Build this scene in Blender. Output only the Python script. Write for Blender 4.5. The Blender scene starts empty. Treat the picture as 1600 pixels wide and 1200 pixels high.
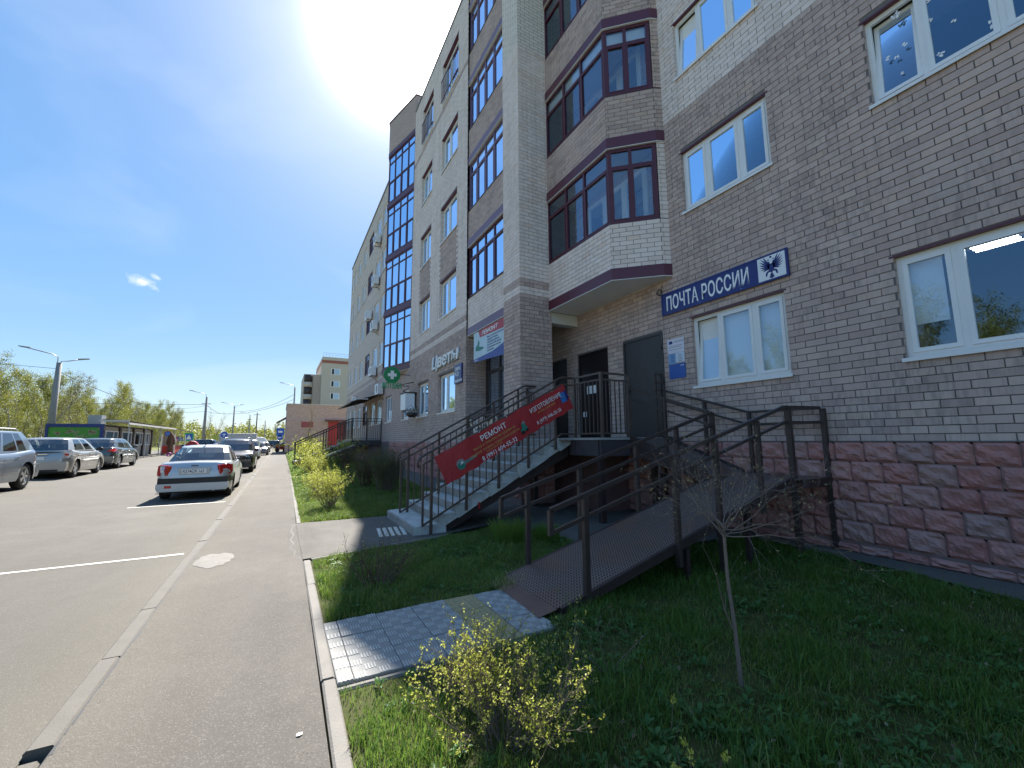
import bpy, math, random
import numpy as np
from mathutils import Vector, Matrix
R = math.radians
PI = math.pi
scene = bpy.context.scene
COL = scene.collection
rng = random.Random(7)
nrs = np.random.RandomState(11)

# ------------------------------------------------------------------ camera (eye 1.5 m above the pavement)
cam_data = bpy.data.cameras.new("camera")
cam_data.sensor_fit = 'HORIZONTAL'
cam_data.sensor_width = 36.0
cam_data.lens = 36.0 * 657.06 / 1600.0
cam_data.clip_start = 0.05
cam_data.clip_end = 4000.0
cam = bpy.data.objects.new("camera", cam_data)
COL.objects.link(cam)
yaw, pit, rol = R(28.699), R(7.515), R(-0.42286)
fwd = Vector((math.sin(yaw), math.cos(yaw), 0)); rgt = Vector((math.cos(yaw), -math.sin(yaw), 0)); upv = Vector((0, 0, 1))
f2 = fwd * math.cos(pit) + upv * math.sin(pit); u2 = -fwd * math.sin(pit) + upv * math.cos(pit)
r3 = rgt * math.cos(rol) + u2 * math.sin(rol); u3 = -rgt * math.sin(rol) + u2 * math.cos(rol)
cam.matrix_world = Matrix(((r3.x, u3.x, -f2.x, 0), (r3.y, u3.y, -f2.y, 0), (r3.z, u3.z, -f2.z, 0), (0, 0, 0, 1)))
scene.camera = cam

# ------------------------------------------------------------------ sky, sun, exposure
SUN_AZ, SUN_EL = 12.6, 46.4           # degrees east of +Y, degrees up
world = bpy.data.worlds.new("World"); scene.world = world; world.use_nodes = True
wn, wl = world.node_tree.nodes, world.node_tree.links
wn.clear()
sky = wn.new("ShaderNodeTexSky"); sky.sky_type = 'NISHITA'; sky.sun_disc = False
sky.sun_elevation = R(SUN_EL); sky.sun_rotation = R(SUN_AZ)
sky.altitude = 300; sky.air_density = 1.0; sky.dust_density = 0.35; sky.ozone_density = 2.5
bgn = wn.new("ShaderNodeBackground"); bgn.inputs['Strength'].default_value = 0.108
wout = wn.new("ShaderNodeOutputWorld")
# one small fair-weather cloud with a wisp beside it, low over the wood
tc = wn.new("ShaderNodeTexCoord")
def wmath(op, a, b=None, c=None):
    n = wn.new("ShaderNodeMath"); n.operation = op
    for i, v in enumerate((a, b, c)):
        if v is None: continue
        if isinstance(v, (int, float)): n.inputs[i].default_value = v
        else: wl.new(v, n.inputs[i])
    return n.outputs[0]
sep = wn.new("ShaderNodeSeparateXYZ"); wl.new(tc.outputs['Generated'], sep.inputs[0])
azn = wmath('ARCTAN2', sep.outputs[0], sep.outputs[1]); eln = wmath('ARCSINE', sep.outputs[2])
noi = wn.new("ShaderNodeTexNoise"); noi.inputs['Scale'].default_value = 55; noi.inputs['Detail'].default_value = 6
wl.new(tc.outputs['Generated'], noi.inputs['Vector'])
def puff(az, el, wa, we, tilt, amp):
    da = wmath('DIVIDE', wmath('SUBTRACT', azn, R(az)), R(wa))
    de = wmath('DIVIDE', wmath('ADD', wmath('SUBTRACT', eln, R(el)), wmath('MULTIPLY', wmath('SUBTRACT', azn, R(az)), tilt)), R(we))
    d = wmath('SQRT', wmath('ADD', wmath('MULTIPLY', da, da), wmath('MULTIPLY', de, de)))
    v = wmath('SUBTRACT', wmath('SUBTRACT', 1.42, d), wmath('MULTIPLY', wmath('SUBTRACT', 1.0, noi.outputs[0]), 1.7))
    return wmath('MULTIPLY', wmath('MINIMUM', wmath('MAXIMUM', wmath('MULTIPLY', v, 1.5), 0.0), 1.0), amp)
cl = wmath('MAXIMUM', puff(-13.9, 16.3, 2.3, 0.95, 0.34, 0.9), puff(-12.6, 16.9, 1.1, 0.42, 0.3, 0.5))
# the whole sky softened a little in contrast, and the white aureole of hazy air round the sun
gm = wn.new("ShaderNodeGamma"); gm.inputs[1].default_value = 0.34; wl.new(sky.outputs[0], gm.inputs[0])
hs = wn.new('ShaderNodeHueSaturation'); hs.inputs['Saturation'].default_value = 2.3; hs.inputs['Value'].default_value = 1.0; wl.new(gm.outputs[0], hs.inputs['Color'])
tn_ = wn.new('ShaderNodeMix'); tn_.data_type = 'RGBA'; tn_.blend_type = 'MULTIPLY'; tn_.inputs[0].default_value = 1.0; tn_.inputs[7].default_value = (0.76, 0.84, 0.95, 1); wl.new(hs.outputs[0], tn_.inputs[6])
dt = wn.new("ShaderNodeVectorMath"); dt.operation = 'DOT_PRODUCT'; wl.new(tc.outputs['Generated'], dt.inputs[0])
dt.inputs[1].default_value = (math.sin(R(SUN_AZ)) * math.cos(R(SUN_EL)), math.cos(R(SUN_AZ)) * math.cos(R(SUN_EL)), math.sin(R(SUN_EL)))
cs = wmath('MAXIMUM', dt.outputs['Value'], 0.0)
au = wmath('ADD', wmath('MULTIPLY', wmath('POWER', cs, 320.0), 26.0), wmath('MULTIPLY', wmath('POWER', cs, 26.0), 0.65))
aun = wn.new("ShaderNodeMix"); aun.data_type = 'RGBA'; aun.blend_type = 'ADD'; aun.inputs[0].default_value = 1.0
auc = wn.new("ShaderNodeCombineColor"); 
for i_, k_ in enumerate((1.0, 0.98, 0.93)): wl.new(wmath('MULTIPLY', au, k_), auc.inputs[i_])
wl.new(tn_.outputs[2], aun.inputs[6]); wl.new(auc.outputs[0], aun.inputs[7])
mxs = wn.new("ShaderNodeMix"); mxs.data_type = 'RGBA'
wl.new(cl, mxs.inputs[0]); wl.new(aun.outputs[2], mxs.inputs[6]); mxs.inputs[7].default_value = (2.3, 2.35, 2.4, 1)
# thin high cirrus veil that only lightens the blue a little
no2 = wn.new("ShaderNodeTexNoise"); no2.inputs['Scale'].default_value = 2.3; no2.inputs['Detail'].default_value = 5; no2.inputs['Distortion'].default_value = 0.6
mp = wn.new("ShaderNodeMapping"); mp.inputs['Scale'].default_value = (1.0, 0.35, 2.4); wl.new(tc.outputs['Generated'], mp.inputs[0]); wl.new(mp.outputs[0], no2.inputs['Vector'])
veil = wmath('MULTIPLY', wmath('MAXIMUM', wmath('SUBTRACT', no2.outputs[0], 0.50), 0.0), 0.55)
mx2 = wn.new("ShaderNodeMix"); mx2.data_type = 'RGBA'
wl.new(veil, mx2.inputs[0]); wl.new(mxs.outputs[2], mx2.inputs[6]); mx2.inputs[7].default_value = (2.2, 2.3, 2.5, 1)
wl.new(mx2.outputs[2], bgn.inputs['Color']); wl.new(bgn.outputs[0], wout.inputs['Surface'])

sd = bpy.data.lights.new("sun", 'SUN'); sd.energy = 2.6; sd.angle = R(0.53); sd.color = (1.0, 0.95, 0.87)
sun = bpy.data.objects.new("sun", sd); COL.objects.link(sun)
sdir = Vector((math.sin(R(SUN_AZ)) * math.cos(R(SUN_EL)), math.cos(R(SUN_AZ)) * math.cos(R(SUN_EL)), math.sin(R(SUN_EL))))
sun.rotation_euler = sdir.to_track_quat('Z', 'Y').to_euler()
sun.location = sdir * 60
vs = scene.view_settings
vs.view_transform = 'Standard'; vs.look = 'None'; vs.gamma = 1.0; vs.use_curve_mapping = False
vs.exposure = 2.38
scene.cycles.max_bounces = 10; scene.cycles.transparent_max_bounces = 16; scene.cycles.diffuse_bounces = 6; scene.cycles.glossy_bounces = 3
scene.cycles.sample_clamp_indirect = 8.0

# ------------------------------------------------------------------ objects, parts, labels
def tag(o, label, cat, group=None, kind=None):
    if label: o['label'] = label
    if cat: o['category'] = cat
    if group: o['group'] = group
    if kind: o['kind'] = kind
    return o
def thing(name, label, cat, loc=(0, 0, 0), rz=0.0, group=None):
    o = bpy.data.objects.new(name, None); COL.objects.link(o)
    o.empty_display_size = 0.1
    o.location = loc; o.rotation_euler = (0, 0, rz)
    o['local'] = 0
    return tag(o, label, cat, group)
def link(name, me, parent=None, world=True, loc=None, kind=None, label=None):
    """a mesh object; with world=True its vertices are world coordinates and the parent's offset is undone"""
    o = bpy.data.objects.new(name, me); COL.objects.link(o)
    if parent is not None:
        o.parent = parent
        if world:
            p, off = parent, Vector((0, 0, 0))
            while p is not None:
                off += p.location; p = p.parent
            o.location = -off
    if loc is not None: o.location = Vector(o.location) + Vector(loc)
    if kind: o['kind'] = kind
    if label: o['label'] = label
    return o
def clone(root, loc=None, rz=None, scale=None, label=None, group=None):
    c = root.copy(); COL.objects.link(c)
    if loc is not None: c.location = loc
    if rz is not None: c.rotation_euler = (0, 0, rz)
    if scale is not None: c.scale = (scale, scale, scale) if isinstance(scale, (int, float)) else scale
    if label: c['label'] = label
    if group: c['group'] = group
    for ch in list(root.children):
        d = ch.copy(); COL.objects.link(d); d.parent = c
        for g in list(ch.children):
            e = g.copy(); COL.objects.link(e); e.parent = d
    return c

class MB:
    """collects faces, builds one mesh"""
    def __init__(s): s.v = []; s.f = []; s.m = []; s.mats = []; s.cur = 0; s.smooth = False; s.sm = []
    def mat(s, m):
        if m not in s.mats: s.mats.append(m)
        s.cur = s.mats.index(m); return s
    def face(s, idx): s.f.append(tuple(idx)); s.m.append(s.cur); s.sm.append(s.smooth)
    def quad(s, a, b, c, d):
        n = len(s.v); s.v += [tuple(a), tuple(b), tuple(c), tuple(d)]; s.face((n, n + 1, n + 2, n + 3)); return s
    def poly(s, pts):
        n = len(s.v); s.v += [tuple(p) for p in pts]; s.face(range(n, n + len(pts))); return s
    def box(s, x0, x1, y0, y1, z0, z1):
        n = len(s.v)
        s.v += [(x0, y0, z0), (x1, y0, z0), (x1, y1, z0), (x0, y1, z0), (x0, y0, z1), (x1, y0, z1), (x1, y1, z1), (x0, y1, z1)]
        for q in ((0, 3, 2, 1), (4, 5, 6, 7), (0, 1, 5, 4), (1, 2, 6, 5), (2, 3, 7, 6), (3, 0, 4, 7)): s.face([n + i for i in q])
        return s
    def obox(s, P0, u, n, u0, u1, n0, n1, z0, z1):
        """box in a frame: P0 + u*U + n*N + z"""
        k = len(s.v)
        for z in (z0, z1):
            for a, b in ((u0, n0), (u1, n0), (u1, n1), (u0, n1)):
                s.v.append((P0[0] + u[0] * a + n[0] * b, P0[1] + u[1] * a + n[1] * b, z))
        for q in ((0, 3, 2, 1), (4, 5, 6, 7), (0, 1, 5, 4), (1, 2, 6, 5), (2, 3, 7, 6), (3, 0, 4, 7)): s.face([k + i for i in q])
        return s
    def bar(s, p, q, w, h=None, up=(0, 0, 1)):
        """rectangular bar between two points, w across, h in the up sense"""
        h = w if h is None else h
        p, q = Vector(p), Vector(q); d = (q - p)
        if d.length < 1e-6: return s
        d.normalize(); upv_ = Vector(up)
        if abs(d.dot(upv_)) > 0.98: upv_ = Vector((0, 1, 0))
        a = d.cross(upv_).normalized(); b = a.cross(d).normalized()
        n = len(s.v)
        for c in (p, q):
            for i, j in ((-1, -1), (1, -1), (1, 1), (-1, 1)):
                s.v.append(tuple(c + a * (w / 2 * i) + b * (h / 2 * j)))
        for f in ((0, 3, 2, 1), (4, 5, 6, 7), (0, 1, 5, 4), (1, 2, 6, 5), (2, 3, 7, 6), (3, 0, 4, 7)): s.face([n + i for i in f])
        return s
    def tube(s, pts, rad, n=8, caps=True):
        pts = [Vector(p) for p in pts]; m = len(pts)
        if not hasattr(rad, '__len__'): rad = [rad] * m
        base = len(s.v); ref = None
        for i, p in enumerate(pts):
            d = (pts[min(i + 1, m - 1)] - pts[max(i - 1, 0)])
            if d.length < 1e-9: d = Vector((0, 0, 1))
            d.normalize()
            if ref is None: ref = d.orthogonal().normalized()
            ref = (ref - d * ref.dot(d)); ref = ref.normalized() if ref.length > 1e-6 else d.orthogonal().normalized()
            b = d.cross(ref)
            for k in range(n):
                t = 2 * PI * k / n
                s.v.append(tuple(p + (ref * math.cos(t) + b * math.sin(t)) * rad[i]))
        sm = s.smooth; s.smooth = True
        for i in range(m - 1):
            for k in range(n):
                k2 = (k + 1) % n
                s.face((base + i * n + k, base + i * n + k2, base + (i + 1) * n + k2, base + (i + 1) * n + k))
        s.smooth = sm
        if caps and n > 2:
            s.face([base + k for k in range(n)][::-1]); s.face([base + (m - 1) * n + k for k in range(n)])
        return s
    def prism(s, poly, ext, T=None):
        """poly: list of 2D points (CCW seen along +ext), T maps (a, b, c) to a point, c in ext=(c0,c1)"""
        T = T or (lambda a, b, c: (a, b, c))
        n = len(poly); k = len(s.v)
        s.v += [tuple(T(a, b, ext[0])) for a, b in poly] + [tuple(T(a, b, ext[1])) for a, b in poly]
        s.face([k + i for i in range(n)][::-1]); s.face([k + n + i for i in range(n)])
        for i in range(n):
            j = (i + 1) % n
            s.face((k + i, k + j, k + n + j, k + n + i))
        return s
    def disc(s, c, axis, r, depth, n=20):
        c, axis = Vector(c), Vector(axis).normalized()
        return s.tube([c, c + axis * depth], r, n)
    def mesh(s, name):
        me = bpy.data.meshes.new(name)
        me.from_pydata(s.v, [], s.f)
        for m in s.mats: me.materials.append(m)
        me.polygons.foreach_set('material_index', s.m)
        me.polygons.foreach_set('use_smooth', s.sm)
        me.update()
        return me
    def build(s, name, parent=None, world=True, bevel=0.0, **kw):
        me = s.mesh(name); o = link(name, me, parent, world, **kw)
        if bevel > 0:
            b = o.modifiers.new('b', 'BEVEL'); b.width = bevel; b.segments = 2; b.limit_method = 'ANGLE'; b.angle_limit = R(40)
        return o

def npmesh(name, V, F, mats, tone=None, midx=None, smooth=False):
    """fast mesh from numpy: V (n,3), F (m,k) all of one size; tone per face -> float attribute"""
    me = bpy.data.meshes.new(name)
    V = np.asarray(V, np.float32); F = np.asarray(F, np.int32); k = F.shape[1]
    me.vertices.add(len(V)); me.vertices.foreach_set('co', V.ravel())
    me.loops.add(F.size); me.loops.foreach_set('vertex_index', F.ravel())
    me.polygons.add(len(F)); me.polygons.foreach_set('loop_start', np.arange(0, F.size, k, dtype=np.int32))
    try: me.polygons.foreach_set('loop_total', np.full(len(F), k, np.int32))
    except Exception: pass
    for m in mats: me.materials.append(m)
    if midx is not None: me.polygons.foreach_set('material_index', np.asarray(midx, np.int32))
    me.polygons.foreach_set('use_smooth', np.full(len(F), bool(smooth)))
    me.update(calc_edges=True)
    if tone is not None:
        a = me.attributes.new('tone', 'FLOAT', 'FACE'); a.data.foreach_set('value', np.asarray(tone, np.float32))
    return me

# ------------------------------------------------------------------ materials
MATS = {}
class NT:
    def __init__(s, name):
        s.m = bpy.data.materials.new(name); s.m.use_nodes = True
        s.n, s.l = s.m.node_tree.nodes, s.m.node_tree.links
        s.b = s.n['Principled BSDF']; s.out = s.n['Material Output']
        MATS[name] = s.m
    def new(s, t, **kw):
        x = s.n.new(t)
        for k, v in kw.items(): setattr(x, k, v)
        return x
    def con(s, a, b): s.l.new(a, b)
    def val(s, sock, v):
        if hasattr(v, 'is_output') or isinstance(v, bpy.types.NodeSocket): s.l.new(v, sock)
        else: sock.default_value = v
    def math(s, op, a, b=None, c=None, clamp=False):
        x = s.new('ShaderNodeMath', operation=op, use_clamp=clamp)
        for i, v in enumerate((a, b, c)):
            if v is not None: s.val(x.inputs[i], v)
        return x.outputs[0]
    def mix(s, f, a, b, t='MIX'):
        x = s.new('ShaderNodeMix', data_type='RGBA', blend_type=t)
        s.val(x.inputs[0], f)
        for i, v in ((6, a), (7, b)): s.val(x.inputs[i], (*v, 1) if isinstance(v, tuple) and len(v) == 3 else v)
        return x.outputs[2]
    def noise(s, scale, detail=4, rough=0.55, vec=None, dist=0.0):
        x = s.new('ShaderNodeTexNoise'); x.inputs['Scale'].default_value = scale; x.inputs['Detail'].default_value = detail
        x.inputs['Roughness'].default_value = rough; x.inputs['Distortion'].default_value = dist
        if vec is not None: s.con(vec, x.inputs['Vector'])
        return x.outputs[0]
    def ramp(s, f, stops):
        x = s.new('ShaderNodeValToRGB'); s.val(x.inputs[0], f); e = x.color_ramp.elements
        while len(e) < len(stops): e.new(0.5)
        for i, (p, c) in enumerate(stops): e[i].position = p; e[i].color = (*c, 1) if len(c) == 3 else c
        return x.outputs[0]
    def obj(s):
        if not hasattr(s, '_o'): s._o = s.new('ShaderNodeTexCoord').outputs['Object']
        return s._o
    def pos(s):
        if not hasattr(s, '_p'): s._p = s.new('ShaderNodeNewGeometry').outputs['Position']
        return s._p
    def map(s, vec, scale=(1, 1, 1), loc=(0, 0, 0), rot=(0, 0, 0)):
        x = s.new('ShaderNodeMapping'); s.con(vec, x.inputs[0]); x.inputs['Scale'].default_value = scale
        x.inputs['Location'].default_value = loc; x.inputs['Rotation'].default_value = rot
        return x.outputs[0]
    def bump(s, h, strength=0.3, dist=0.01):
        x = s.new('ShaderNodeBump'); x.inputs['Strength'].default_value = strength; x.inputs['Distance'].default_value = dist
        s.con(h, x.inputs['Height']); s.con(x.outputs[0], s.b.inputs['Normal']); return x.outputs[0]
    def set(s, **kw):
        for k, v in kw.items():
            k = {'col': 'Base Color', 'rough': 'Roughness', 'metal': 'Metallic', 'spec': 'Specular IOR Level', 'coat': 'Coat Weight', 'ior': 'IOR', 'trans': 'Transmission Weight'}.get(k, k)
            s.val(s.b.inputs[k], (*v, 1) if isinstance(v, tuple) and len(v) == 3 and k == 'Base Color' else v)
        return s
    def tone(s):
        a = s.new('ShaderNodeAttribute'); a.attribute_name = 'tone'
        o = s.new('ShaderNodeObjectInfo')
        return s.math('FRACT', s.math('ADD', a.outputs['Fac'], o.outputs['Random']))
def simple(name, col, rough=0.6, metal=0.0, var=0.12, scale=3.0, bump=0.0, bscale=60, spec=0.5, coat=0.0):
    t = NT(name); v = t.noise(scale, 5, vec=t.pos())
    lo = tuple(c * (1 - var) for c in col); hi = tuple(min(1, c * (1 + var)) for c in col)
    t.set(col=t.mix(v, lo, hi), rough=rough, metal=metal, spec=spec)
    if coat: t.set(coat=coat)
    if bump: t.bump(t.noise(bscale, 4, vec=t.pos()), bump, 0.01)
    return t.m

def brick_mat(name, stops, streak=0.35):
    t = NT(name); tn = t.tone()
    c = t.ramp(tn, stops)
    # darker vertical scorch bands that differ from brick to brick
    sx = t.new('ShaderNodeCombineXYZ'); geo = t.pos(); sp = t.new('ShaderNodeSeparateXYZ'); t.con(geo, sp.inputs[0])
    t.con(t.math('ADD', sp.outputs[0], sp.outputs[1]), sx.inputs[0]); t.con(t.math('MULTIPLY', sp.outputs[2], 0.12), sx.inputs[1]); t.con(t.math('MULTIPLY', tn, 40.0), sx.inputs[2])
    st = t.noise(17, 3, 0.6, sx.outputs[0])
    reg = t.ramp(t.noise(0.9, 4, 0.6, geo), [(0.42, (0, 0, 0)), (0.62, (1, 1, 1))])
    c = t.mix(t.math('MULTIPLY', t.ramp(st, [(0.46, (0, 0, 0)), (0.62, (1, 1, 1))]), t.math('ADD', streak * .5, t.math('MULTIPLY', reg, streak * 2.6))), c, (0.2, 0.17, 0.155))
    # rain streaks and grime that run down the wall over many courses
    dv = t.new('ShaderNodeCombineXYZ'); t.con(t.math('MULTIPLY', t.math('ADD', sp.outputs[0], sp.outputs[1]), 2.6), dv.inputs[0]); t.con(t.math('MULTIPLY', sp.outputs[2], 0.22), dv.inputs[1])
    gr = t.ramp(t.noise(1.6, 5, 0.6, dv.outputs[0]), [(0.45, (0, 0, 0)), (0.75, (1, 1, 1))])
    c = t.mix(t.math('MULTIPLY', gr, 0.22), c, (0.22, 0.19, 0.17))
    sa = t.ramp(t.noise(1.7, 6, 0.7, t.map(geo, loc=(7, 3, 1))), [(0.58, (0, 0, 0)), (0.74, (1, 1, 1))])
    c = t.mix(t.math('MULTIPLY', sa, 0.20), c, (0.62, 0.60, 0.57))
    big = t.noise(0.45, 4, vec=geo)
    c = t.mix(t.math('MULTIPLY', big, 0.12), c, (0.24, 0.21, 0.19))
    t.set(col=c, rough=0.82, spec=0.3); t.bump(t.noise(90, 4, vec=geo), 0.35, 0.004)
    return t.m
M_TAUPE = brick_mat('taupe_brick', [(0.0, (0.47, 0.345, 0.305)), (0.3, (0.54, 0.405, 0.355)), (0.7, (0.58, 0.44, 0.385)), (0.93, (0.62, 0.475, 0.41)), (1.0, (0.58, 0.42, 0.34))], 0.16)
M_LIGHT = brick_mat('cream_brick', [(0.0, (0.80, 0.675, 0.605)), (0.5, (0.87, 0.74, 0.67)), (0.9, (0.89, 0.775, 0.72)), (1.0, (0.80, 0.63, 0.53))], 0.06)
M_MORTAR = simple('mortar', (0.16, 0.145, 0.14), 0.9, var=0.25, scale=14, bump=0.3)
M_MORTARL = simple('mortar_of_cream_wall', (0.20, 0.18, 0.165), 0.9, var=0.25, scale=14, bump=0.3)
M_CONCRETE = simple('concrete', (0.34, 0.335, 0.32), 0.85, var=0.3, scale=5, bump=0.3, bscale=45)
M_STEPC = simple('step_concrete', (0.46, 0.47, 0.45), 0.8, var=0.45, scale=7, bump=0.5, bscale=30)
M_STEPR = simple('step_riser_stained_shaded', (0.27, 0.26, 0.245), 0.85, var=0.5, scale=9, bump=0.5, bscale=30)  # stained risers, also coloured darker to put in shade against the treads
M_KERB = simple('kerb_concrete', (0.18, 0.168, 0.152), 0.85, var=0.25, scale=6, bump=0.35, bscale=80)
M_SOFFIT = simple('white_soffit', (0.66, 0.66, 0.63), 0.7, var=0.1, scale=2)
M_WHITE = simple('white_pvc', (0.80, 0.80, 0.79), 0.35, var=0.03)
M_MAROON = simple('maroon_metal', (0.105, 0.022, 0.040), 0.38, var=0.12, spec=0.5)
M_LILAC = simple('faded_plum_metal', (0.17, 0.10, 0.155), 0.45, var=0.12)
M_MARFR = simple('maroon_frame', (0.085, 0.014, 0.026), 0.4, var=0.1)
M_BROWN = simple('brown_painted_steel', (0.088, 0.062, 0.050), 0.5, metal=0.1, var=0.3, scale=9, bump=0.15, bscale=50)
M_BROWNR = simple('ramp_brown_paint', (0.050, 0.036, 0.033), 0.45, metal=0.1, var=0.3, scale=9)
M_BROWND = simple('dark_brown_steel', (0.045, 0.030, 0.029), 0.5, metal=0.1, var=0.35, scale=8)
M_DOOR = simple('dark_door_steel', (0.050, 0.044, 0.045), 0.42, metal=0.2, var=0.25, scale=4)
M_DOORB = simple('black_door_steel', (0.022, 0.016, 0.018), 0.35, metal=0.2, var=0.2)
M_STEELG = simple('galvanised_steel', (0.42, 0.43, 0.44), 0.45, metal=0.6, var=0.15)
M_BLACKP = simple('black_plastic', (0.015, 0.015, 0.016), 0.5, var=0.2)
M_TRIM = simple('grey_seat_cloth', (0.07, 0.07, 0.075), 0.9)
M_RUBBER = simple('tyre_rubber', (0.018, 0.018, 0.018), 0.85, var=0.2, bump=0.2)
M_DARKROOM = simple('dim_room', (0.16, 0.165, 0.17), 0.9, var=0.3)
M_BLIND = simple('white_blind', (0.82, 0.82, 0.80), 0.8, var=0.05)
M_CURTAIN = simple('grey_curtain', (0.35, 0.35, 0.36), 0.9, var=0.3, scale=6)
M_PORCH = simple('dark_granite_tile', (0.055, 0.047, 0.055), 0.5, var=0.35, scale=6)
M_DARKWALL = simple('stained_maroon_wall', (0.17, 0.10, 0.098), 0.7, var=0.4, scale=3)
M_RED = simple('red_paint', (0.38, 0.02, 0.02), 0.5, var=0.1)
M_NAVY = simple('navy_enamel', (0.012, 0.020, 0.16), 0.35, var=0.08)
M_WPAINT = simple('white_lettering', (0.86, 0.86, 0.86), 0.5, var=0.02)
M_GREENS = simple('green_sign', (0.01, 0.26, 0.09), 0.4, var=0.1)

def stone_mat():
    t = NT('split_face_stone'); g = t.pos(); tn = t.new('ShaderNodeObjectInfo').outputs['Random']
    a = t.new('ShaderNodeAttribute'); a.attribute_name = 'tone'
    tt = t.math('FRACT', t.math('ADD', tn, a.outputs['Fac']))
    c = t.ramp(tt, [(0, (0.40, 0.17, 0.155)), (0.4, (0.48, 0.225, 0.20)), (0.75, (0.54, 0.28, 0.25)), (1, (0.38, 0.25, 0.23))])
    n1 = t.noise(7, 6, 0.65, g); c = t.mix(t.math('MULTIPLY', t.ramp(n1, [(0.45, (0, 0, 0)), (0.7, (1, 1, 1))]), 0.55), c, (0.30, 0.22, 0.21))
    n3 = t.noise(28, 4, 0.6, g); c = t.mix(t.math('MULTIPLY', n3, 0.3), c, (0.36, 0.20, 0.17))
    t.set(col=c, rough=0.85, spec=0.25); t.bump(t.noise(38, 6, 0.7, g), 0.8, 0.012); return t.m
M_STONE = stone_mat()

def asphalt_mat(name, base, light, grit=1.0, stain=0.3):
    t = NT(name); g = t.pos()
    n1 = t.noise(0.55, 5, 0.6, g); n2 = t.noise(280, 3, 0.7, g); n3 = t.noise(3.2, 6, 0.65, g)
    c = t.mix(n1, base, light)
    c = t.mix(t.math('MULTIPLY', t.ramp(n3, [(0.35, (0, 0, 0)), (0.75, (1, 1, 1))]), stain), c, tuple(b * 0.62 for b in base))
    c = t.mix(t.math('MULTIPLY', t.ramp(n2, [(0.42, (0, 0, 0)), (0.62, (1, 1, 1))]), 0.13 * grit), c, tuple(min(1, l * 1.5) for l in light))
    vo = t.new('ShaderNodeTexVoronoi'); vo.inputs['Scale'].default_value = 150; t.con(g, vo.inputs['Vector'])
    wv = t.new('ShaderNodeTexWhiteNoise'); t.con(vo.outputs['Color'], wv.inputs['Vector'])
    n4 = t.noise(1.0, 5, 0.6, t.map(g, (1.6, 0.16, 1))); c = t.mix(t.math('MULTIPLY', t.ramp(n4, [(0.45, (0, 0, 0)), (0.72, (1, 1, 1))]), stain * .9), c, tuple(b * 0.66 for b in base))
    n5 = t.noise(0.35, 6, 0.7, t.map(g, loc=(3, 9, 0))); c = t.mix(t.math('MULTIPLY', t.ramp(n5, [(0.5, (0, 0, 0)), (0.68, (1, 1, 1))]), 0.4), c, tuple(min(1, l * 1.25) for l in light))
    gx = t.new('ShaderNodeSeparateXYZ'); t.con(g, gx.inputs[0]); kd = t.math('ABSOLUTE', t.math('ADD', gx.outputs[0], 0.96)); du = t.math('MULTIPLY', t.ramp(kd, [(0.0, (1, 1, 1)), (0.75, (0, 0, 0))]), t.ramp(n3, [(0.3, (0.25, .25, .25)), (0.7, (1, 1, 1))]))
    c = t.mix(t.math('MULTIPLY', du, 0.38), c, (0.20, 0.175, 0.135))
    sp = t.ramp(wv.outputs[0], [(0.88, (0, 0, 0)), (0.9, (1, 1, 1))])
    c = t.mix(t.math('MULTIPLY', sp, 0.13 * grit), c, (0.45, 0.42, 0.38))
    c = t.mix(t.math('MULTIPLY', t.ramp(wv.outputs[0], [(0.10, (1, 1, 1)), (0.12, (0, 0, 0))]), 0.22 * grit), c, (0.05, 0.048, 0.045))
    t.set(col=c, rough=0.88, spec=0.25)
    t.bump(t.math('ADD', n2, t.math('MULTIPLY', vo.outputs['Distance'], 0.8)), 0.5 * grit, 0.006)
    return t.m
M_WALKA = asphalt_mat('pavement_asphalt', (0.094, 0.086, 0.077), (0.142, 0.130, 0.116), 1.0)
M_ROADA = asphalt_mat('road_asphalt', (0.094, 0.087, 0.076), (0.134, 0.125, 0.110), 0.75, 0.22)
M_PATHA = asphalt_mat('path_asphalt', (0.105, 0.098, 0.088), (0.150, 0.140, 0.126), 0.8, 0.5)
M_WORN = simple('worn_white_paint', (0.62, 0.60, 0.54), 0.8, var=0.25, scale=30)

def soil_mat():
    t = NT('soil'); g = t.pos(); n = t.noise(6, 6, 0.65, g); n2 = t.noise(0.7, 3, 0.5, g)
    c = t.mix(n, (0.035, 0.045, 0.014), (0.10, 0.085, 0.045)); c = t.mix(t.math('MULTIPLY', n2, 0.6), c, (0.04, 0.075, 0.015))
    t.set(col=c, rough=0.95, spec=0.1); t.bump(n, 0.8, 0.03); return t.m
M_SOIL = soil_mat()
def field_mat():
    t = NT('meadow'); g = t.pos(); n = t.noise(0.5, 6, 0.65, g); n2 = t.noise(14, 4, 0.7, g)
    c = t.mix(n, (0.12, 0.15, 0.04), (0.22, 0.20, 0.10)); c = t.mix(t.math('MULTIPLY', n2, 0.5), c, (0.05, 0.09, 0.015))
    t.set(col=c, rough=0.95, spec=0.1); t.bump(n2, 0.7, 0.05); return t.m
M_FIELD = field_mat()

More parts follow.
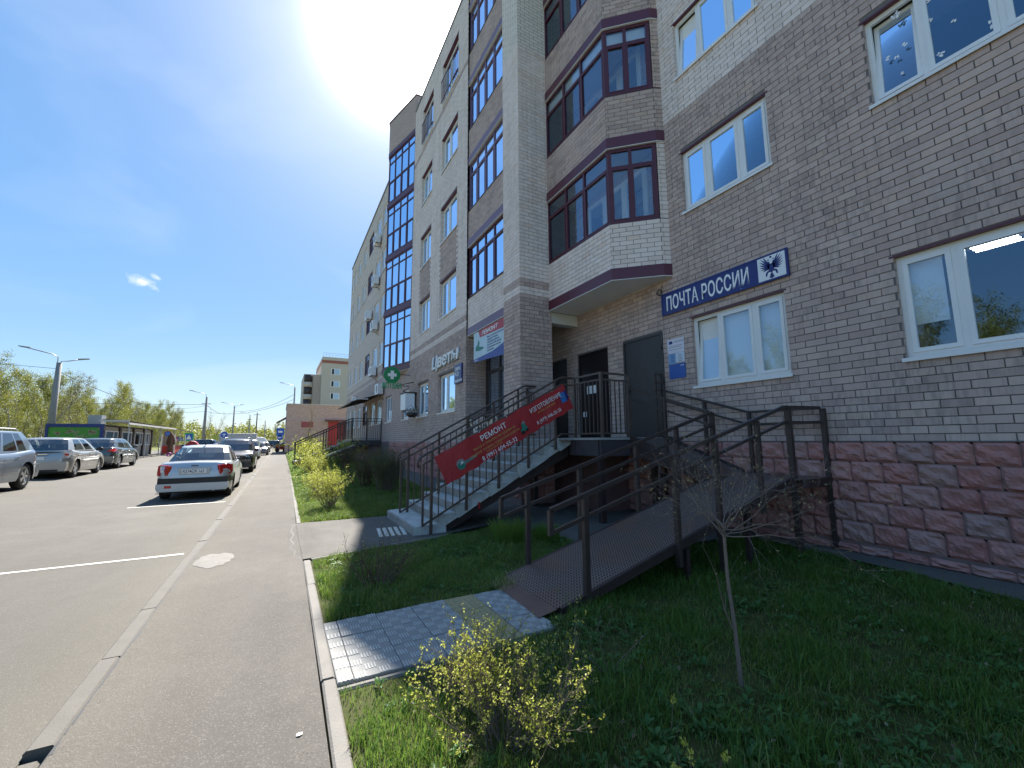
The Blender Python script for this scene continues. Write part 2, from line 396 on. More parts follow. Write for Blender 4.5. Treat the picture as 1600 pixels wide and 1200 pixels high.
def leaf_mat(name, stops, trans=0.45, rough=0.5):
    t = NT(name); tn = t.tone(); c = t.ramp(tn, stops)
    t.set(col=c, rough=rough, spec=0.3)
    tr = t.new('ShaderNodeBsdfTranslucent'); br = t.mix(0.30, c, (0.30, 0.36, 0.05)); t.con(br, tr.inputs['Color'])
    mx = t.new('ShaderNodeMixShader'); mx.inputs[0].default_value = trans
    t.con(t.b.outputs[0], mx.inputs[1]); t.con(tr.outputs[0], mx.inputs[2]); t.con(mx.outputs[0], t.out.inputs['Surface'])
    return t.m
M_GRASS = leaf_mat('grass_blade', [(0, (0.070, 0.145, 0.028)), (0.4, (0.105, 0.215, 0.036)), (0.75, (0.15, 0.265, 0.046)), (0.93, (0.23, 0.27, 0.08)), (1.0, (0.38, 0.32, 0.18))], 0.45)
M_WEED = leaf_mat('weed_leaf', [(0, (0.040, 0.11, 0.028)), (0.5, (0.070, 0.165, 0.040)), (1.0, (0.12, 0.22, 0.06))], 0.3, 0.45)
M_BUD = leaf_mat('fresh_bud_leaf', [(0, (0.36, 0.40, 0.05)), (0.5, (0.52, 0.54, 0.09)), (1.0, (0.68, 0.66, 0.18))], 0.5)
M_BIRCH = leaf_mat('spring_birch_leaf', [(0, (0.125, 0.135, 0.026)), (0.4, (0.20, 0.205, 0.034)), (0.8, (0.285, 0.275, 0.045)), (1.0, (0.24, 0.20, 0.07))], 0.38)
M_BIRCH2 = leaf_mat('bare_brown_bud', [(0, (0.085, 0.070, 0.038)), (0.6, (0.13, 0.11, 0.055)), (1.0, (0.14, 0.135, 0.05))], 0.35)
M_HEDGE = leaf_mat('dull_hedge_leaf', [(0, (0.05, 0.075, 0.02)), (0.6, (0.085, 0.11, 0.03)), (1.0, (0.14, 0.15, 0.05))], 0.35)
M_DRY = leaf_mat('dry_bud', [(0, (0.34, 0.27, 0.13)), (1.0, (0.52, 0.43, 0.24))], 0.3)
M_TWIG = simple('twig_bark', (0.16, 0.12, 0.095), 0.85, var=0.35, scale=30)
M_TWIGR = simple('reddish_twig', (0.11, 0.062, 0.048), 0.8, var=0.3, scale=30)
M_TRUNK = simple('grey_birch_bark', (0.27, 0.25, 0.22), 0.85, var=0.5, scale=4)
M_SAPL = simple('smooth_sapling_bark', (0.19, 0.145, 0.12), 0.7, var=0.3, scale=20, bump=0.3)

def glass_mat(name, tint, ior, refl=(1, 1, 1), extra=0.0):
    """double glazing: looks through to the room, mirrors the sky"""
    t = NT(name); tr = t.new('ShaderNodeBsdfTransparent'); tr.inputs[0].default_value = (*tint, 1)
    gl = t.new('ShaderNodeBsdfGlossy'); gl.inputs['Roughness'].default_value = 0.015; gl.inputs['Color'].default_value = (*refl, 1)
    fr = t.new('ShaderNodeFresnel'); fr.inputs[0].default_value = ior
    nb = t.new('ShaderNodeBump'); nb.inputs['Strength'].default_value = 0.05; nb.inputs['Distance'].default_value = 0.02
    t.con(t.noise(1.3, 2, vec=t.pos()), nb.inputs['Height']); t.con(nb.outputs[0], gl.inputs['Normal'])
    f = t.math('ADD', fr.outputs[0], extra, clamp=True)
    mx = t.new('ShaderNodeMixShader'); t.con(f, mx.inputs[0]); t.con(tr.outputs[0], mx.inputs[1]); t.con(gl.outputs[0], mx.inputs[2])
    t.con(mx.outputs[0], t.out.inputs['Surface']); return t.m
M_GLASS = glass_mat('window_glass', (0.84, 0.90, 0.93), 1.42, (0.62, 0.80, 1.0), 0.16)
M_CARGL = glass_mat('car_glass', (0.10, 0.12, 0.13), 1.7, (0.95, 0.98, 1.0), 0.06)

def paint(name, col, rough=0.28, metal=0.3, dirt=0.15):
    t = NT(name); o = t.obj(); n = t.noise(9, 5, 0.6, o)
    sp = t.new('ShaderNodeSeparateXYZ'); t.con(o, sp.inputs[0])
    low = t.math('MULTIPLY', t.math('SUBTRACT', 0.75, sp.outputs[2], clamp=True), n)
    c = t.mix(t.math('MULTIPLY', low, dirt * 4, clamp=True), col, (0.20, 0.17, 0.13))
    t.set(col=c, rough=t.math('ADD', rough, t.math('MULTIPLY', low, 0.5)), metal=metal, coat=0.7); t.b.inputs['Coat Roughness'].default_value = 0.08
    return t.m
M_ALLOY = simple('alloy_rim', (0.50, 0.50, 0.50), 0.35, metal=0.8, var=0.15)
M_REDLENS = simple('red_lens', (0.48, 0.012, 0.012), 0.15, var=0.2, coat=1.0)
M_CLEARLENS = simple('clear_lens', (0.62, 0.63, 0.64), 0.12, metal=0.4, var=0.2, coat=1.0)
M_CHROME = simple('chrome', (0.75, 0.75, 0.76), 0.15, metal=1.0, var=0.03)
M_PLATE = simple('number_plate', (0.80, 0.80, 0.78), 0.4, var=0.03)
M_INK = simple('black_lettering', (0.01, 0.01, 0.012), 0.5, var=0.05)

def gz(x, y):
    """ground height of the verges and of the far side of the road"""
    z = -1.5
    if x < -3: z += min(0.055 * (-3 - x), 0.55)
    if x > 0.5: z += min(max(0.0, (y - 9) / 13), 1.0) * 0.35 * min(1.0, (x - 0.5) / 0.8)
    return z

def text(name, s, P, xd, yd, size, mat, parent=None, ext=0.004, sx=1.0, shear=0.0, align='LEFT', bold=0.0, world=True, spacing=1.0, label=None):
    """flat lettering as a font object; P = baseline start, xd/yd = directions of writing and of letter height"""
    c = bpy.data.curves.new(name, 'FONT'); c.body = s; c.size = size; c.extrude = ext; c.shear = shear; c.align_x = align; c.offset = bold
    c.space_character = spacing; c.resolution_u = 3
    c.materials.append(mat)
    o = bpy.data.objects.new(name, c); COL.objects.link(o)
    x = Vector(xd).normalized(); y = Vector(yd).normalized(); z = x.cross(y)
    m = Matrix(((x.x * sx, y.x, z.x, P[0]), (x.y * sx, y.y, z.y, P[1]), (x.z * sx, y.z, z.z, P[2]), (0, 0, 0, 1)))
    if parent is not None:
        o.parent = parent
        if world:
            off = Vector((0, 0, 0)); p = parent
            while p is not None: off += p.location; p = p.parent
            m = Matrix.Translation(-off) @ m
    o.matrix_local = m if parent is not None else m
    if parent is None: o.matrix_world = m
    if label: o['label'] = label
    return o
# ================================================================== GROUND, ROAD, PAVEMENT, PATHS
def structure(o): o['kind'] = 'structure'; return o
def sheet(name, pts, z, m, parent=None, sub=0):
    b = MB().mat(m); b.poly([(x, y, z) for x, y in pts]); o = b.build(name, parent); return structure(o) if parent is None else o

# ground sheet that follows gz() close by and runs to the horizon
xs = [-1500, -600, -300, -150, -80, -50, -30, -20, -15, -13, -11, -9, -7, -5, -3, -2, -1.0, 0.42, 0.5, 0.7, 0.9, 1.1, 1.3, 2, 3, 4, 5, 6, 6.9, 8, 12, 30, 60, 150, 400, 1500]
ys = [-1500, -300, -60, -20, -8, 0, 3, 6, 8, 9, 10, 11, 13, 15, 17, 19, 21, 22, 24, 30, 36, 44, 60, 80, 120, 200, 400, 800, 1800]
V = [(x, y, gz(x, y) - 0.075) for y in ys for x in xs]
F = [(j * len(xs) + i, j * len(xs) + i + 1, (j + 1) * len(xs) + i + 1, (j + 1) * len(xs) + i) for j in range(len(ys) - 1) for i in range(len(xs) - 1)]
structure(link('ground', npmesh('ground', V, F, [M_FIELD], smooth=True)))

# road: asphalt from the kerb to the far verge, sloping gently up to the left
rx = [-13.0, -11, -9, -7, -5, -3, -1.02]; ry = [-30, -10, 0, 5, 10, 20, 30, 40, 55, 75, 100, 150, 260]
V = [(x, y, (gz(x, y) if x < -3 else -1.5) - 0.035) for y in ry for x in rx]
n = len(rx); F = [(j * n + i, j * n + i + 1, (j + 1) * n + i + 1, (j + 1) * n + i) for j in range(len(ry) - 1) for i in range(n - 1)]
structure(link('road', npmesh('road', V, F, [M_ROADA], smooth=True)))
RZ = -1.531
mk = thing('parking_marking', 'worn white line painted across the parking bays nearest the camera', 'road marking', (-1.2, 7.5, RZ), group='painted parking lines')
def line(t, y, x0, x1, w, zf=RZ):
    b = MB().mat(M_WORN); k = 14
    rr = random.Random(int(y * 10))
    for i in range(k):
        a, c = x0 + (x1 - x0) * i / k, x0 + (x1 - x0) * (i + 0.985) / k
        j = rr.uniform(-0.006, 0.006)
        b.quad((a, y - w / 2 + j, zf), (c, y - w / 2 + j, zf), (c, y + w / 2 - j, zf), (a, y + w / 2 - j, zf))
    b.build('painted_line', t)
line(mk, 7.5, -1.08, -3.0, 0.07)
b = MB().mat(M_WORN); b.quad((-3.02, 7.47, RZ), (-3.02, 7.53, RZ), (-5.4, 7.53, RZ + 0.0), (-5.4, 7.47, RZ)); b.quad((-5.4, 7.46, RZ + 0.1316), (-5.4, 7.53, RZ + 0.1316), (-3.02, 7.53, RZ + 0.003), (-3.02, 7.46, RZ + 0.003)); b.build('painted_line', mk)
mk2 = thing('parking_marking', 'short white painted line in the shadow behind the white saloon', 'road marking', (-1.2, 13.3, RZ), group='painted parking lines')
line(mk2, 13.3, -1.15, -3.5, 0.09)

# pavement with its two kerbs of single stones
pv = [(-0.90, -12), (0.22, -12), (0.29, 2.3), (0.335, 6.1), (0.335, 8.9), (0.40, 14), (0.50, 25), (0.62, 45), (0.8, 72), (-0.90, 72)]
side = structure(MB().mat(M_WALKA).poly([(x, y, -1.5) for x, y in pv]).build('pavement'))
# crossing asphalt beyond the pavement end
structure(MB().mat(M_ROADA).poly([(-0.9, 72, -1.505), (14, 72, -1.155), (14, 84, -1.155), (-0.9, 84, -1.505)]).build('side_road'))
rk = thing('road_kerb', 'long low concrete kerb between the parking bays and the pavement', 'kerb', (-0.96, 8, -1.5)); rk['kind'] = 'structure'; del rk['category']
def kerbstone_mesh(L, W, H, seed, m=M_KERB):
    rr = random.Random(seed); b = MB().mat(m); c = 0.012; j = lambda: rr.uniform(-0.004, 0.004)
    z = [0 + j(), 0 + j()]
    n0 = len(b.v)
    for y, zz in ((0.006, z[0]), (L - 0.006, z[1])):
        b.v += [(-W / 2, y, -H), (-W / 2, y, zz - c), (-W / 2 + c, y, zz), (W / 2 - c + j(), y, zz), (W / 2, y, zz - c), (W / 2, y, -H)]
    for i in range(5): b.face((n0 + i, n0 + 6 + i, n0 + 7 + i, n0 + i + 1))
    b.face((n0 + 0, n0 + 1, n0 + 2, n0 + 3, n0 + 4, n0 + 5)); b.face([n0 + 6 + i for i in range(6)][::-1])
    return b.mesh('kerb_stone')
M_KERBG = simple('weathered_kerb', (0.118, 0.108, 0.094), 0.85, var=0.2, scale=6, bump=0.35, bscale=80)
km = [kerbstone_mesh(1.0, 0.118, 0.2, s, M_KERBG) for s in range(4)]
for i in range(-3, 70):
    if i == 2: continue
    o = link('kerb_stone', km[i % 4], rk, world=False, loc=(rng.uniform(-0.006, 0.006), i + 0.15 - 8, rng.uniform(-0.008, 0.004)))
    o.rotation_euler[2] = rng.uniform(-0.004, 0.004)
# the sunken broken stone nearest the camera
o = link('kerb_stone', km[2], rk, world=False, loc=(-0.02, 2.13 - 8, -0.075), label='sunken kerb stone'); o.rotation_euler = (0.03, 0, 0.02)
vk = thing('lawn_kerb', 'narrow kerb of pale stones along the lawns', 'kerb', (0.33, 4, -1.5)); vk['kind'] = 'structure'; del vk['category']
kv = [kerbstone_mesh(1.0, 0.085, 0.2, s + 9) for s in range(3)]
def kerbrun(p, q, parent, meshes, zf=lambda x, y: -1.497, seg=1.0):
    p, q = Vector(p), Vector(q); L = (q - p).length; k = max(1, round(L / seg)); d = (q - p) / k; a = math.atan2(-d.x, d.y)
    for i in range(k):
        c = p + d * i
        o = link('kerb_stone', meshes[i % len(meshes)], parent, world=False, loc=(c.x - parent.location.x, c.y - parent.location.y, zf(c.x, c.y) - parent.location.z + rng.uniform(-0.005, 0.005)))
        o.rotation_euler[2] = a + rng.uniform(-0.006, 0.006); o.scale = (1, d.length, 1)
kerbrun((0.285, -3, 0), (0.385, 6.15, 0), vk, kv)
kerbrun((0.385, 8.9, 0), (0.54, 25, 0), vk, kv)
kerbrun((0.54, 25, 0), (0.78, 60, 0), vk, kv, seg=2.0)
kerbrun((0.43, 6.19, 0), (2.45, 6.63, 0), vk, kv)
kerbrun((0.42, 8.90, 0), (2.10, 8.78, 0), vk, kv)

# asphalt path to the stairs and the court under the porch, 4 mm over the soil
def gridpoly(name, poly, z0f, m, step=0.5, zoff=0.0):
    """polygon filled with small quads that follow a height function"""
    def inside(x, y):
        c = False; j = len(poly) - 1
        for i in range(len(poly)):
            xi, yi = poly[i]; xj, yj = poly[j]
            if (yi > y) != (yj > y) and x < (xj - xi) * (y - yi) / (yj - yi) + xi: c = not c
            j = i
        return c
    return inside
path_poly = [(0.335, 6.20), (0.45, 6.22), (2.45, 6.66), (3.35, 6.95), (3.9, 6.0), (3.8, 4.9), (4.3, 4.35), (6.70, 4.2), (6.70, 9.6), (4.9, 9.6), (4.9, 9.0), (2.2, 8.76), (0.42, 8.86), (0.335, 8.86)]
structure(MB().mat(M_PATHA).poly([(x, y, -1.493) for x, y in path_poly]).build('path'))
apron = [(6.69, -3), (6.0, -3), (6.02, 1.3), (6.2, 2.3), (6.25, 3.0), (6.3, 4.2), (6.69, 4.25)]
structure(MB().mat(M_PATHA).poly([(x, y, -1.488) for x, y in apron][::-1]).build('wall_apron'))
V = []; F = []
for i in range(22):
    y = 9.0 + i * 1.4
    for x in (3.75, 4.94): V.append((x if y > 12 else 4.2 if x < 4 else x, y, gz(x, y) - 0.005))
for i in range(21): F.append((2 * i, 2 * i + 1, 2 * i + 3, 2 * i + 2))
structure(link('wall_apron', npmesh('wall_apron', V, F, [M_PATHA])))
# soil of the lawns
def soil(name, poly): structure(MB().mat(M_SOIL).poly([(x, y, -1.52) for x, y in poly]).build(name))
soil('lawn_soil', [(0.32, -3), (6.05, -3), (6.1, 1.3), (6.3, 3.0), (6.4, 4.3), (3.8, 4.9), (3.9, 6.0), (3.35, 6.95), (2.45, 6.66), (0.4, 6.2)])
V = []; F = []; gx = [0.40, 0.6, 0.8, 1.0, 1.3, 2, 3, 3.9]; gy = [8.85 + i * 1.3 for i in range(42)]
for y in gy:
    for x in gx: V.append((x + (0.004 * (y - 9) if x < 0.5 else 0), y, gz(x, y) - 0.02))
for j in range(len(gy) - 1):
    for i in range(len(gx) - 1): F.append((j * 8 + i, j * 8 + i + 1, (j + 1) * 8 + i + 1, (j + 1) * 8 + i))
structure(link('lawn_soil', npmesh('lawn_soil', V, F, [M_SOIL], smooth=True)))

# tiled path to the ramp: grooved slabs, a strip of yellow domed ones, a thin kerb on the near side
def tile_mat(name, a, b_):
    t = NT(name); g = t.pos(); n = t.noise(12, 5, 0.6, g); n2 = t.noise(120, 3, 0.6, g)
    c = t.mix(n, a, b_); c = t.mix(t.math('MULTIPLY', t.noise(2.0, 3, vec=g), 0.5), c, tuple(x * 0.7 for x in a))
    t.set(col=c, rough=0.95, spec=0.04); t.bump(n2, 0.35, 0.004); return t.m
M_TILE = tile_mat('grey_paving_slab', (0.29, 0.285, 0.275), (0.38, 0.375, 0.36)); M_TILEY = tile_mat('yellow_tactile_slab', (0.38, 0.31, 0.17), (0.47, 0.40, 0.25))
M_TILER = tile_mat('slab_rib', (0.46, 0.455, 0.44), (0.56, 0.55, 0.53))
def slab_mesh(w, l, kind):
    b = MB().mat(M_TILEY if kind == 'y' else M_TILE); g = 0.0015; zt = 0.0
    n0 = len(b.v); c = 0.003
    for z, i in ((-0.04, 0), (zt - c, 0), (zt, c)):
        b.v += [(g + i, g + i, z), (w - g - i, g + i, z), (w - g - i, l - g - i, z), (g + i, l - g - i, z)]
    for k in (0, 4):
        for i in range(4): b.face((n0 + k + i, n0 + k + (i + 1) % 4, n0 + k + 4 + (i + 1) % 4, n0 + k + 4 + i))
    b.face((n0 + 8, n0 + 9, n0 + 10, n0 + 11))
    if kind == 'y':
        for i in range(6):
            for j in range(6):
                cx, cy = w * (i + 0.5) / 6, l * (j + 0.5) / 6; r = 0.017; k = len(b.v)
                b.v += [(cx + r * math.cos(a), cy + r * math.sin(a), 0) for a in [PI / 3 * q for q in range(6)]] + [(cx + r * .55 * math.cos(a), cy + r * .55 * math.sin(a), 0.006) for a in [PI / 3 * q for q in range(6)]]
                for q in range(6): b.face((k + q, k + (q + 1) % 6, k + 6 + (q + 1) % 6, k + 6 + q))
                b.face([k + 6 + q for q in range(6)])
    else:
        b.mat(M_TILER); nx, ny = max(1, round(w / 0.0775)), 4
        for i in range(nx):
            for j in range(ny):
                if (i + j) % 2: continue
                x0, y0, cw, cl_ = w * i / nx, l * j / ny, w / nx, l / ny
                for s in range(4):
                    xa = x0 + cw * (s + 0.28) / 4; xb = x0 + cw * (s + 0.75) / 4
                    b.box(xa, xb, y0 + 0.006, y0 + cl_ - 0.006, -0.002, 0.0035)
    return b.mesh('paving_slab')
tp = thing('tiled_path', None, None, (0.4, 3.0, -1.5)); tp['kind'] = 'structure'
sm_full, sm_y, sm_part = slab_mesh(0.31, 0.33, 'g'), slab_mesh(0.305, 0.33, 'y'), slab_mesh(0.10, 0.33, 'g')
for j in range(3):
    for x, me in ((0.395, sm_part), (0.497, sm_full), (0.808, sm_full), (1.119, sm_full), (1.430, sm_y), (1.737, sm_full)):
        o = link('paving_slab', me, tp, world=False, loc=(x - 0.4, 0.003 + j * 0.332, rng.uniform(-0.004, 0.003) + 0.006)); o.rotation_euler = (rng.uniform(-0.003, 0.003), rng.uniform(-0.003, 0.003), 0)
MB().mat(M_PATHA).box(0.39, 2.05, 2.995, 4.0, -1.56, -1.512).build('bedding', tp)
km2 = [kerbstone_mesh(1.0, 0.05, 0.15, 31)]
kerbrun((0.385, 2.965, 0), (1.72, 2.97, 0), tp, km2, seg=0.67)

# worn patches and manhole in the pavement, tactile lines before the stairs, a seam
pt = thing('pavement_patch', 'pale broken concrete patch round a buried cover in the pavement', 'patch', (-0.65, 6.75, -1.497))
b = MB().mat(M_KERB); rr = random.Random(5); ring = []
for k in range(26):
    a = 2 * PI * k / 26; r = 1 + rr.uniform(-0.12, 0.12); ring.append((-0.66 + 0.21 * r * math.cos(a) * 1.0, 6.75 + 0.36 * r * math.sin(a)))
n0 = len(b.v); b.v += [(x, y, -1.4965) for x, y in ring] + [(-0.66 + (x + 0.66) * 0.7, 6.75 + (y - 6.75) * 0.7, -1.490 + rr.uniform(-.002, .003)) for x, y in ring] + [(-0.66, 6.75, -1.492)]
for k in range(26):
    k2 = (k + 1) % 26; b.face((n0 + k, n0 + k2, n0 + 26 + k2, n0 + 26 + k)); b.face((n0 + 26 + k, n0 + 26 + k2, n0 + 52))
b.smooth = True; b.build('concrete_skirt', pt)
tac = thing('tactile_strip', 'small panel of white tactile bars on the path before the staircase', 'tactile strip', (1.75, 7.3, -1.49))
b = MB().mat(M_WORN)
for k in range(5): b.obox((1.42, 6.98 + k * 0.0, 0), (0.13, 1.0), (1.0, -0.10), 0, 0.66, 0.02 + k * 0.092, 0.075 + k * 0.092, -1.494, -1.487)
b.build('bar', tac, kind='stuff')
# crack between pavement and path, seams across the pavement
crk = MB().mat(M_BLACKP); pts = [(0.335, 8.86), (0.27, 8.5), (0.24, 8.2), (0.28, 7.9), (0.22, 7.5), (0.26, 7.2), (0.20, 6.95), (0.27, 6.7), (0.24, 6.5), (0.30, 6.35), (0.34, 6.2)]
for (x0, y0), (x1, y1) in zip(pts, pts[1:]):
    w = rng.uniform(0.003, 0.008); crk.quad((x0 - w, y0, -1.4985), (x0 + w, y0, -1.4985), (x1 + w, y1, -1.4985), (x1 - w, y1, -1.4985))
for y0, y1 in ((12.1, 12.9), (9.0, 8.8)):
    k = 9
    for i in range(k):
        a, c = i / k, (i + 1) / k; X = lambda s: -0.9 + 1.27 * s; Y = lambda s: y0 + (y1 - y0) * s + 0.03 * math.sin(s * 9)
        crk.quad((X(a), Y(a) - 0.012, -1.4985), (X(c), Y(c) - 0.012, -1.4985), (X(c), Y(c) + 0.01, -1.4985), (X(a), Y(a) + 0.01, -1.4985))
rr = random.Random(44)
y = 1.2   # ragged seam between the road kerb and the pavement asphalt
while y < 30:
    y2 = y + rr.uniform(.06, .16); w = rr.uniform(.003, .016) * (1 if rr.random() < .8 else 1.8); crk.quad((-.902, y, -1.4985), (-.902 + w, y, -1.4985), (-.902 + rr.uniform(.003, .014), y2, -1.4985), (-.902, y2, -1.4985)); y = y2
for (x0, y0, x1, y1) in ((-.7, 2.0, -.1, 2.9), (.1, 4.6, -.35, 5.5), (-.85, 9.6, .1, 10.4), (-.2, 3.2, .22, 3.3)):
    px, py = x0, y0
    for i in range(1, 13):
        qx, qy = x0 + (x1 - x0) * i / 12 + rr.gauss(0, .02), y0 + (y1 - y0) * i / 12 + rr.gauss(0, .02); w = .0025 * (1 - abs(i - 6) / 8)
        crk.quad((px - w, py, -1.4986), (px + w, py, -1.4986), (qx + w, qy, -1.4986), (qx - w, qy, -1.4986)); px, py = qx, qy
crk.build('crack', side)
lf = thing('fallen_leaf', 'single pale dry leaf lying on the pavement near the lawn kerb', 'leaf', (0.17, 2.62, -1.493)); b = MB().mat(M_WORN); b.poly([(0.155, 2.61, -1.4955), (0.168, 2.603, -1.493), (0.185, 2.61, -1.495), (0.188, 2.625, -1.492), (0.17, 2.635, -1.495), (0.158, 2.625, -1.493)]); b.build('blade', lf)

# small stones and dry grass litter along the edges of the pavement
M_GRIT = simple('grit', (0.13, 0.105, 0.075), 0.9, var=0.5, scale=40)
nl = 1500; lx = np.where(nrs.rand(nl) < 0.45, -0.88 + np.abs(nrs.normal(0, 0.05, nl)), np.where(nrs.rand(nl) < 0.8, 0.25 - np.abs(nrs.normal(0, 0.05, nl)), nrs.uniform(-0.9, 0.25, nl))); ly = 1.2 + nrs.rand(nl) ** 1.6 * 22
s = nrs.uniform(0.002, 0.006, nl) * (0.7 + ly / 22); a = nrs.rand(nl) * 6.28
V = np.zeros((nl, 4, 3)); 
for k in range(4):
    V[:, k, 0] = lx + s * np.cos(a + k * PI / 2) * (1 if k % 2 else 0.5); V[:, k, 1] = ly + s * np.sin(a + k * PI / 2) * (1 if k % 2 else 0.5); V[:, k, 2] = -1.4975 + (0.5 * s if True else 0) * (k == 1) + 0.001
o = link('pavement_grit', npmesh('pavement_grit', V.reshape(-1, 3), np.arange(nl * 4).reshape(-1, 4), [M_GRIT], tone=nrs.rand(nl)))
o['kind'] = 'stuff'; o['label'] = 'dry litter and grit along the pavement edges'
# ================================================================== THE APARTMENT BUILDING
BLD = thing('apartment_building', 'long brick apartment block of cream and grey brown brick over a red stone plinth', 'building', (6.7, 6.0, -1.5))
ROW, PITCH, JT = 0.098, 0.27, 0.011
DX, WX = 6.7, 4.95                     # the two facade planes
U_Y, N_MX = (0, 1, 0), (-1, 0, 0)      # along the street / towards the road

class Bricks:
    def __init__(s): s.b = []          # (corner P, u, n, u0, u1, z0, z1, kind)
    def wall(s, P0, u, n, u0, u1, z0, z1, openings, kindf, phase=0.0, proud=0.010):
        k0 = int(math.floor((z0 + 0.062) / ROW)); k = k0
        while -0.062 + k * ROW < z1 - 0.02:
            a, c = max(z0, -0.062 + k * ROW), min(z1, -0.062 + (k + 1) * ROW - JT)
            if c - a > 0.02:
                q = math.floor((u0 - phase) / PITCH) - 1
                off = phase + (0.5 * PITCH if k % 2 else 0)
                while off + q * PITCH < u1:
                    p0, p1 = max(u0, off + q * PITCH), min(u1, off + (q + 1) * PITCH - JT)
                    q += 1
                    if p1 - p0 < 0.02: continue
                    segs = [(p0, p1)]; zz = (a + c) / 2
                    for (o0, o1, oz0, oz1) in openings:
                        if not (oz0 - 0.02 < zz < oz1 + 0.02): continue
                        nsg = []
                        for (g0, g1) in segs:
                            if g1 <= o0 or g0 >= o1: nsg.append((g0, g1)); continue
                            if g0 < o0 - 0.015: nsg.append((g0, o0))
                            if g1 > o1 + 0.015: nsg.append((o1, g1))
                        segs = nsg
                    for g0, g1 in segs: s.b.append((P0, u, n, g0, g1, a, c, kindf((g0 + g1) / 2, zz), proud, abs(g1 - g0 - (PITCH - JT)) < 0.01 and c - a > ROW - JT - 0.005))
            k += 1
BR = Bricks(); BAYBR = {}
WALLF = MB()
def wallsheet(P0, u, n, u0, u1, z0, z1, openings, depth=0.13, mat=M_MORTAR, mb=None, sides=(1, 1, 1, 1)):
    b = (mb or WALLF).mat(mat)
    us = sorted({u0, u1, *[v for o in openings for v in o[:2] if u0 < v < u1]}); zs = sorted({z0, z1, *[v for o in openings for v in o[2:4] if z0 < v < z1]})
    T = lambda a, c, z: (P0[0] + u[0] * a + n[0] * c, P0[1] + u[1] * a + n[1] * c, z)
    for i in range(len(us) - 1):
        for j in range(len(zs) - 1):
            cu, cz = (us[i] + us[i + 1]) / 2, (zs[j] + zs[j + 1]) / 2
            if any(o[0] < cu < o[1] and o[2] < cz < o[3] for o in openings): continue
            b.quad(T(us[i], 0, zs[j]), T(us[i + 1], 0, zs[j]), T(us[i + 1], 0, zs[j + 1]), T(us[i], 0, zs[j + 1]))
    for (a, c, e, f) in [o[:4] for o in openings]:
        b.quad(T(a, 0, e), T(a, -depth, e), T(a, -depth, f), T(a, 0, f)); b.quad(T(c, 0, e), T(c, -depth, e), T(c, -depth, f), T(c, 0, f))
        b.quad(T(a, 0, f), T(c, 0, f), T(c, -depth, f), T(a, -depth, f)); b.quad(T(a, 0, e), T(c, 0, e), T(c, -depth, e), T(a, -depth, e))

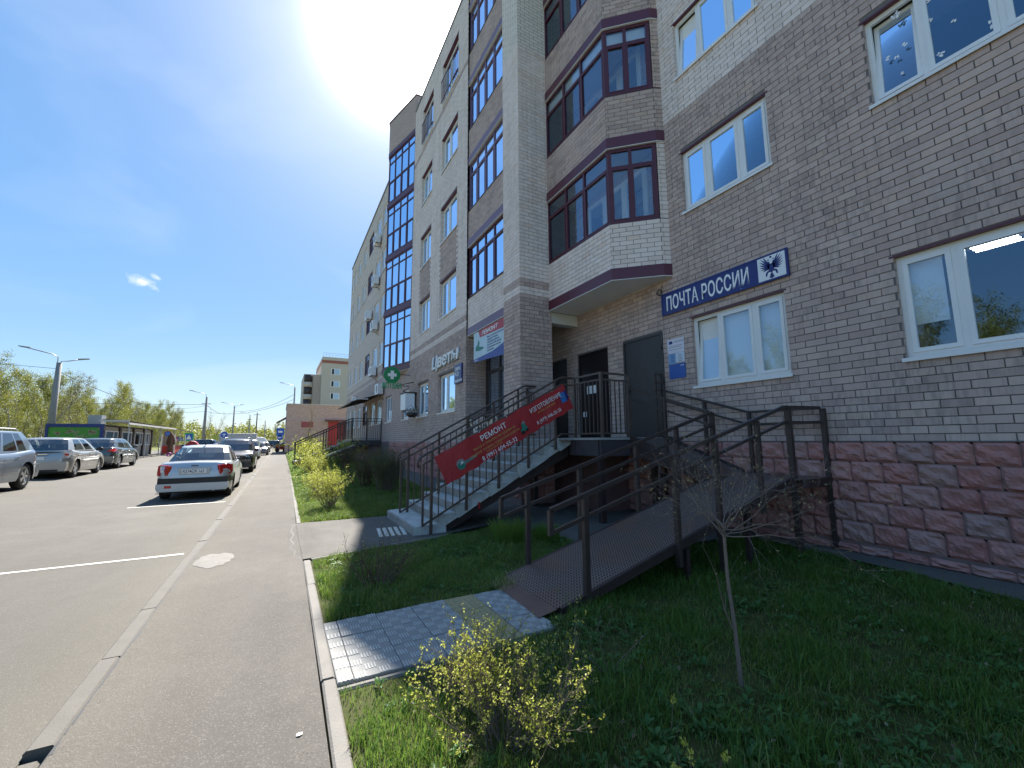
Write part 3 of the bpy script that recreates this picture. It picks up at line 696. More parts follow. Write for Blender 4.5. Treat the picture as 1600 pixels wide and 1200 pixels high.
# ---------------- windows
def frame_window(parent, P0, u, n, o, fr, depth=0.10, mat=M_WHITE, fw=0.062, glass=M_GLASS, blind=None, tilt=None, sill=True, lintel=True, room=True, gap=0.0, lights=None, name='window', sashw=0.05):
    """PVC window: outer frame, mullions, a sash round every pane, sill, lintel strip and what stands behind it"""
    a, c, e, f = o; T = lambda p, q, z: (P0[0] + u[0] * p + n[0] * q, P0[1] + u[1] * p + n[1] * q, z)
    w = MB().mat(mat); d0, d1 = -depth, -depth + 0.045
    P = (P0[0], P0[1], 0)
    zt = f - (0.03 if lintel else 0)
    w.obox(P, u, n, a, c, d0, d1, e, e + fw); w.obox(P, u, n, a, c, d0, d1, zt - fw, zt)
    w.obox(P, u, n, a, a + fw, d0, d1 - .001, e + fw, zt - fw); w.obox(P, u, n, c - fw, c, d0, d1 - .001, e + fw, zt - fw)
    cuts = [a + fw]; tot = c - a - 2 * fw - (len(fr) - 1) * fw; x = a + fw; cells = []
    for i, q in enumerate(fr):
        cells.append((x, x + tot * q)); x += tot * q
        if i < len(fr) - 1: w.obox(P, u, n, x, x + fw, d0, d1 - .001, e + fw, zt - fw); x += fw
    W = w.build(name, parent)
    for i, (p, q) in enumerate(cells):
        s = MB().mat(mat); t0, t1 = e + fw, zt - fw; sw = sashw; dd0, dd1 = d0 + 0.01, d1 + 0.012
        s.obox(P, u, n, p, q, dd0, dd1, t0, t0 + sw); s.obox(P, u, n, p, q, dd0, dd1, t1 - sw, t1); s.obox(P, u, n, p, p + sw, dd0, dd1 - .001, t0 + sw, t1 - sw); s.obox(P, u, n, q - sw, q, dd0, dd1 - .001, t0 + sw, t1 - sw)
        g = MB().mat(glass); gd = d0 + 0.03; g.quad(T(p + sw, gd, t0 + sw), T(q - sw, gd, t0 + sw), T(q - sw, gd, t1 - sw), T(p + sw, gd, t1 - sw))
        so = s.build('sash', W); go = g.build('pane', W)
        if tilt == i:      # vented: tipped inwards at the top about its lower edge
            for ob in (so, go):
                ob.data.transform(Matrix.Translation((0, 0, -t0)) @ Matrix.Identity(4)); pv = Vector(T((p + q) / 2, d0, 0)); ax = Vector((u[0], u[1], 0))
                M = Matrix.Translation(pv + Vector((0, 0, t0))) @ Matrix.Rotation(R(5.5) if (n[0] < 0) else R(-5.5), 4, ax) @ Matrix.Translation(-pv)
                ob.data.transform(M)
    if sill:
        s = MB().mat(mat); s.obox(P, u, n, a - 0.03, c + 0.03, -depth + 0.02, 0.045, e - 0.022, e - 0.004); s.obox(P, u, n, a - 0.03, c + 0.03, 0.035, 0.047, e - 0.05, e - 0.0225); s.build('sill', W)
    if lintel:
        s = MB().mat(M_MAROON); s.obox(P, u, n, a - 0.04, c + 0.04, -depth - 0.01, 0.014, f - 0.03, f - 0.004); s.build('lintel', W)
    if blind:
        for i, kind in enumerate(blind):
            if not kind: continue
            p, q = cells[min(i, len(cells) - 1)]; s = MB().mat(M_CURTAIN if kind == 'c' else M_BLIND); t0, t1 = e + fw, zt - fw
            if kind == 'half': s.obox(P, u, n, p + 0.10, q - 0.02, d0 - 0.04, d0 - 0.036, t0 + (t1 - t0) * 0.30, t1)
            elif kind == 'c':
                k = 9
                for z_ in range(k):
                    x0, x1 = p + (q - p) * z_ / k, p + (q - p) * (z_ + 1) / k; y0, y1 = (-0.06, -0.10) if z_ % 2 else (-0.10, -0.06)
                    s.quad(T(x0, d0 + y0, t0), T(x1, d0 + y1, t0), T(x1, d0 + y1, t1), T(x0, d0 + y0, t1))
            else: s.obox(P, u, n, p - 0.02, q + 0.02, d0 - 0.05, d0 - 0.046, t0, t1)
            s.build('blind', W)
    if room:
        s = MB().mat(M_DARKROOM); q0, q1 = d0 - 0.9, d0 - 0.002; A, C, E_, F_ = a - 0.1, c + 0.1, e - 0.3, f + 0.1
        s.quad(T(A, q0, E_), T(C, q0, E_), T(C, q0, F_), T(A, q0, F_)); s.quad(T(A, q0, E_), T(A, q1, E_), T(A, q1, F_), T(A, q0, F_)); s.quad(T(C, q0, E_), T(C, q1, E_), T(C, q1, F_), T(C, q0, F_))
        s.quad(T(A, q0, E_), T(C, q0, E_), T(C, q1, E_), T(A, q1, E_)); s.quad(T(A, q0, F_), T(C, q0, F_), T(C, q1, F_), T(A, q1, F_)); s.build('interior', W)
    return W, cells

def glazed(parent, P0, u, n, o, cols, transoms, mat=M_MARFR, fw=0.055, d=0.0, glass=M_GLASS, name='glazing', open_pane=None, edge=None):
    """loggia or bay glazing: bars at fractions cols, transoms at heights"""
    a, c, e, f = o; P = (P0[0], P0[1], 0); T = lambda p, q, z: (P0[0] + u[0] * p + n[0] * q, P0[1] + u[1] * p + n[1] * q, z)
    w = MB().mat(mat); d0, d1 = d - 0.05, d
    ew = edge or fw
    w.obox(P, u, n, a, c, d0, d1, e, e + fw); w.obox(P, u, n, a, c, d0, d1, f - fw, f); w.obox(P, u, n, a, a + ew, d0, d1 - .001, e + fw, f - fw); w.obox(P, u, n, c - ew, c, d0, d1 - .001, e + fw, f - fw)
    xs_ = [a + ew] + [a + (c - a) * q for q in cols] + [c - ew]; zs_ = [e + fw] + list(transoms) + [f - fw]
    for x in xs_[1:-1]: w.obox(P, u, n, x - fw / 2, x + fw / 2, d0, d1 - .001, e + fw, f - fw)
    for z in zs_[1:-1]: w.obox(P, u, n, a + ew, c - ew, d0, d1 - .002, z - fw / 2, z + fw / 2)
    W = w.build(name, parent)
    for i in range(len(xs_) - 1):
        for j in range(len(zs_) - 1):
            p0 = xs_[i] + (fw / 2 if i else 0); p1 = xs_[i + 1] - (fw / 2 if i < len(xs_) - 2 else 0); q0 = zs_[j] + (fw / 2 if j else 0); q1 = zs_[j + 1] - (fw / 2 if j < len(zs_) - 2 else 0)
            g = MB().mat(glass); g.quad(T(p0, d0 + 0.02, q0), T(p1, d0 + 0.02, q0), T(p1, d0 + 0.02, q1), T(p0, d0 + 0.02, q1)); g.build('pane', W)
            s = MB().mat(mat); k = 0.026
            if j == 0 or len(zs_) == 2:
                s.obox(P, u, n, p0, p1, d0 + 0.01, d1 + 0.006, q0, q0 + k); s.obox(P, u, n, p0, p1, d0 + 0.01, d1 + 0.006, q1 - k, q1); s.obox(P, u, n, p0, p0 + k, d0 + 0.01, d1 + 0.005, q0 + k, q1 - k); s.obox(P, u, n, p1 - k, p1, d0 + 0.01, d1 + 0.005, q0 + k, q1 - k)
                s.build('sash', W)
    return W

FL = [4.41, 7.32, 10.23, 13.14]        # sill heights of the upper floors
# ---------------- near wall, plane X = 6.7
P = (DX, 0, 0)
LEFTW, RIGHTW = (3.465, 5.145), (0.43, 2.135)
ops = [(LEFTW[0], LEFTW[1], 0.955, 2.275), (RIGHTW[0], RIGHTW[1], 0.955, 2.275)]
for z in FL:
    for w in (LEFTW, RIGHTW): ops.append((w[0], w[1], z - 0.03, z + 1.245))
ops += [(-2.6, -0.9, 0.955, 2.275)]
doors = [(5.84, 6.965, 0.03, 2.155), (7.485, 8.655, 0.03, 2.155), (9.12, 9.93, 0.03, 2.155)]
def near_kind(uu, z): return 'T' if z < 6.50 else 'L'
BR.wall(P, U_Y, N_MX, -1.6, 5.53, -0.062, 10.2, ops, near_kind)
BR.wall(P, U_Y, N_MX, 5.53, 12.0, 0.03, 3.30, doors, lambda a, z: 'T')
wallsheet(P, U_Y, N_MX, -7.0, 12.0, -0.062, 16.0, ops + doors)
for (a, c, e, f) in ops[:2] + [o for o in ops[2:8] if o[2] < 9]:
    BR.wall((DX, c, 0), (1, 0, 0), (0, -1, 0), 0.002, 0.115, e, f, [], (lambda q: (lambda uu, z: near_kind(0, z)))(0), phase=0.002 - 0.15, proud=0.004)
# procedural brickwork where the wall leaves the picture
t = NT('brickwork_far'); g = t.pos(); sp = t.new('ShaderNodeSeparateXYZ'); t.con(g, sp.inputs[0]); cb = t.new('ShaderNodeCombineXYZ')
t.con(t.math('ADD', sp.outputs[0], sp.outputs[1]), cb.inputs[0]); t.con(t.math('ADD', sp.outputs[2], 0.062), cb.inputs[1])
def brtex(t, vec, c1, c2, mo, sq=0.0):
    x = t.new('ShaderNodeTexBrick'); t.con(vec, x.inputs['Vector']); x.inputs['Scale'].default_value = 1.0; x.inputs['Brick Width'].default_value = PITCH; x.inputs['Row Height'].default_value = ROW
    x.inputs['Mortar Size'].default_value = 0.006; x.inputs['Color1'].default_value = (*c1, 1); x.inputs['Color2'].default_value = (*c2, 1); x.inputs['Mortar'].default_value = (*mo, 1); return x
bt = brtex(t, cb.outputs[0], (0.50, 0.375, 0.33), (0.57, 0.43, 0.38), (0.13, 0.12, 0.11)); bl = brtex(t, cb.outputs[0], (0.52, 0.47, 0.41), (0.63, 0.58, 0.51), (0.16, 0.15, 0.135))
M_BWT = t
t.set(col=bt.outputs[0], rough=0.85); t.bump(bt.outputs['Fac'], -0.3, 0.006); M_BWTAUPE = t.m
t = NT('cream_brickwork_far'); g = t.pos(); sp = t.new('ShaderNodeSeparateXYZ'); t.con(g, sp.inputs[0]); cb = t.new('ShaderNodeCombineXYZ')
t.con(t.math('ADD', sp.outputs[0], sp.outputs[1]), cb.inputs[0]); t.con(t.math('ADD', sp.outputs[2], 0.062), cb.inputs[1])
bl = brtex(t, cb.outputs[0], (0.74, 0.66, 0.57), (0.81, 0.73, 0.63), (0.16, 0.15, 0.135)); t.set(col=bl.outputs[0], rough=0.85); t.bump(bl.outputs['Fac'], -0.3, 0.006); M_BWLIGHT = t.m
b = MB().mat(M_BWTAUPE); b.obox(P, U_Y, N_MX, -7.0, -1.6, 0, 0.009, -0.062, 6.5); b.mat(M_BWLIGHT); b.obox(P, U_Y, N_MX, -7.0, -1.6, 0, 0.009, 6.5, 16.0)
wb = MB().mat(M_BWLIGHT); wallsheet((DX - 0.009, 0, 0), U_Y, N_MX, -1.6, 5.5, 10.2, 16.0, [o for o in ops if o[3] > 10.2], mat=M_BWLIGHT, mb=wb); wb.build('brickwork', BLD); b.build('brickwork', BLD)

frac3 = (0.30, 0.40, 0.30)
frame_window(BLD, P, U_Y, N_MX, (3.465, 5.145, 0.955, 2.275), frac3, blind=(1, 1, 1), tilt=2)
W, cells = frame_window(BLD, P, U_Y, N_MX, (0.43, 2.135, 0.955, 2.275), (0.30, 0.40, 0.30), blind=(None, None, 'half'))
lp = MB().mat(bpy.data.materials.new('fluorescent_tube'))
m_ = lp.mats[0]; m_.use_nodes = True; m_.node_tree.nodes['Principled BSDF'].inputs['Emission Color'].default_value = (0.9, 0.95, 1, 1); m_.node_tree.nodes['Principled BSDF'].inputs['Emission Strength'].default_value = 3.0
for k in range(4): lp.box(7.20 + k * 0.10, 7.225 + k * 0.10, 1.21, 1.60, 2.28, 2.288)
lp.build('ceiling_lamp', W)
bl_ = ((0, 0, 0), (None, None, None), (1, 1, 1), (None, 'c', None), (1, 1, None))
for k, z in enumerate(FL):
    frame_window(BLD, P, U_Y, N_MX, (LEFTW[0], LEFTW[1], z - 0.03, z + 1.245), frac3, blind=(None, None, None) if k == 0 else (1, 1, 1), tilt=2 if k == 1 else None)
    W, cells = frame_window(BLD, P, U_Y, N_MX, (RIGHTW[0], RIGHTW[1], z - 0.03, z + 1.245), frac3, tilt=2 if k == 0 else None)
    if k == 0:   # paper butterflies stuck on the panes
        st = MB().mat(M_WPAINT); rr = random.Random(3)
        for q in range(26):
            cy = rr.uniform(0.62, 2.0); cz = rr.uniform(4.55, 5.5); r = rr.uniform(0.018, 0.036); a = rr.uniform(0, 6.28); X = DX + 0.066
            for sgn in (-1, 1):
                pts = [(0, 0), (0.4 * sgn, 1.0), (1.0 * sgn, 0.9), (0.9 * sgn, 0.1), (0.5 * sgn, -0.6)]
                w_ = [(px * math.cos(a) - py * math.sin(a), px * math.sin(a) + py * math.cos(a)) for px, py in pts]
                st.poly([(X, cy + r * p_, cz + r * q_) for p_, q_ in w_])
        st.build('butterfly_sticker', W, kind='stuff')
frame_window(BLD, P, U_Y, N_MX, (-2.6, -0.9, 0.955, 2.275), frac3)

# doors
def door(o, m, rec, name='door', hx=None, lab=None):
    a, c, e, f = o; d = MB().mat(m); PP = (DX, 0, 0)
    d.obox(PP, U_Y, N_MX, a, c, -rec - 0.05, -rec, e, f)
    D = d.build(name, BLD, label=lab)
    fr = MB().mat(m)
    for (u0, u1, z0, z1) in ((a, a + 0.05, e, f), (c - 0.05, c, e, f), (a + 0.05, c - 0.05, f - 0.05, f)): fr.obox(PP, U_Y, N_MX, u0, u1, -rec - 0.001, -rec + 0.022, z0, z1)
    fr.build('door_frame', D)
    h = MB().mat(M_BLACKP); hx = hx or (c - 0.14)
    h.obox(PP, U_Y, N_MX, hx - 0.02, hx + 0.02, -rec, -rec + 0.015, e + 0.92, e + 1.12); h.obox(PP, U_Y, N_MX, hx - 0.015, hx + 0.10, -rec + 0.03, -rec + 0.05, e + 1.03, e + 1.05); h.obox(PP, U_Y, N_MX, hx - 0.012, hx + 0.012, -rec + 0.012, -rec + 0.035, e + 1.03, e + 1.05); h.build('handle', D)
    for zz in (0.35, 1.05, 1.75):
        q = MB().mat(m); q.tube([(DX + rec - 0.028, a + 0.02, e + zz), (DX + rec - 0.028, a + 0.02, e + zz + 0.11)], 0.012, 8); q.build('hinge', D)
    return D
door(doors[0], M_DOOR, -0.004, lab='grey brown steel door beside the post office notices')
D2 = door(doors[1], M_DOORB, 0.06, lab='black steel door with notices')
pp = MB().mat(M_WPAINT); pp.obox((DX, 0, 0), U_Y, N_MX, 8.0, 8.38, -0.058, -0.052, 1.12, 1.32); pp.obox((DX, 0, 0), U_Y, N_MX, 8.42, 8.56, -0.058, -0.052, 0.55, 0.68); pp.build('paper_notice', D2)
door(doors[2], M_DOORB, 0.06, lab='dark door half hidden behind the brick pillar')

# ---------------- red split-face plinth
def stone_mesh(L, H, seed, D=0.05):
    """split-face block front in the Y-Z plane, pushed out towards -X"""
    rr = np.random.RandomState(seed); nu, nz = 12, 9; V = []; F = []
    a, b_ = rr.uniform(0.3, 0.7), rr.uniform(0.25, 0.7)
    for j in range(nz):
        for i in range(nu):
            s_, t_ = i / (nu - 1), j / (nz - 1); edge = min(s_, 1 - s_) * L, min(t_, 1 - t_) * H; e = min(1, min(edge) / 0.016)
            hgt = D * (0.35 + 0.65 * e) * (0.62 + 0.30 * math.exp(-((s_ - a) ** 2 / 0.10 + (t_ - b_) ** 2 / 0.05)) + 0.34 * math.sin(6.5 * s_ + seed) * math.sin(10 * t_ + seed * 1.7)) + rr.uniform(-0.008, 0.008) * e
            if i in (0, nu - 1) or j in (0, nz - 1): hgt = 0.0
            V.append((-hgt, 0.004 + s_ * (L - 0.008), 0.004 + t_ * (H - 0.008)))
    for j in range(nz - 1):
        for i in range(nu - 1):
            k = j * nu + i; F.append((k, k + nu, k + nu + 1, k + 1))
    k = len(V); V += [(0.02, 0.004, 0.004), (0.02, L - 0.004, 0.004), (0.02, L - 0.004, H - 0.004), (0.02, 0.004, H - 0.004)]
    F += [(0, nu - 1, k + 1, k), (nu - 1, nu * nz - 1, k + 2, k + 1), (nu * nz - 1, nu * (nz - 1), k + 3, k + 2), (nu * (nz - 1), 0, k, k + 3)]
    return npmesh('stone', V, F, [M_STONE])
SL, SH = 0.334, 0.258
stones = [stone_mesh(SL, SH, s) for s in range(10)]
half = [stone_mesh(SL, 0.11, s + 40) for s in range(3)]
pbase = MB().mat(simple('stone_mortar', (0.19, 0.135, 0.13), .9, var=.3, scale=9)); pbase.box(DX - 0.030, DX + 0.3, -7, 12.0, -1.62, -0.062)
pbase.box(WX - 0.032, WX + 0.3, 12.0, 39.4, -1.6, -0.062); pbase.box(WX - 0.03, 5.85, 8.6 - 0.03, 9.45, -1.62, -0.062)
pbase.build('plinth_core', BLD)
cnt = 0; SV = []; SF = []; ST = []
def add_stone(me, x, y, z, ry=0.0, scale=(1, 1, 1), single=True):
    global cnt
    if single and cnt < 290:
        o = link('stone', me, BLD, world=True, loc=(x, y, z)); o.rotation_euler[2] = ry; o.scale = scale; cnt += 1
    else:
        vv = np.array([v.co[:] for v in me.vertices]) * np.array(scale); c_, s_ = math.cos(ry), math.sin(ry)
        vv = np.stack([vv[:, 0] * c_ - vv[:, 1] * s_ + x, vv[:, 0] * s_ + vv[:, 1] * c_ + y, vv[:, 2] + z], 1)
        base = sum(len(q) for q in SV); SV.append(vv); SF.append(np.array([p.vertices[:] for p in me.polygons]) + base); ST.append(np.full(len(me.polygons), rng.random()))
for r in range(6):
    z = -0.062 - (r + 1) * SH
    for k in range(-5, 36):
        y = 3.0 + (0 if r % 2 == 0 else 0.16) + (k - 9) * SL
        if y < -1.2 or y > 11.8: continue
        if r < 5: add_stone(stones[(k * 7 + r * 3) % 10], DX - 0.030, y, z, single=y < 8.2)
        else: add_stone(half[k % 3], DX - 0.030, y, z + SH - 0.14, single=y < 5.6)
for r in range(5):
    z = -0.062 - (r + 1) * SH
    for k in range(30):
        y = 12.0 + (0 if r % 2 == 0 else 0.16) + k * SL
        if y < 22: add_stone(stones[(k * 3 + r) % 10], WX - 0.032, y, z, single=False)
    for k in range(3):
        y = 8.6 + k * 0.283; add_stone(stones[(k + r) % 10], WX - 0.03, y, z, scale=(1, 0.83, 1), single=False)
        x = 4.95 + k * 0.30; add_stone(stones[(k + r + 4) % 10], x, 8.57, z, ry=PI / 2, scale=(1, -0.88, 1), single=False)
o = link('stone_courses', npmesh('stone_courses', np.concatenate(SV), np.concatenate(SF), [M_STONE], tone=np.concatenate(ST)), BLD, kind='stuff')
# thin metal flashing on the plinth
fl = MB().mat(M_MORTAR); fl.box(DX - 0.05, DX + 0.0, -7, 11.9, -0.0615, -0.05); fl.build('plinth_flashing', BLD)

# ---------------- bay of balconies beside the pillar
BAYP = [(5.81, 8.62), (5.81, 6.28), (6.545, 5.6), (6.70, 5.53)]
def seg(p, q):
    d = Vector((q[0] - p[0], q[1] - p[1], 0)); L = d.length; d /= L; return d, Vector((-d.y, d.x, 0)) if False else Vector((d.y, -d.x, 0)), L
# faces described from the camera's far end to the near end; normals point outwards
def bay_faces():
    out = []
    for p, q in zip(BAYP, BAYP[1:]):
        d = Vector((q[0] - p[0], q[1] - p[1], 0)); L = d.length; d /= L
        nn = Vector((d.y, -d.x, 0)); c = Vector((6.7, 7.2, 0)) - Vector((p[0], p[1], 0))
        if nn.dot(c) > 0: nn = -nn
        out.append(((p[0], p[1], 0), (d.x, d.y, 0), (nn.x, nn.y, 0), L))
    return out
BF = bay_faces()
bay_trims = [3.22, 6.15, 9.06, 11.97, 14.88]
def ring_prism(b, offs, z0, z1):
    """a band round the bay, pushed out by offs"""
    pts = []
    for i, p in enumerate(BAYP):
        nn = Vector((0, 0, 0))
        for j in (i - 1, i):
            if 0 <= j < 3: nn += Vector(BF[j][2])
        nn.normalize(); k = 1.0
        if 0 < i < 3: k = 1 / max(0.6, nn.dot(Vector(BF[i][2])))
        pts.append((p[0] + nn.x * offs * k, p[1] + nn.y * offs * k))
    pts[0] = (pts[0][0], 8.598); pts[-1] = (6.698, pts[-1][1])
    poly = pts + [(6.698, 8.598)]
    b.prism(poly[::-1], (z0, z1)); return b
for fi, zt in enumerate(bay_trims):
    top = 0.25
    BAY = ring_prism(MB().mat(M_MAROON), 0.030, zt + 0.004, zt + top).build('bay_trim', BLD)
    ring_prism(MB().mat(M_SOFFIT), 0.038, zt - 0.012, zt + 0.003).build('soffit', BAY)
    z0 = zt + top; z1 = zt + top + 1.0 if fi else 4.44
    z0 = zt + top
    kind = 'L' if fi == 0 else 'T'
    if fi == 4: z1 = 15.9
    par = MB()
    for (P0, u, n, L), last in zip(BF, (0, 0, 1)):
        wallsheet(P0, u, n, 0, L, z0, z1, [], mb=par, mat=M_MORTARL if fi == 0 else M_MORTAR)
        BR.wall(P0, u, n, 0, L, z0, z1, [], (lambda k_: (lambda a, z: k_))(kind), phase=0.05)
    par.build('parapet', BLD)
    if fi < 4:
        zg0, zg1 = z1 + 0.012, bay_trims[fi + 1] - 0.012; tr = zg1 - 0.43
        ledge = ring_prism(MB().mat(M_MAROON), 0.012, z1, z1 + 0.012).build('window_ledge', BLD)
        P0, u, n, L = BF[0]; glazed(BLD, P0, u, n, (0.0, L, zg0, zg1), (0.345, 0.645), (tr,), d=-0.005)
        P0, u, n, L = BF[1]; glazed(BLD, P0, u, n, (0.0, L - 0.02, zg0, zg1), (0.47,), (tr,), d=-0.005, fw=0.07, edge=0.075)
        # brick cheek between the glazing and the wall
        P0, u, n, L = BF[2]; wallsheet(P0, u, n, 0, L, zg0 - 0.01, zg1 + 0.01, [], mb=WALLF, mat=M_MORTARL)
        BR.wall(P0, u, n, 0, L, zg0, zg1, [], (lambda k_: (lambda a, z: k_))('L' if fi == 0 else 'T'), phase=0.05)
        if fi == 1:
            for uu0, uu1, z_0 in ((0.05, L, 0), ): pass
            P0, u, n, L = BF[0]; s = MB().mat(M_BLIND)
            s.obox(P0, u, n, 0.06, L - 0.06, -0.10, -0.095, tr, zg1 - 0.06); P0, u, n, L = BF[1]; s.obox(P0, u, n, 0.08, L - 0.1, -0.10, -0.095, tr, zg1 - 0.06); s.build('blind', BLD)
# brick of the wall inside the bays
BR.wall((DX, 0, 0), U_Y, N_MX, 5.56, 8.58, 3.5, 9.0, [(6.0, 8.0, 4.3, 5.9), (6.0, 8.0, 7.2, 8.8)], lambda a, z: 'T')
for z in (4.3, 7.2): frame_window(BLD, (DX, 0, 0), U_Y, N_MX, (6.0, 8.0, z, z + 1.6), (0.33, 0.34, 0.33), sill=False, lintel=False, room=False, blind=(1, None, 'c'), depth=-0.02)
for z in (6.12, 9.03): MB().mat(M_SOFFIT).prism([(5.86, 8.58), (5.86, 6.33), (6.56, 5.68), (6.68, 5.6), (6.68, 8.58)][::-1], (z - .01, z)).build('bay_ceiling', BLD)
# white beam from the pillar to the wall
MB().mat(M_SOFFIT).box(5.86, 6.69, 8.62, 8.86, 2.93, 3.205).build('porch_beam', BLD)

# ---------------- pillar
def stripe(z):
    if z < 3.55: return 'T'
    if z < 3.735: return 'L'
    if z < 3.93: return 'T'
    return 'L'
pil = lambda a, z: stripe(z)
PX0, PX1, PY0, PY1 = 4.95, 5.86, 8.60, 9.45
BR.wall((PX0, PY0, 0), (1, 0, 0), (0, -1, 0), 0.0, PX1 - PX0, -0.062, 10.5, [], pil, phase=-0.0)
BR.wall((PX0, 0, 0), U_Y, N_MX, PY0, PY1, -0.062, 10.5, [], pil, phase=PY0 - 0.135)
pb = MB().mat(M_MORTARL); pb.box(PX0, PX1, PY0, PY1, -0.062, 15.9); pb.build('pillar', BLD)
pb = MB().mat(M_BWLIGHT); pb.box(PX0 - 0.01, PX1 + 0.002, PY0 - 0.01, PY1, 10.5, 15.92); pb.build('brickwork', BLD)

# ---------------- loggia stack between pillar and main wall, X = 5.0
LX = 5.0
for fi, zt in enumerate(bay_trims):
    lt = MB().mat(M_LILAC); lt.box(LX - 0.035, LX + 1.0, 9.452, 11.998, zt + 0.004, zt + 0.24); T_ = lt.build('loggia_trim', BLD)
    MB().mat(M_SOFFIT).box(LX - 0.04, LX + 1.2, 9.452, 11.998, zt - 0.012, zt + 0.003).build('soffit', T_)
    z0 = zt + 0.24; z1 = 4.42 if fi == 0 else zt + 1.22
    if fi == 4: z1 = 15.9
    wallsheet((LX, 0, 0), U_Y, N_MX, 9.45, 12.0, z0, z1, [], mat=M_MORTARL if fi == 0 else M_MORTAR)
    BR.wall((LX, 0, 0), U_Y, N_MX, 9.45, 12.0, z0, z1, [], (lambda k_: (lambda a, z: k_))('L' if fi == 0 else 'T'))
    if fi < 4:
        zg1 = bay_trims[fi + 1] - 0.012
        g_ = glazed(BLD, (LX, 0, 0), U_Y, N_MX, (9.46, 11.99, z1 + 0.01, zg1), (0.28, 0.52, 0.76), (zg1 - 0.42,), mat=M_MARFR if fi == 0 else M_LILAC, d=-0.02)
        s = MB().mat(M_BLIND); s.box(LX + 0.25, LX + 0.255, 9.5, 11.95, z1, zg1); s.build('blind', g_)
        MB().mat(M_BROWND).box(LX - 0.03, LX + 0.02, 9.455, 11.995, z1, z1 + 0.012).build('window_ledge', BLD)
# shop front in the recess under it
RX = 5.62
BR.wall((0, 12.0, 0), (1, 0, 0), (0, -1, 0), 4.95, RX, -0.0, 3.2, [], lambda a, z: 'T', phase=4.95)
sf = MB().mat(M_MORTAR); sf.box(4.95, 6.69, 12.0, 12.15, -0.06, 3.2); sf.build('recess_wall', BLD)
glazed(BLD, (RX, 0, 0), U_Y, N_MX, (9.5, 11.98, 0.05, 3.18), (0.30, 0.62, 0.93), (2.1,), mat=M_DOOR, fw=0.07, d=0.0, name='shop_front')

# ---------------- main wall, X = 4.95, Y 12 .. 18.65
MW = [(12.92, 14.63), (15.83, 17.30)]
mops = []
for w in MW:
    mops.append((w[0], w[1], 0.955, 2.345)); [mops.append((w[0], w[1], z, z + 1.44)) for z in (4.43, 7.36, 10.28)]; mops.append((w[0], w[1], 13.18, 15.0))
def main_kind(y, z):
    if z < 3.93: return stripe(z)
    if 5.87 < z < 7.36 and (12.92 < y < 14.63 or 15.83 < y < 17.3): return 'T'
    if 12.82 < z < 13.06: return 'T'
    return 'L'
BR.wall((WX, 0, 0), U_Y, N_MX, 12.0, 18.65, -0.062, 15.9, mops, main_kind)
wallsheet((WX, 0, 0), U_Y, N_MX, 12.0, 18.65, -0.062, 15.9, mops, mat=M_MORTARL, depth=0.2)
for (a, c, e, f) in mops:
    BR.wall((WX, c, 0), (1, 0, 0), (0, -1, 0), 0.002, 0.19, e, f, [], (lambda zz: (lambda uu, z: 'T' if zz < 3 else 'L'))(e), phase=-0.05, proud=0.004)
for i, (a, c, e, f) in enumerate(mops):
    frame_window(BLD, (WX, 0, 0), U_Y, N_MX, (a, c, e, f), (0.6, 0.4) if a < 14 else (0.55, 0.45), depth=0.15, blind=(None, 'c') if i % 3 == 0 else (1, None) if i % 3 == 1 else None)
# ground floor wall goes on below the projecting glass bay
b = MB().mat(M_BWTAUPE); gops = [(18.55, 19.75, 0.955, 2.345), (22.0, 23.4, 0.955, 2.345)]
wallsheet((WX - 0.008, 0, 0), U_Y, N_MX, 18.65, 24.2, -0.062, 3.22, gops, mb=b, mat=M_BWTAUPE, depth=0.15); b.build('brickwork', BLD)
for o_ in gops: frame_window(BLD, (WX, 0, 0), U_Y, N_MX, o_, (0.5, 0.5), depth=0.12)
# French balcony rails on the top floor
for w in MW:
    rl = MB().mat(M_MARFR)
    for z in (13.35, 14.25): rl.box(WX - 0.075, WX - 0.05, w[0] - 0.05, w[1] + 0.05, z, z + 0.03)
    k = 13
    for i in range(k): y = w[0] + (w[1] - w[0]) * i / (k - 1); rl.box(WX - 0.07, WX - 0.055, y - 0.008, y + 0.008, 13.38, 14.25)
    rl.build('french_balcony_rail', BLD)

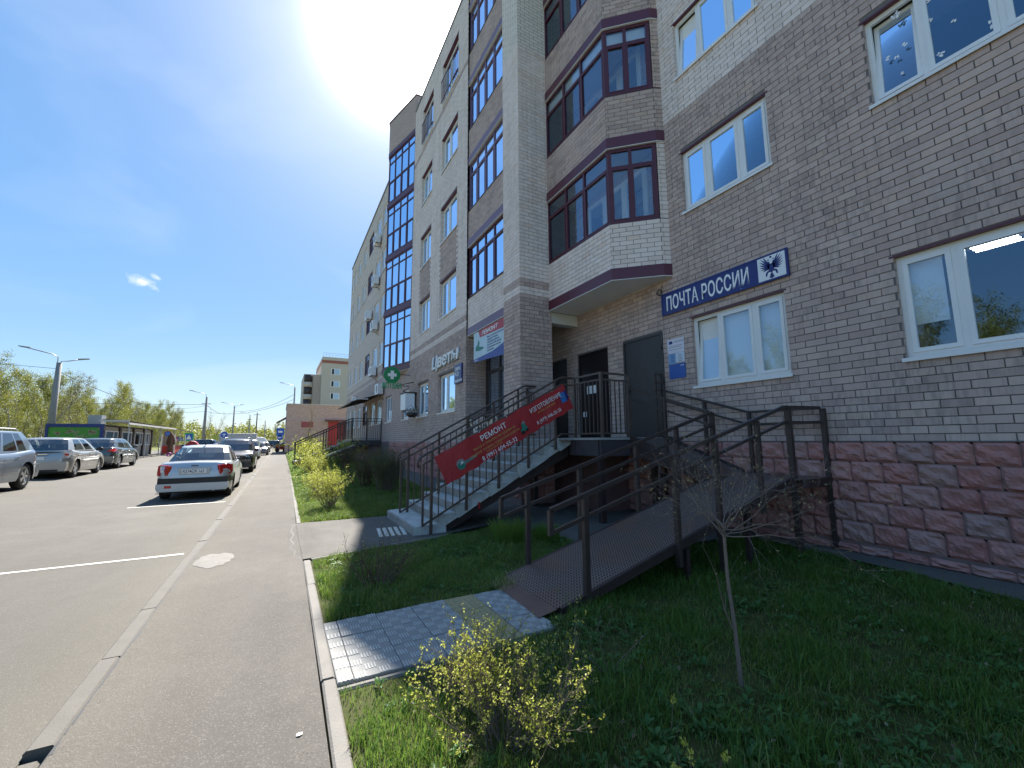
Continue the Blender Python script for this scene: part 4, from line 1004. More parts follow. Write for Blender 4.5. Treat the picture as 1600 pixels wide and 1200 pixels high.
# ---------------- projecting glass bay, plan (4.95,18.65) (4.25,21.2) (4.95,23.4)
GP = [(4.95, 18.65), (4.25, 21.2), (4.95, 23.4)]
gf = []
for p, q in zip(GP, GP[1:]):
    d = Vector((q[0] - p[0], q[1] - p[1], 0)); L = d.length; d /= L; nn = Vector((-d.y, d.x, 0))
    if nn.x > 0: nn = -nn
    gf.append(((p[0], p[1], 0), (d.x, d.y, 0), (nn.x, nn.y, 0), L))
gt = [3.22, 6.15, 9.06, 11.97, 14.88]
for fi, zt in enumerate(gt):
    pz = [(4.95, 18.63), (4.22, 21.2), (4.95, 23.43), (5.1, 23.43), (5.1, 18.63)]
    tb = MB().mat(M_MAROON); tb.prism(pz[::-1], (zt + 0.01, zt + 0.26)); tb.build('bay_trim', BLD)
    if fi == 0: MB().mat(M_SOFFIT).prism([(p[0] + 0.01, p[1]) for p in pz][::-1], (zt - 0.006, zt + 0.009)).build('soffit', BLD)
    if fi < 4:
        for P0, u, n, L in gf: glazed(BLD, P0, u, n, (0.0, L, zt + 0.27, gt[fi + 1]), (0.25, 0.5, 0.75), (zt + 1.45, gt[fi + 1] - 0.4), fw=0.055, d=-0.01)
        MB().mat(M_CURTAIN).prism([(4.95, 18.8), (4.55, 21.2), (4.95, 23.2)][::-1], (zt + 0.27, zt + 1.3)).build('parapet', BLD)
        if fi in (0, 2): MB().mat(M_BLIND).prism([(4.98, 19.4), (4.62, 21.2), (4.98, 22.8)][::-1], (zt + 1.3, gt[fi + 1] - .1)).build('blind', BLD)
cp = MB().mat(M_BWTAUPE); cp.prism([(4.95, 18.64), (4.235, 21.2), (4.95, 23.42), (7, 23.42), (7, 18.64)][::-1], (15.14, 16.9)); cp.build('bay_attic', BLD)
cp = MB().mat(M_MAROON); cp.prism([(4.93, 18.62), (4.20, 21.2), (4.93, 23.46), (7, 23.46), (7, 18.62)][::-1], (16.9, 16.96)); cp.build('coping', BLD)

# ---------------- far wing, Y 23.4 .. 39.4
FW = (23.42, 39.4); fops = []
cols_ = [(24.6, 25.9, 'w'), (26.5, 27.9, 'w'), (29.0, 30.7, 'g'), (31.8, 33.0, 'w'), (34.3, 35.5, 'w'), (36.7, 37.7, 'w'), (38.2, 39.0, 'w')]
for a, c, k in cols_:
    for z in (0.955, 4.43, 7.36, 10.28, 13.18): fops.append((a, c, z, z + (1.39 if z < 1 else 1.44), k))
t = NT('two_tone_brickwork'); g = t.pos(); sp = t.new('ShaderNodeSeparateXYZ'); t.con(g, sp.inputs[0]); cb = t.new('ShaderNodeCombineXYZ'); t.con(t.math('ADD', sp.outputs[0], sp.outputs[1]), cb.inputs[0]); t.con(t.math('ADD', sp.outputs[2], 0.062), cb.inputs[1])
b1 = brtex(t, cb.outputs[0], (0.50, 0.375, 0.33), (0.57, 0.43, 0.38), (0.14, 0.125, 0.115)); b2 = brtex(t, cb.outputs[0], (0.62, 0.52, 0.45), (0.7, 0.6, 0.52), (0.2, 0.18, 0.16))
zz = sp.outputs[2]; st = t.ramp(t.math('DIVIDE', zz, 20.0), [(0.0, (0, 0, 0)), (3.55 / 20, (1, 1, 1)), (3.74 / 20, (0, 0, 0)), (3.93 / 20, (1, 1, 1)), (10.1 / 20, (0, 0, 0)), (10.3 / 20, (1, 1, 1))])
for nd in t.n:
    if nd.bl_idname == 'ShaderNodeValToRGB': nd.color_ramp.interpolation = 'CONSTANT'
t.set(col=t.mix(st, b1.outputs[0], b2.outputs[0]), rough=0.85); M_TWOTONE = t.m
b = MB().mat(M_TWOTONE); wallsheet((WX, 0, 0), U_Y, N_MX, FW[0], FW[1], -0.062, 15.6, [o[:4] for o in fops], mb=b, mat=M_TWOTONE, depth=0.12); b.build('brickwork', BLD)
for i, o_ in enumerate(fops):
    if o_[4] == 'w': frame_window(BLD, (WX, 0, 0), U_Y, N_MX, o_[:4], (0.5, 0.5), depth=0.10, sill=True, lintel=False, room=False, blind=(1, None) if i % 2 else None)
    else: glazed(BLD, (WX, 0, 0), U_Y, N_MX, o_[:4], (0.33, 0.66), (o_[3] - 0.4,), d=-0.03)
# roof edge, cores behind the skins, coping
core = MB().mat(M_CONCRETE)
core.box(DX + 1.0, 20, -7, 12.0, -1.6, 15.7); core.box(WX + 1.1, 20, 12.0, 39.4, -1.6, 15.55)
core.box(DX + 0.14, DX + 1.0, -7.0, -6.86, -1.6, 15.7); core.box(WX + 0.02, WX + 1.1, 39.25, 39.4, -1.6, 15.55)
core.build('core', BLD)
roof = MB().mat(M_MORTARL); roof.box(DX - 0.03, 20.1, -7.1, 8.59, 15.72, 15.95); roof.box(WX - 0.03, 20.1, 8.60, 18.62, 15.92, 16.02); roof.box(WX - 0.04, 20.1, 23.47, 39.5, 15.6, 15.72); RF = roof.build('roof', BLD)
bk = MB().mat(M_BWLIGHT); bk.prism([(5.81, 8.6), (5.81, 6.28), (6.545, 5.6), (6.7, 5.53), (6.7, 8.6)][::-1], (15.9, 15.93)); bk.build('bay_roof', BLD)
bk = MB().mat(M_BWTAUPE); bk.box(WX, 20, 39.4, 39.42, -1.6, 15.6); bk.build('end_wall', BLD)
rail = MB().mat(M_STEELG)
for (y0, y1, zb, x) in ((9.6, 18.5, 16.02, WX + 0.12), (23.6, 39.3, 15.72, WX + 0.1)):
    for h_ in (0.22, 0.42): rail.box(x - 0.015, x + 0.015, y0, y1, zb + h_ - 0.015, zb + h_ + 0.015)
    k = int((y1 - y0) / 1.1)
    for i in range(k + 1): y = y0 + (y1 - y0) * i / k; rail.box(x - 0.018, x + 0.018, y - 0.018, y + 0.018, zb, zb + 0.42)
rail.build('roof_railing', BLD)
WALLF.build('wall', BLD)

# ---------------- bricks: the 300 that show largest are objects, the rest two joined parts
def brick_visible(bk):
    P0, u, n, g0, g1, a, c, kind, pr, full = bk
    if not full or kind not in 'TL': return None
    m = (g0 + g1) / 2; p = Vector((P0[0] + u[0] * m, P0[1] + u[1] * m, (a + c) / 2))
    d = p.dot(f2)
    if d < 0.5: return None
    x = 800 + 657 * p.dot(r3) / d; y = 600 - 657 * p.dot(u3) / d
    if not (0 < x < 1600 and 0 < y < 1200): return None
    if P0[0] != DX or n[0] > -0.5 or m > 5.5: return None
    area = abs(Vector(n).dot(p)) / (p.length ** 3) * (p.length / d) ** 3
    return area
sc_ = [(brick_visible(bk), i) for i, bk in enumerate(BR.b)]
best = sorted([(s_, i) for s_, i in sc_ if s_ is not None], reverse=True)[:298]; chosen = {i for _, i in best}
def brick_mesh(mat):
    b = MB().mat(mat); L, H, D = PITCH - JT, ROW - JT, 0.010; e = 0.002
    n0 = len(b.v); b.v += [(0.02, 0, 0), (0.02, L, 0), (0.02, L, H), (0.02, 0, H), (-D + e, 0, 0), (-D + e, L, 0), (-D + e, L, H), (-D + e, 0, H), (-D, e, e), (-D, L - e, e), (-D, L - e, H - e), (-D, e, H - e)]
    for i in range(4):
        j = (i + 1) % 4; b.face((i, 4 + i, 4 + j, j)); b.face((4 + i, 8 + i, 8 + j, 4 + j))
    b.face((8, 11, 10, 9)); return b.mesh('brick')
bm_ = {'T': brick_mesh(M_TAUPE), 'L': brick_mesh(M_LIGHT)}
for i in sorted(chosen):
    P0, u, n, g0, g1, a, c, kind, pr, full = BR.b[i]
    link('brick', bm_[kind], BLD, world=True, loc=(P0[0] + rng.uniform(-0.0015, 0.0015), g0, a))
for kind, mat in (('T', M_TAUPE), ('L', M_LIGHT)):
    V = []; tn = []
    for i, (P0, u, n, g0, g1, a, c, kd, pr, full) in enumerate(BR.b):
        if kd != kind or i in chosen: continue
        p_ = pr + nrs.uniform(-0.0015, 0.0015)
        q = []
        for off in (-0.003, p_):
            for uu, z in ((g0, a), (g1, a), (g1, c), (g0, c)): q.append((P0[0] + u[0] * uu + n[0] * off, P0[1] + u[1] * uu + n[1] * off, z))
        V.append(q); tn.append(nrs.rand())
    V = np.array(V); N = len(V); Fq = np.array([(4, 5, 6, 7), (0, 1, 5, 4), (1, 2, 6, 5), (2, 3, 7, 6), (3, 0, 4, 7)])
    F = (Fq[None] + (np.arange(N) * 8)[:, None, None]).reshape(-1, 4)
    link('brick_courses', npmesh('brick_courses', V.reshape(-1, 3), F, [mat], tone=np.repeat(tn, 5)), BLD, kind='stuff', label='cream brick courses' if kind == 'L' else 'grey brown brick courses')
    print('bricks', kind, N)
# ================================================================== PORCH, STAIRS, RAMP, RAILINGS
# porch slab on a stained wall
PO = thing('entrance_porch', 'raised concrete porch with dark tiled edge in front of the steel doors', 'porch', (5.8, 8.0, -1.5))
sl = MB().mat(M_CONCRETE); sl.box(4.98, 6.66, 5.86, 12.0, -0.02, 0.022); sl.build('floor_slab', PO)
sl = MB().mat(M_PORCH)
for (x0, x1, y0, y1) in ((5.02, 5.80, 5.88, 5.93), (5.81, 6.64, 5.88, 5.93)): sl.box(x0, x1, y0, y1, -0.31, -0.021); sl.build('edge_tile', PO); sl = MB().mat(M_PORCH)
for y0, y1 in ((5.94, 6.60), (6.61, 6.78)): sl.box(5.0, 5.05, y0, y1, -0.31, -0.021); sl.build('edge_tile', PO); sl = MB().mat(M_PORCH)
sl.box(5.06, 6.66, 5.94, 12.0, -0.30, -0.021); sl.build('slab', PO)
sw = MB().mat(M_DARKWALL); sw.box(5.95, 6.66, 6.9, 12.0, -1.5, -0.301); sw.box(5.5, 5.72, 8.62, 8.8, -1.5, -0.301); sw.build('support_wall', PO)
for (x, y) in ((5.15, 6.05), (6.5, 6.05), (5.15, 8.35)):
    MB().mat(M_BROWND).box(x - 0.05, x + 0.05, y - 0.05, y + 0.05, -1.5, -0.301).build('support_post', PO)
th = MB().mat(M_CONCRETE); th.box(4.90, 4.979, 6.70, 8.3, -0.03, 0.018); th.build('threshold', PO)
ru = MB().mat(M_TILE); ru.box(4.72, 4.98, 6.62, 8.45, -0.02, 0.015); ru.build('paving_slab', PO)

# staircase: ten precast steps on two steel stringers, Y 6.8 .. 8.7
ST = thing('entrance_staircase', 'chipped concrete staircase on steel stringers rising to the porch', 'staircase', (2.1, 7.7, -1.5))
SY0, SY1 = 6.78, 8.66
def step_mesh(seed, first=False):
    rr = random.Random(seed); j = lambda a=0.008: rr.uniform(-a, a)
    L = SY1 - SY0; ny = 13; b = MB().mat(M_STEPC)
    prof = [(-0.02, 0.0), (-0.01, 0.012), (0.0, 0.014), (0.36, 0.012), (0.36, -0.05), (0.05, -0.22), (0.0, -0.135)] if not first else [(-0.12, -0.01), (-0.10, 0.006), (0.0, 0.01), (0.42, 0.01), (0.42, -0.14), (0.1, -0.14), (-0.12, -0.14)]
    rings = []
    for k in range(ny):
        y = L * k / (ny - 1); n0 = len(b.v)
        e = 1.0 if 0 < k < ny - 1 else 2.0
        for i, (x, z) in enumerate(prof):
            b.v.append((x + j(0.004) * e * (1 if i < 2 else .5), y + (j(0.012) if k in (0, ny - 1) else 0), z + j(0.003) * e))
        rings.append(n0)
    n = len(prof)
    for a, c in zip(rings, rings[1:]):
        for i in range(n):
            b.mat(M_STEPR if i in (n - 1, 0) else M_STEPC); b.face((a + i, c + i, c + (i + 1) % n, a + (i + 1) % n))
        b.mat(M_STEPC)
    b.face([rings[0] + i for i in range(n)]); b.face([rings[-1] + i for i in range(n)][::-1])
    return b.mesh('step')
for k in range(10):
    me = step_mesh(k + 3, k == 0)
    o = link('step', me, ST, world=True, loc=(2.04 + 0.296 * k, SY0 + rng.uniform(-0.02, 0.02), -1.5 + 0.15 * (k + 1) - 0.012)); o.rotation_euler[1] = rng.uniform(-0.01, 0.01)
for y in (SY0 + 0.10, SY1 - 0.14):
    s = MB().mat(M_BROWND); poly = [(2.25, -1.5), (2.55, -1.5), (5.02, -0.33), (5.02, -0.14), (4.7, -0.13)]
    s.prism(poly, (y, y + 0.08), lambda a, b_, c: (a, c, b_)); s.build('stringer', ST)
# recess in one riser end
MB().mat(M_RED).box(3.02, 3.06, SY0 - 0.03, SY0 - 0.024, -1.16, -1.06).build('rusty_plate', ST)

def railing(name, label, Y, cat='railing', group=None):
    t = thing(name, label, cat, (2.2, Y, -1.5), group=group)
    m = 0.530; zt = lambda x: 1.195 + (x - 4.77) * m          # top rail
    lo = lambda x: zt(x) - 0.14; bo = lambda x: zt(x) - 1.10
    h = MB().mat(M_BROWN)
    pts = [(1.975, Y, zt(1.975) - 0.15), (1.955, Y, zt(1.955) - 0.075), (1.985, Y, zt(1.985) - 0.012), (2.06, Y, zt(2.06))] + [(x, Y, zt(x)) for x in (3.0, 4.0, 4.76)] + [(4.82, Y, 1.205), (5.08, Y, 1.205)]
    h.tube(pts, 0.021, 8); h.build('handrail', t)
    for nm, f, x0, x1 in (('mid_rail', lo, 2.04, 4.78), ('bottom_rail', bo, 2.04, 4.78)):
        b = MB().mat(M_BROWN); b.bar((x0, Y, f(x0)), (x1, Y, f(x1)), 0.03, 0.03)
        if nm == 'mid_rail': b.bar((x1, Y, f(x1) + 0.005), (5.08, Y, f(x1) + 0.005), 0.03, 0.03)
        else: b.bar((x1, Y, f(x1)), (5.08, Y, f(x1)), 0.03, 0.03)
        b.build(nm, t)
    posts = [2.19, 2.80, 3.41, 4.02, 4.63]
    for i, x in enumerate(posts):
        b = MB().mat(M_BROWN); b.bar((x, Y, max(-1.5, bo(x) - 0.22)), (x, Y, zt(x) - 0.01), 0.042, 0.042); b.build('post', t)
    b = MB().mat(M_BROWN); b.bar((2.05, Y, bo(2.05) + 0.02), (2.05, Y, lo(2.05)), 0.032, 0.032); b.build('end_post', t)
    me = None; x = 2.05; k = 0
    bl = MB().mat(M_BROWN); bl.box(-0.008, 0.008, -0.008, 0.008, 0.0, 0.94); me = bl.mesh('baluster')
    for i in range(4):
        for j in range(1, 5):
            xx = posts[i] + (posts[i + 1] - posts[i]) * j / 5
            link('baluster', me, t, world=True, loc=(xx, Y, bo(xx) + 0.01))
    return t
railing('stair_railing', 'brown steel railing on the ramp side of the stairs carrying the long red banner', 6.74)
railing('stair_railing', 'brown steel railing on the far side of the concrete stairs', 8.18)

PR = thing('porch_railing', 'brown steel barred railing round the corner of the porch before the doors', 'railing', (5.08, 5.9, 0.0))
bl = MB().mat(M_BROWN); bl.box(-0.009, 0.009, -0.009, 0.009, 0.0, 0.99); bal = bl.mesh('baluster')
def rail_run(t, p, q, z0, tops, n, posts=True, m=M_BROWN, balm=None, zb=0.10):
    p, q = Vector((*p, 0)), Vector((*q, 0))
    for i, zz in enumerate(tops):
        b = MB().mat(m); b.bar((p.x, p.y, z0 + zz), (q.x, q.y, z0 + zz), 0.036 if i == 0 else 0.03, 0.036 if i == 0 else 0.03); b.build('top_rail' if i == 0 else 'rail', t)
    for k in range(1, n):
        c = p + (q - p) * k / n
        link('baluster', balm or bal, t, world=True, loc=(c.x, c.y, z0 + zb))
def post(t, x, y, z0, z1, w=0.045, m=M_BROWN, name='post'):
    b = MB().mat(m); b.box(x - w / 2, x + w / 2, y - w / 2, y + w / 2, z0, z1); b.build(name, t)
rail_run(PR, (5.08, 5.90), (5.08, 6.72), 0.0, (1.20, 1.08, 0.10), 7)
rail_run(PR, (5.08, 5.90), (5.74, 5.90), 0.0, (1.20, 1.08, 0.10), 6)
for x, y in ((5.08, 5.90), (5.08, 6.70), (5.74, 5.90)): post(PR, x, y, -0.02, 1.22, 0.05)
PR3 = thing('porch_railing', 'short railing frame between the far stair rail and the pillar', 'railing', (4.9, 8.3, 0.0))
rail_run(PR3, (5.10, 8.18), (5.10, 8.56), 0.0, (1.20, 1.08), 4); post(PR3, 5.10, 8.56, 0.0, 1.2)
PR2 = thing('flower_railing', 'dark railing hung with a garland of artificial flowers below the repair banner', 'railing', (5.0, 10.7, 0.0))
rail_run(PR2, (5.0, 9.48), (5.0, 11.97), -0.30, (0.98, 0.86, 0.10), 22, m=M_BROWND)
for y in (9.5, 10.7, 11.95): post(PR2, 5.0, y, -0.3, 0.69, m=M_BROWND)
FG = thing('flower_garland', 'garland of white pink and cream artificial flowers on the dark railing', 'flowers', (4.95, 10.6, 0.3))
fw = [MB().mat(simple(n_, c_, 0.7, var=0.2, scale=30)) for n_, c_ in (('white_petal', (0.72, 0.70, 0.68)), ('pink_petal', (0.55, 0.25, 0.27)), ('cream_petal', (0.62, 0.52, 0.36)), ('garland_leaf', (0.10, 0.16, 0.07)))]
rr = random.Random(12)
for i in range(210):
    y = 9.75 + 1.75 * rr.random(); z = 0.62 - abs(rr.gauss(0, 0.16)) - 0.10 * math.sin((y - 9.7) * 3.2) ** 2; x = 4.93 - rr.random() * 0.08; r = rr.uniform(0.025, 0.055); k = rr.choice([0, 0, 1, 2, 2, 3])
    for q in range(5):
        a = q * 2 * PI / 5 + i; c = Vector((x, y, z)); d = Vector((rr.uniform(-0.5, -0.1), math.cos(a), math.sin(a))).normalized(); s = d.cross(Vector((1, 0, 0))).normalized()
        fw[k].poly([c, c + d * r * 0.6 + s * r * 0.4, c + d * r, c + d * r * 0.6 - s * r * 0.4])
for b_, nm in zip(fw, ('white_flowers', 'pink_flowers', 'cream_flowers', 'leaves')): b_.build(nm, FG, kind='stuff')

# wheelchair ramp
t = NT('perforated_deck'); g = t.pos(); mp_ = t.map(g, (1, 1, 1)); sp = t.new('ShaderNodeSeparateXYZ'); t.con(g, sp.inputs[0])
# zigzag rows of slots pressed into the sheet
zx = t.math('MULTIPLY', sp.outputs[0], 30.0); zy = t.math('MULTIPLY', sp.outputs[1], 22.0)
zig = t.math('ABSOLUTE', t.math('SUBTRACT', t.math('FRACT', zy), 0.5))
ph = t.math('FRACT', t.math('ADD', zx, t.math('MULTIPLY', zig, 1.5)))
slot = t.math('MULTIPLY', t.math('LESS_THAN', ph, 0.55), t.math('GREATER_THAN', t.math('FRACT', t.math('ADD', zy, 0.5)), 0.16))
rust = t.ramp(t.noise(2.3, 6, 0.6, g), [(0.45, (0, 0, 0)), (0.66, (1, 1, 1))]); base = t.mix(t.math('MULTIPLY', rust, 0.7), (0.23, 0.165, 0.14), (0.30, 0.14, 0.07))
wear = t.ramp(t.noise(1.1, 3, 0.5, g), [(0.4, (0, 0, 0)), (0.7, (1, 1, 1))]); base = t.mix(t.math('MULTIPLY', wear, 0.5), base, (0.29, 0.25, 0.23))
t.set(col=t.mix(slot, base, (0.012, 0.010, 0.009)), rough=0.5, metal=0.1, spec=0.5); t.bump(t.math('SUBTRACT', 1.0, slot), 0.8, 0.006); M_DECK = t.m
M_DECKP = simple('rusty_brown_plate', (0.19, 0.115, 0.09), 0.6, metal=0.2, var=0.35, scale=5, bump=0.2)
RA = thing('wheelchair_ramp', 'long brown steel wheelchair ramp with perforated deck doubling back to the porch', 'ramp', (4.0, 3.8, -1.5))
d = MB().mat(M_DECK); ry0, ry1 = 3.27, 4.27
def dz(x): return -1.487 + (x - 2.2) * (0.937 / 3.8)
n0 = 24
for i in range(n0):
    a, c = 2.2 + 3.8 * i / n0, 2.2 + 3.8 * (i + 1) / n0
    d.quad((a, ry0, dz(a)), (c, ry0, dz(c)), (c, ry1, dz(c)), (a, ry1, dz(a)))
d.build('ramp_deck', RA)
MB().mat(M_DECKP).quad((1.99, 3.20, -1.488), (2.21, 3.24, -1.478), (2.21, 4.22, -1.478), (2.03, 3.99, -1.488)).build('toe_plate', RA)
for y in (ry0 - 0.04, ry1):
    s = MB().mat(M_BROWND); s.prism([(2.25, -1.56), (6.0, -0.65), (6.0, -0.535), (2.25, -1.475)], (y, y + 0.04), lambda a, b_, c: (a, c, b_)); s.build('side_channel', RA)
ld = MB().mat(M_DECK); ld.box(6.002, 6.62, 3.10, 4.28, -0.56, -0.548); ld.box(5.72, 6.001, 4.10, 4.28, -0.562, -0.551); ld.build('landing_deck', RA)
for (x0, x1, y0, y1) in ((6.0, 6.64, 3.06, 3.10), (6.62, 6.66, 3.10, 4.3), (6.0, 6.62, 4.28, 4.31)):
    MB().mat(M_BROWND).box(x0, x1, y0, y1, -0.655, -0.545).build('landing_beam', RA)
ud = MB().mat(M_DECK); 
for i in range(10):
    a, c = 4.285 + 1.6 * i / 10, 4.285 + 1.6 * (i + 1) / 10; f = lambda y: -0.548 + (y - 4.285) * 0.565 / 1.6
    ud.quad((5.74, a, f(a)), (6.60, a, f(a)), (6.60, c, f(c)), (5.74, c, f(c)))
ud.build('upper_deck', RA)
for x in (5.70, 6.60):
    s = MB().mat(M_BROWND); s.prism([(4.285, -0.67), (4.285, -0.50), (5.87, 0.07), (5.87, -0.30)], (x, x + 0.035), lambda a, b_, c: (c, a, b_)); s.build('side_channel', RA)
sk = MB().mat(M_DARKWALL); sk.quad((6.66, 4.3, -0.55), (6.66, 5.87, 0.02), (6.66, 5.87, -1.5), (6.66, 4.3, -1.5)); 
# support legs under the deck
for x, y, zt in ((3.9, ry0 - 0.02, dz(3.9) - 0.1), (5.0, ry0 - 0.02, dz(5.0) - 0.1), (5.0, ry1 + 0.02, dz(5.0) - 0.1), (5.9, ry1 + 0.02, -0.66), (6.60, 4.25, -0.66), (5.72, 5.2, -0.45), (6.62, 5.2, -0.45)):
    post(RA, x, y, -1.52, zt, 0.055, M_BROWND, 'support_leg')
RR = thing('ramp_railing', 'outer brown steel railing of the ramp and its landing nearest the camera', 'railing', (2.5, 3.25, -1.5))
def rz(x): return -0.63 + (x - 2.15) * (1.04 / 3.82)
Y_ = 3.235
h = MB().mat(M_BROWNR); h.bar((2.15, Y_, rz(2.15)), (5.97, Y_, rz(5.97)), 0.042, 0.042); h.bar((5.97, Y_, 0.409), (6.61, 3.11, 0.409), 0.042, 0.042); h.bar((6.61, 3.11, 0.409), (6.62, 4.12, 0.409), 0.038, 0.038); h.build('top_rail', RR)
h = MB().mat(M_BROWNR); h.bar((2.15, Y_, rz(2.15) - 0.20), (5.97, Y_, 0.205), 0.034, 0.034); h.bar((5.97, Y_, 0.205), (6.61, 3.11, 0.205), 0.034, 0.034); h.bar((6.61, 3.11, 0.205), (6.62, 4.12, 0.205), 0.034, 0.034); h.build('mid_rail', RR)
h = MB().mat(M_BROWNR); h.bar((2.15, Y_, rz(2.15) - 0.22), (2.15, Y_, rz(2.15)), 0.042, 0.042); h.build('end_post', RR)
for x, zb in ((2.54, -1.52), (3.74, -1.33), (4.44, -1.52), (5.28, -0.93)): post(RR, x, Y_ - (0.03 if x > 3 else 0.0), zb, rz(x) - 0.01, 0.052, M_BROWNR)
post(RR, 6.03, 3.22, -1.52, 0.40, 0.066, M_BROWNR); post(RR, 6.64, 3.08, -1.52, 0.40, 0.060, M_BROWNR)
R2_ = thing('ramp_railing', 'inner brown steel railing between the ramp and the path to the stairs', 'railing', (2.5, 4.3, -1.5))
Y_ = 4.31; rz2 = lambda x: -0.655 + (x - 2.21) * (1.05 / 3.72)
h = MB().mat(M_BROWNR); h.bar((2.21, Y_, rz2(2.21)), (5.93, Y_, rz2(5.93)), 0.042, 0.042); h.build('top_rail', R2_)
h = MB().mat(M_BROWNR); h.bar((2.21, Y_, rz2(2.21) - 0.2), (5.93, Y_, rz2(5.93) - 0.2), 0.034, 0.034); h.build('mid_rail', R2_)
h = MB().mat(M_BROWNR); h.bar((2.21, Y_, rz2(2.21) - 0.22), (2.21, Y_, rz2(2.21)), 0.042, 0.042); h.build('end_post', R2_)
for x in (2.56, 3.32, 4.30, 5.12): post(R2_, x, Y_ + 0.01, -1.52, rz2(x) - 0.01, 0.052, M_BROWNR)
post(R2_, 5.94, Y_, -0.9, 0.40, 0.058, M_BROWNR)
R3_ = thing('ramp_railing', 'railing of the upper ramp flight along the brick wall under the post office window', 'railing', (6.6, 5.0, -0.5))
u1 = lambda y: 0.405 + (y - 4.118) * (0.53 / 1.69)
for off, w, nm in ((0, 0.038, 'top_rail'), (-0.2, 0.032, 'mid_rail')):
    h = MB().mat(M_BROWNR); h.bar((6.6, 4.118, u1(4.118) + off), (6.6, 5.81, u1(5.81) + off), w, w); h.build(nm, R3_)
for y in (4.12, 4.92): post(R3_, 6.6, y, u1(y) - 0.95, u1(y), 0.05, M_BROWNR)
post(R3_, 6.58, 5.86, -1.5, 1.27, 0.05, M_BROWNR); post(R3_, 6.44, 5.86, 0.02, 1.27, 0.03, M_BROWNR)
h = MB().mat(M_BROWN)
for z in (1.27, 1.10, 0.95, 0.8): h.bar((6.38, 5.86, z), (6.64, 5.86, z), 0.03, 0.022)
h.build('bracket', R3_)
R4_ = thing('ramp_railing', 'inner railing of the upper ramp flight leading down from the porch corner', 'railing', (5.8, 5.0, -0.5))
u2_ = lambda y: 0.39 + (y - 4.20) * (0.55 / 1.66)
for off, w, nm in ((0, 0.038, 'top_rail'), (-0.2, 0.032, 'mid_rail')):
    h = MB().mat(M_BROWNR); h.bar((5.76, 4.24, u2_(4.24) + off), (5.74, 5.88, u2_(5.88) + off), w, w); h.build(nm, R4_)
for y in (5.05,): post(R4_, 5.74, y, u2_(y) - 1.0, u2_(y), 0.045, M_BROWNR)

# ================================================================== BANNERS AND SIGNS
t = NT('red_banner_vinyl'); t.set(col=(0.43, 0.028, 0.032), rough=0.45); t.bump(t.noise(6, 4, vec=t.map(t.pos(), (1, 1, .5))), 0.7, 0.03); M_BANR = t.m
M_OCHRE = simple('ochre_lettering', (0.62, 0.36, 0.10), 0.6, var=0.02); M_TEAL = simple('teal_print', (0.02, 0.20, 0.15), 0.5, var=0.4, scale=25); M_BLUEP = simple('blue_print', (0.03, 0.17, 0.48), 0.5, var=0.25, scale=20); M_GREYP = simple('grey_print', (0.25, 0.25, 0.25), 0.5, var=0.3, scale=20)
BN = thing('repair_banner', 'long red vinyl banner with white phone numbers tied along the stair railing', 'banner', (2.4, 6.70, -0.7))
A = R(27.3); ux, uz = math.cos(A), math.sin(A); BY = 6.705
def BP(u, v, off=0.0):  # u along, v up from the lower edge
    return (2.445 + u * ux - v * uz, BY - off - 0.014 * math.sin(u * 5.3) * math.cos(v * 3) - 0.006 * math.sin(u * 13 + 1), -0.735 + u * uz + v * ux)
b = MB().mat(M_BANR); NU, NV = 60, 8; n0 = len(b.v); b.smooth = True
for j in range(NV + 1):
    for i in range(NU + 1):
        u, v = 2.93 * i / NU, 0.51 * j / NV
        sag = 0.012 * math.sin(i * 0.9) * (1 if j == 0 else 0) + (0.010 * math.sin(i * 0.55) if j == NV else 0)
        b.v.append(BP(u, v + sag))
for j in range(NV):
    for i in range(NU): k = n0 + j * (NU + 1) + i; b.face((k, k + 1, k + NU + 2, k + NU + 1))
b.build('banner_sheet', BN)
XD, YD = (ux, 0, uz), (-uz, 0, ux)
def btext(s, u, v, size, mat=M_WPAINT, bold=0.0, sx=1.0, align='LEFT', sp=1.0):
    p = BP(u, v); return text('lettering', s, (p[0], BY - 0.026, p[2]), XD, YD, size, mat, BN, ext=0.001, sx=sx, bold=bold, align=align, spacing=sp)
btext('РЕМОНТ', 0.86, 0.345, 0.135, bold=0.0012, sx=0.98)
btext('бензо и электро инструмента', 0.66, 0.265, 0.066, M_OCHRE, sx=0.95)
btext('садовой техники, сварочные работы', 0.55, 0.185, 0.066, M_OCHRE, sx=0.92)
btext('электро двигателей', 0.86, 0.140, 0.036, M_OCHRE)
btext('8 (991) 604-55-32', 0.74, 0.035, 0.108, bold=0.0006, sx=0.93, sp=1.04)
btext('ИЗГОТОВЛЕНИЕ', 1.98, 0.335, 0.118, bold=0.0008, sx=0.80, sp=1.04)
btext('котлов отопления', 2.12, 0.265, 0.055, M_OCHRE, sx=0.95)
btext('8 (977) 446-55-32', 2.02, 0.085, 0.094, bold=0.0004, sx=0.86, sp=1.04)
def bpoly(pts, m, u0, v0, s=1.0, off=0.024):
    q = MB().mat(m)
    pp = []
    for a, c in pts: p = BP(u0 + a * s, v0 + c * s); pp.append((p[0], BY - off, p[2]))
    q.poly(pp); return q
def circ(cx, cy, r, n=14, sy=1.0): return [(cx + r * math.cos(2 * PI * k / n), cy + sy * r * math.sin(2 * PI * k / n)) for k in range(n)]
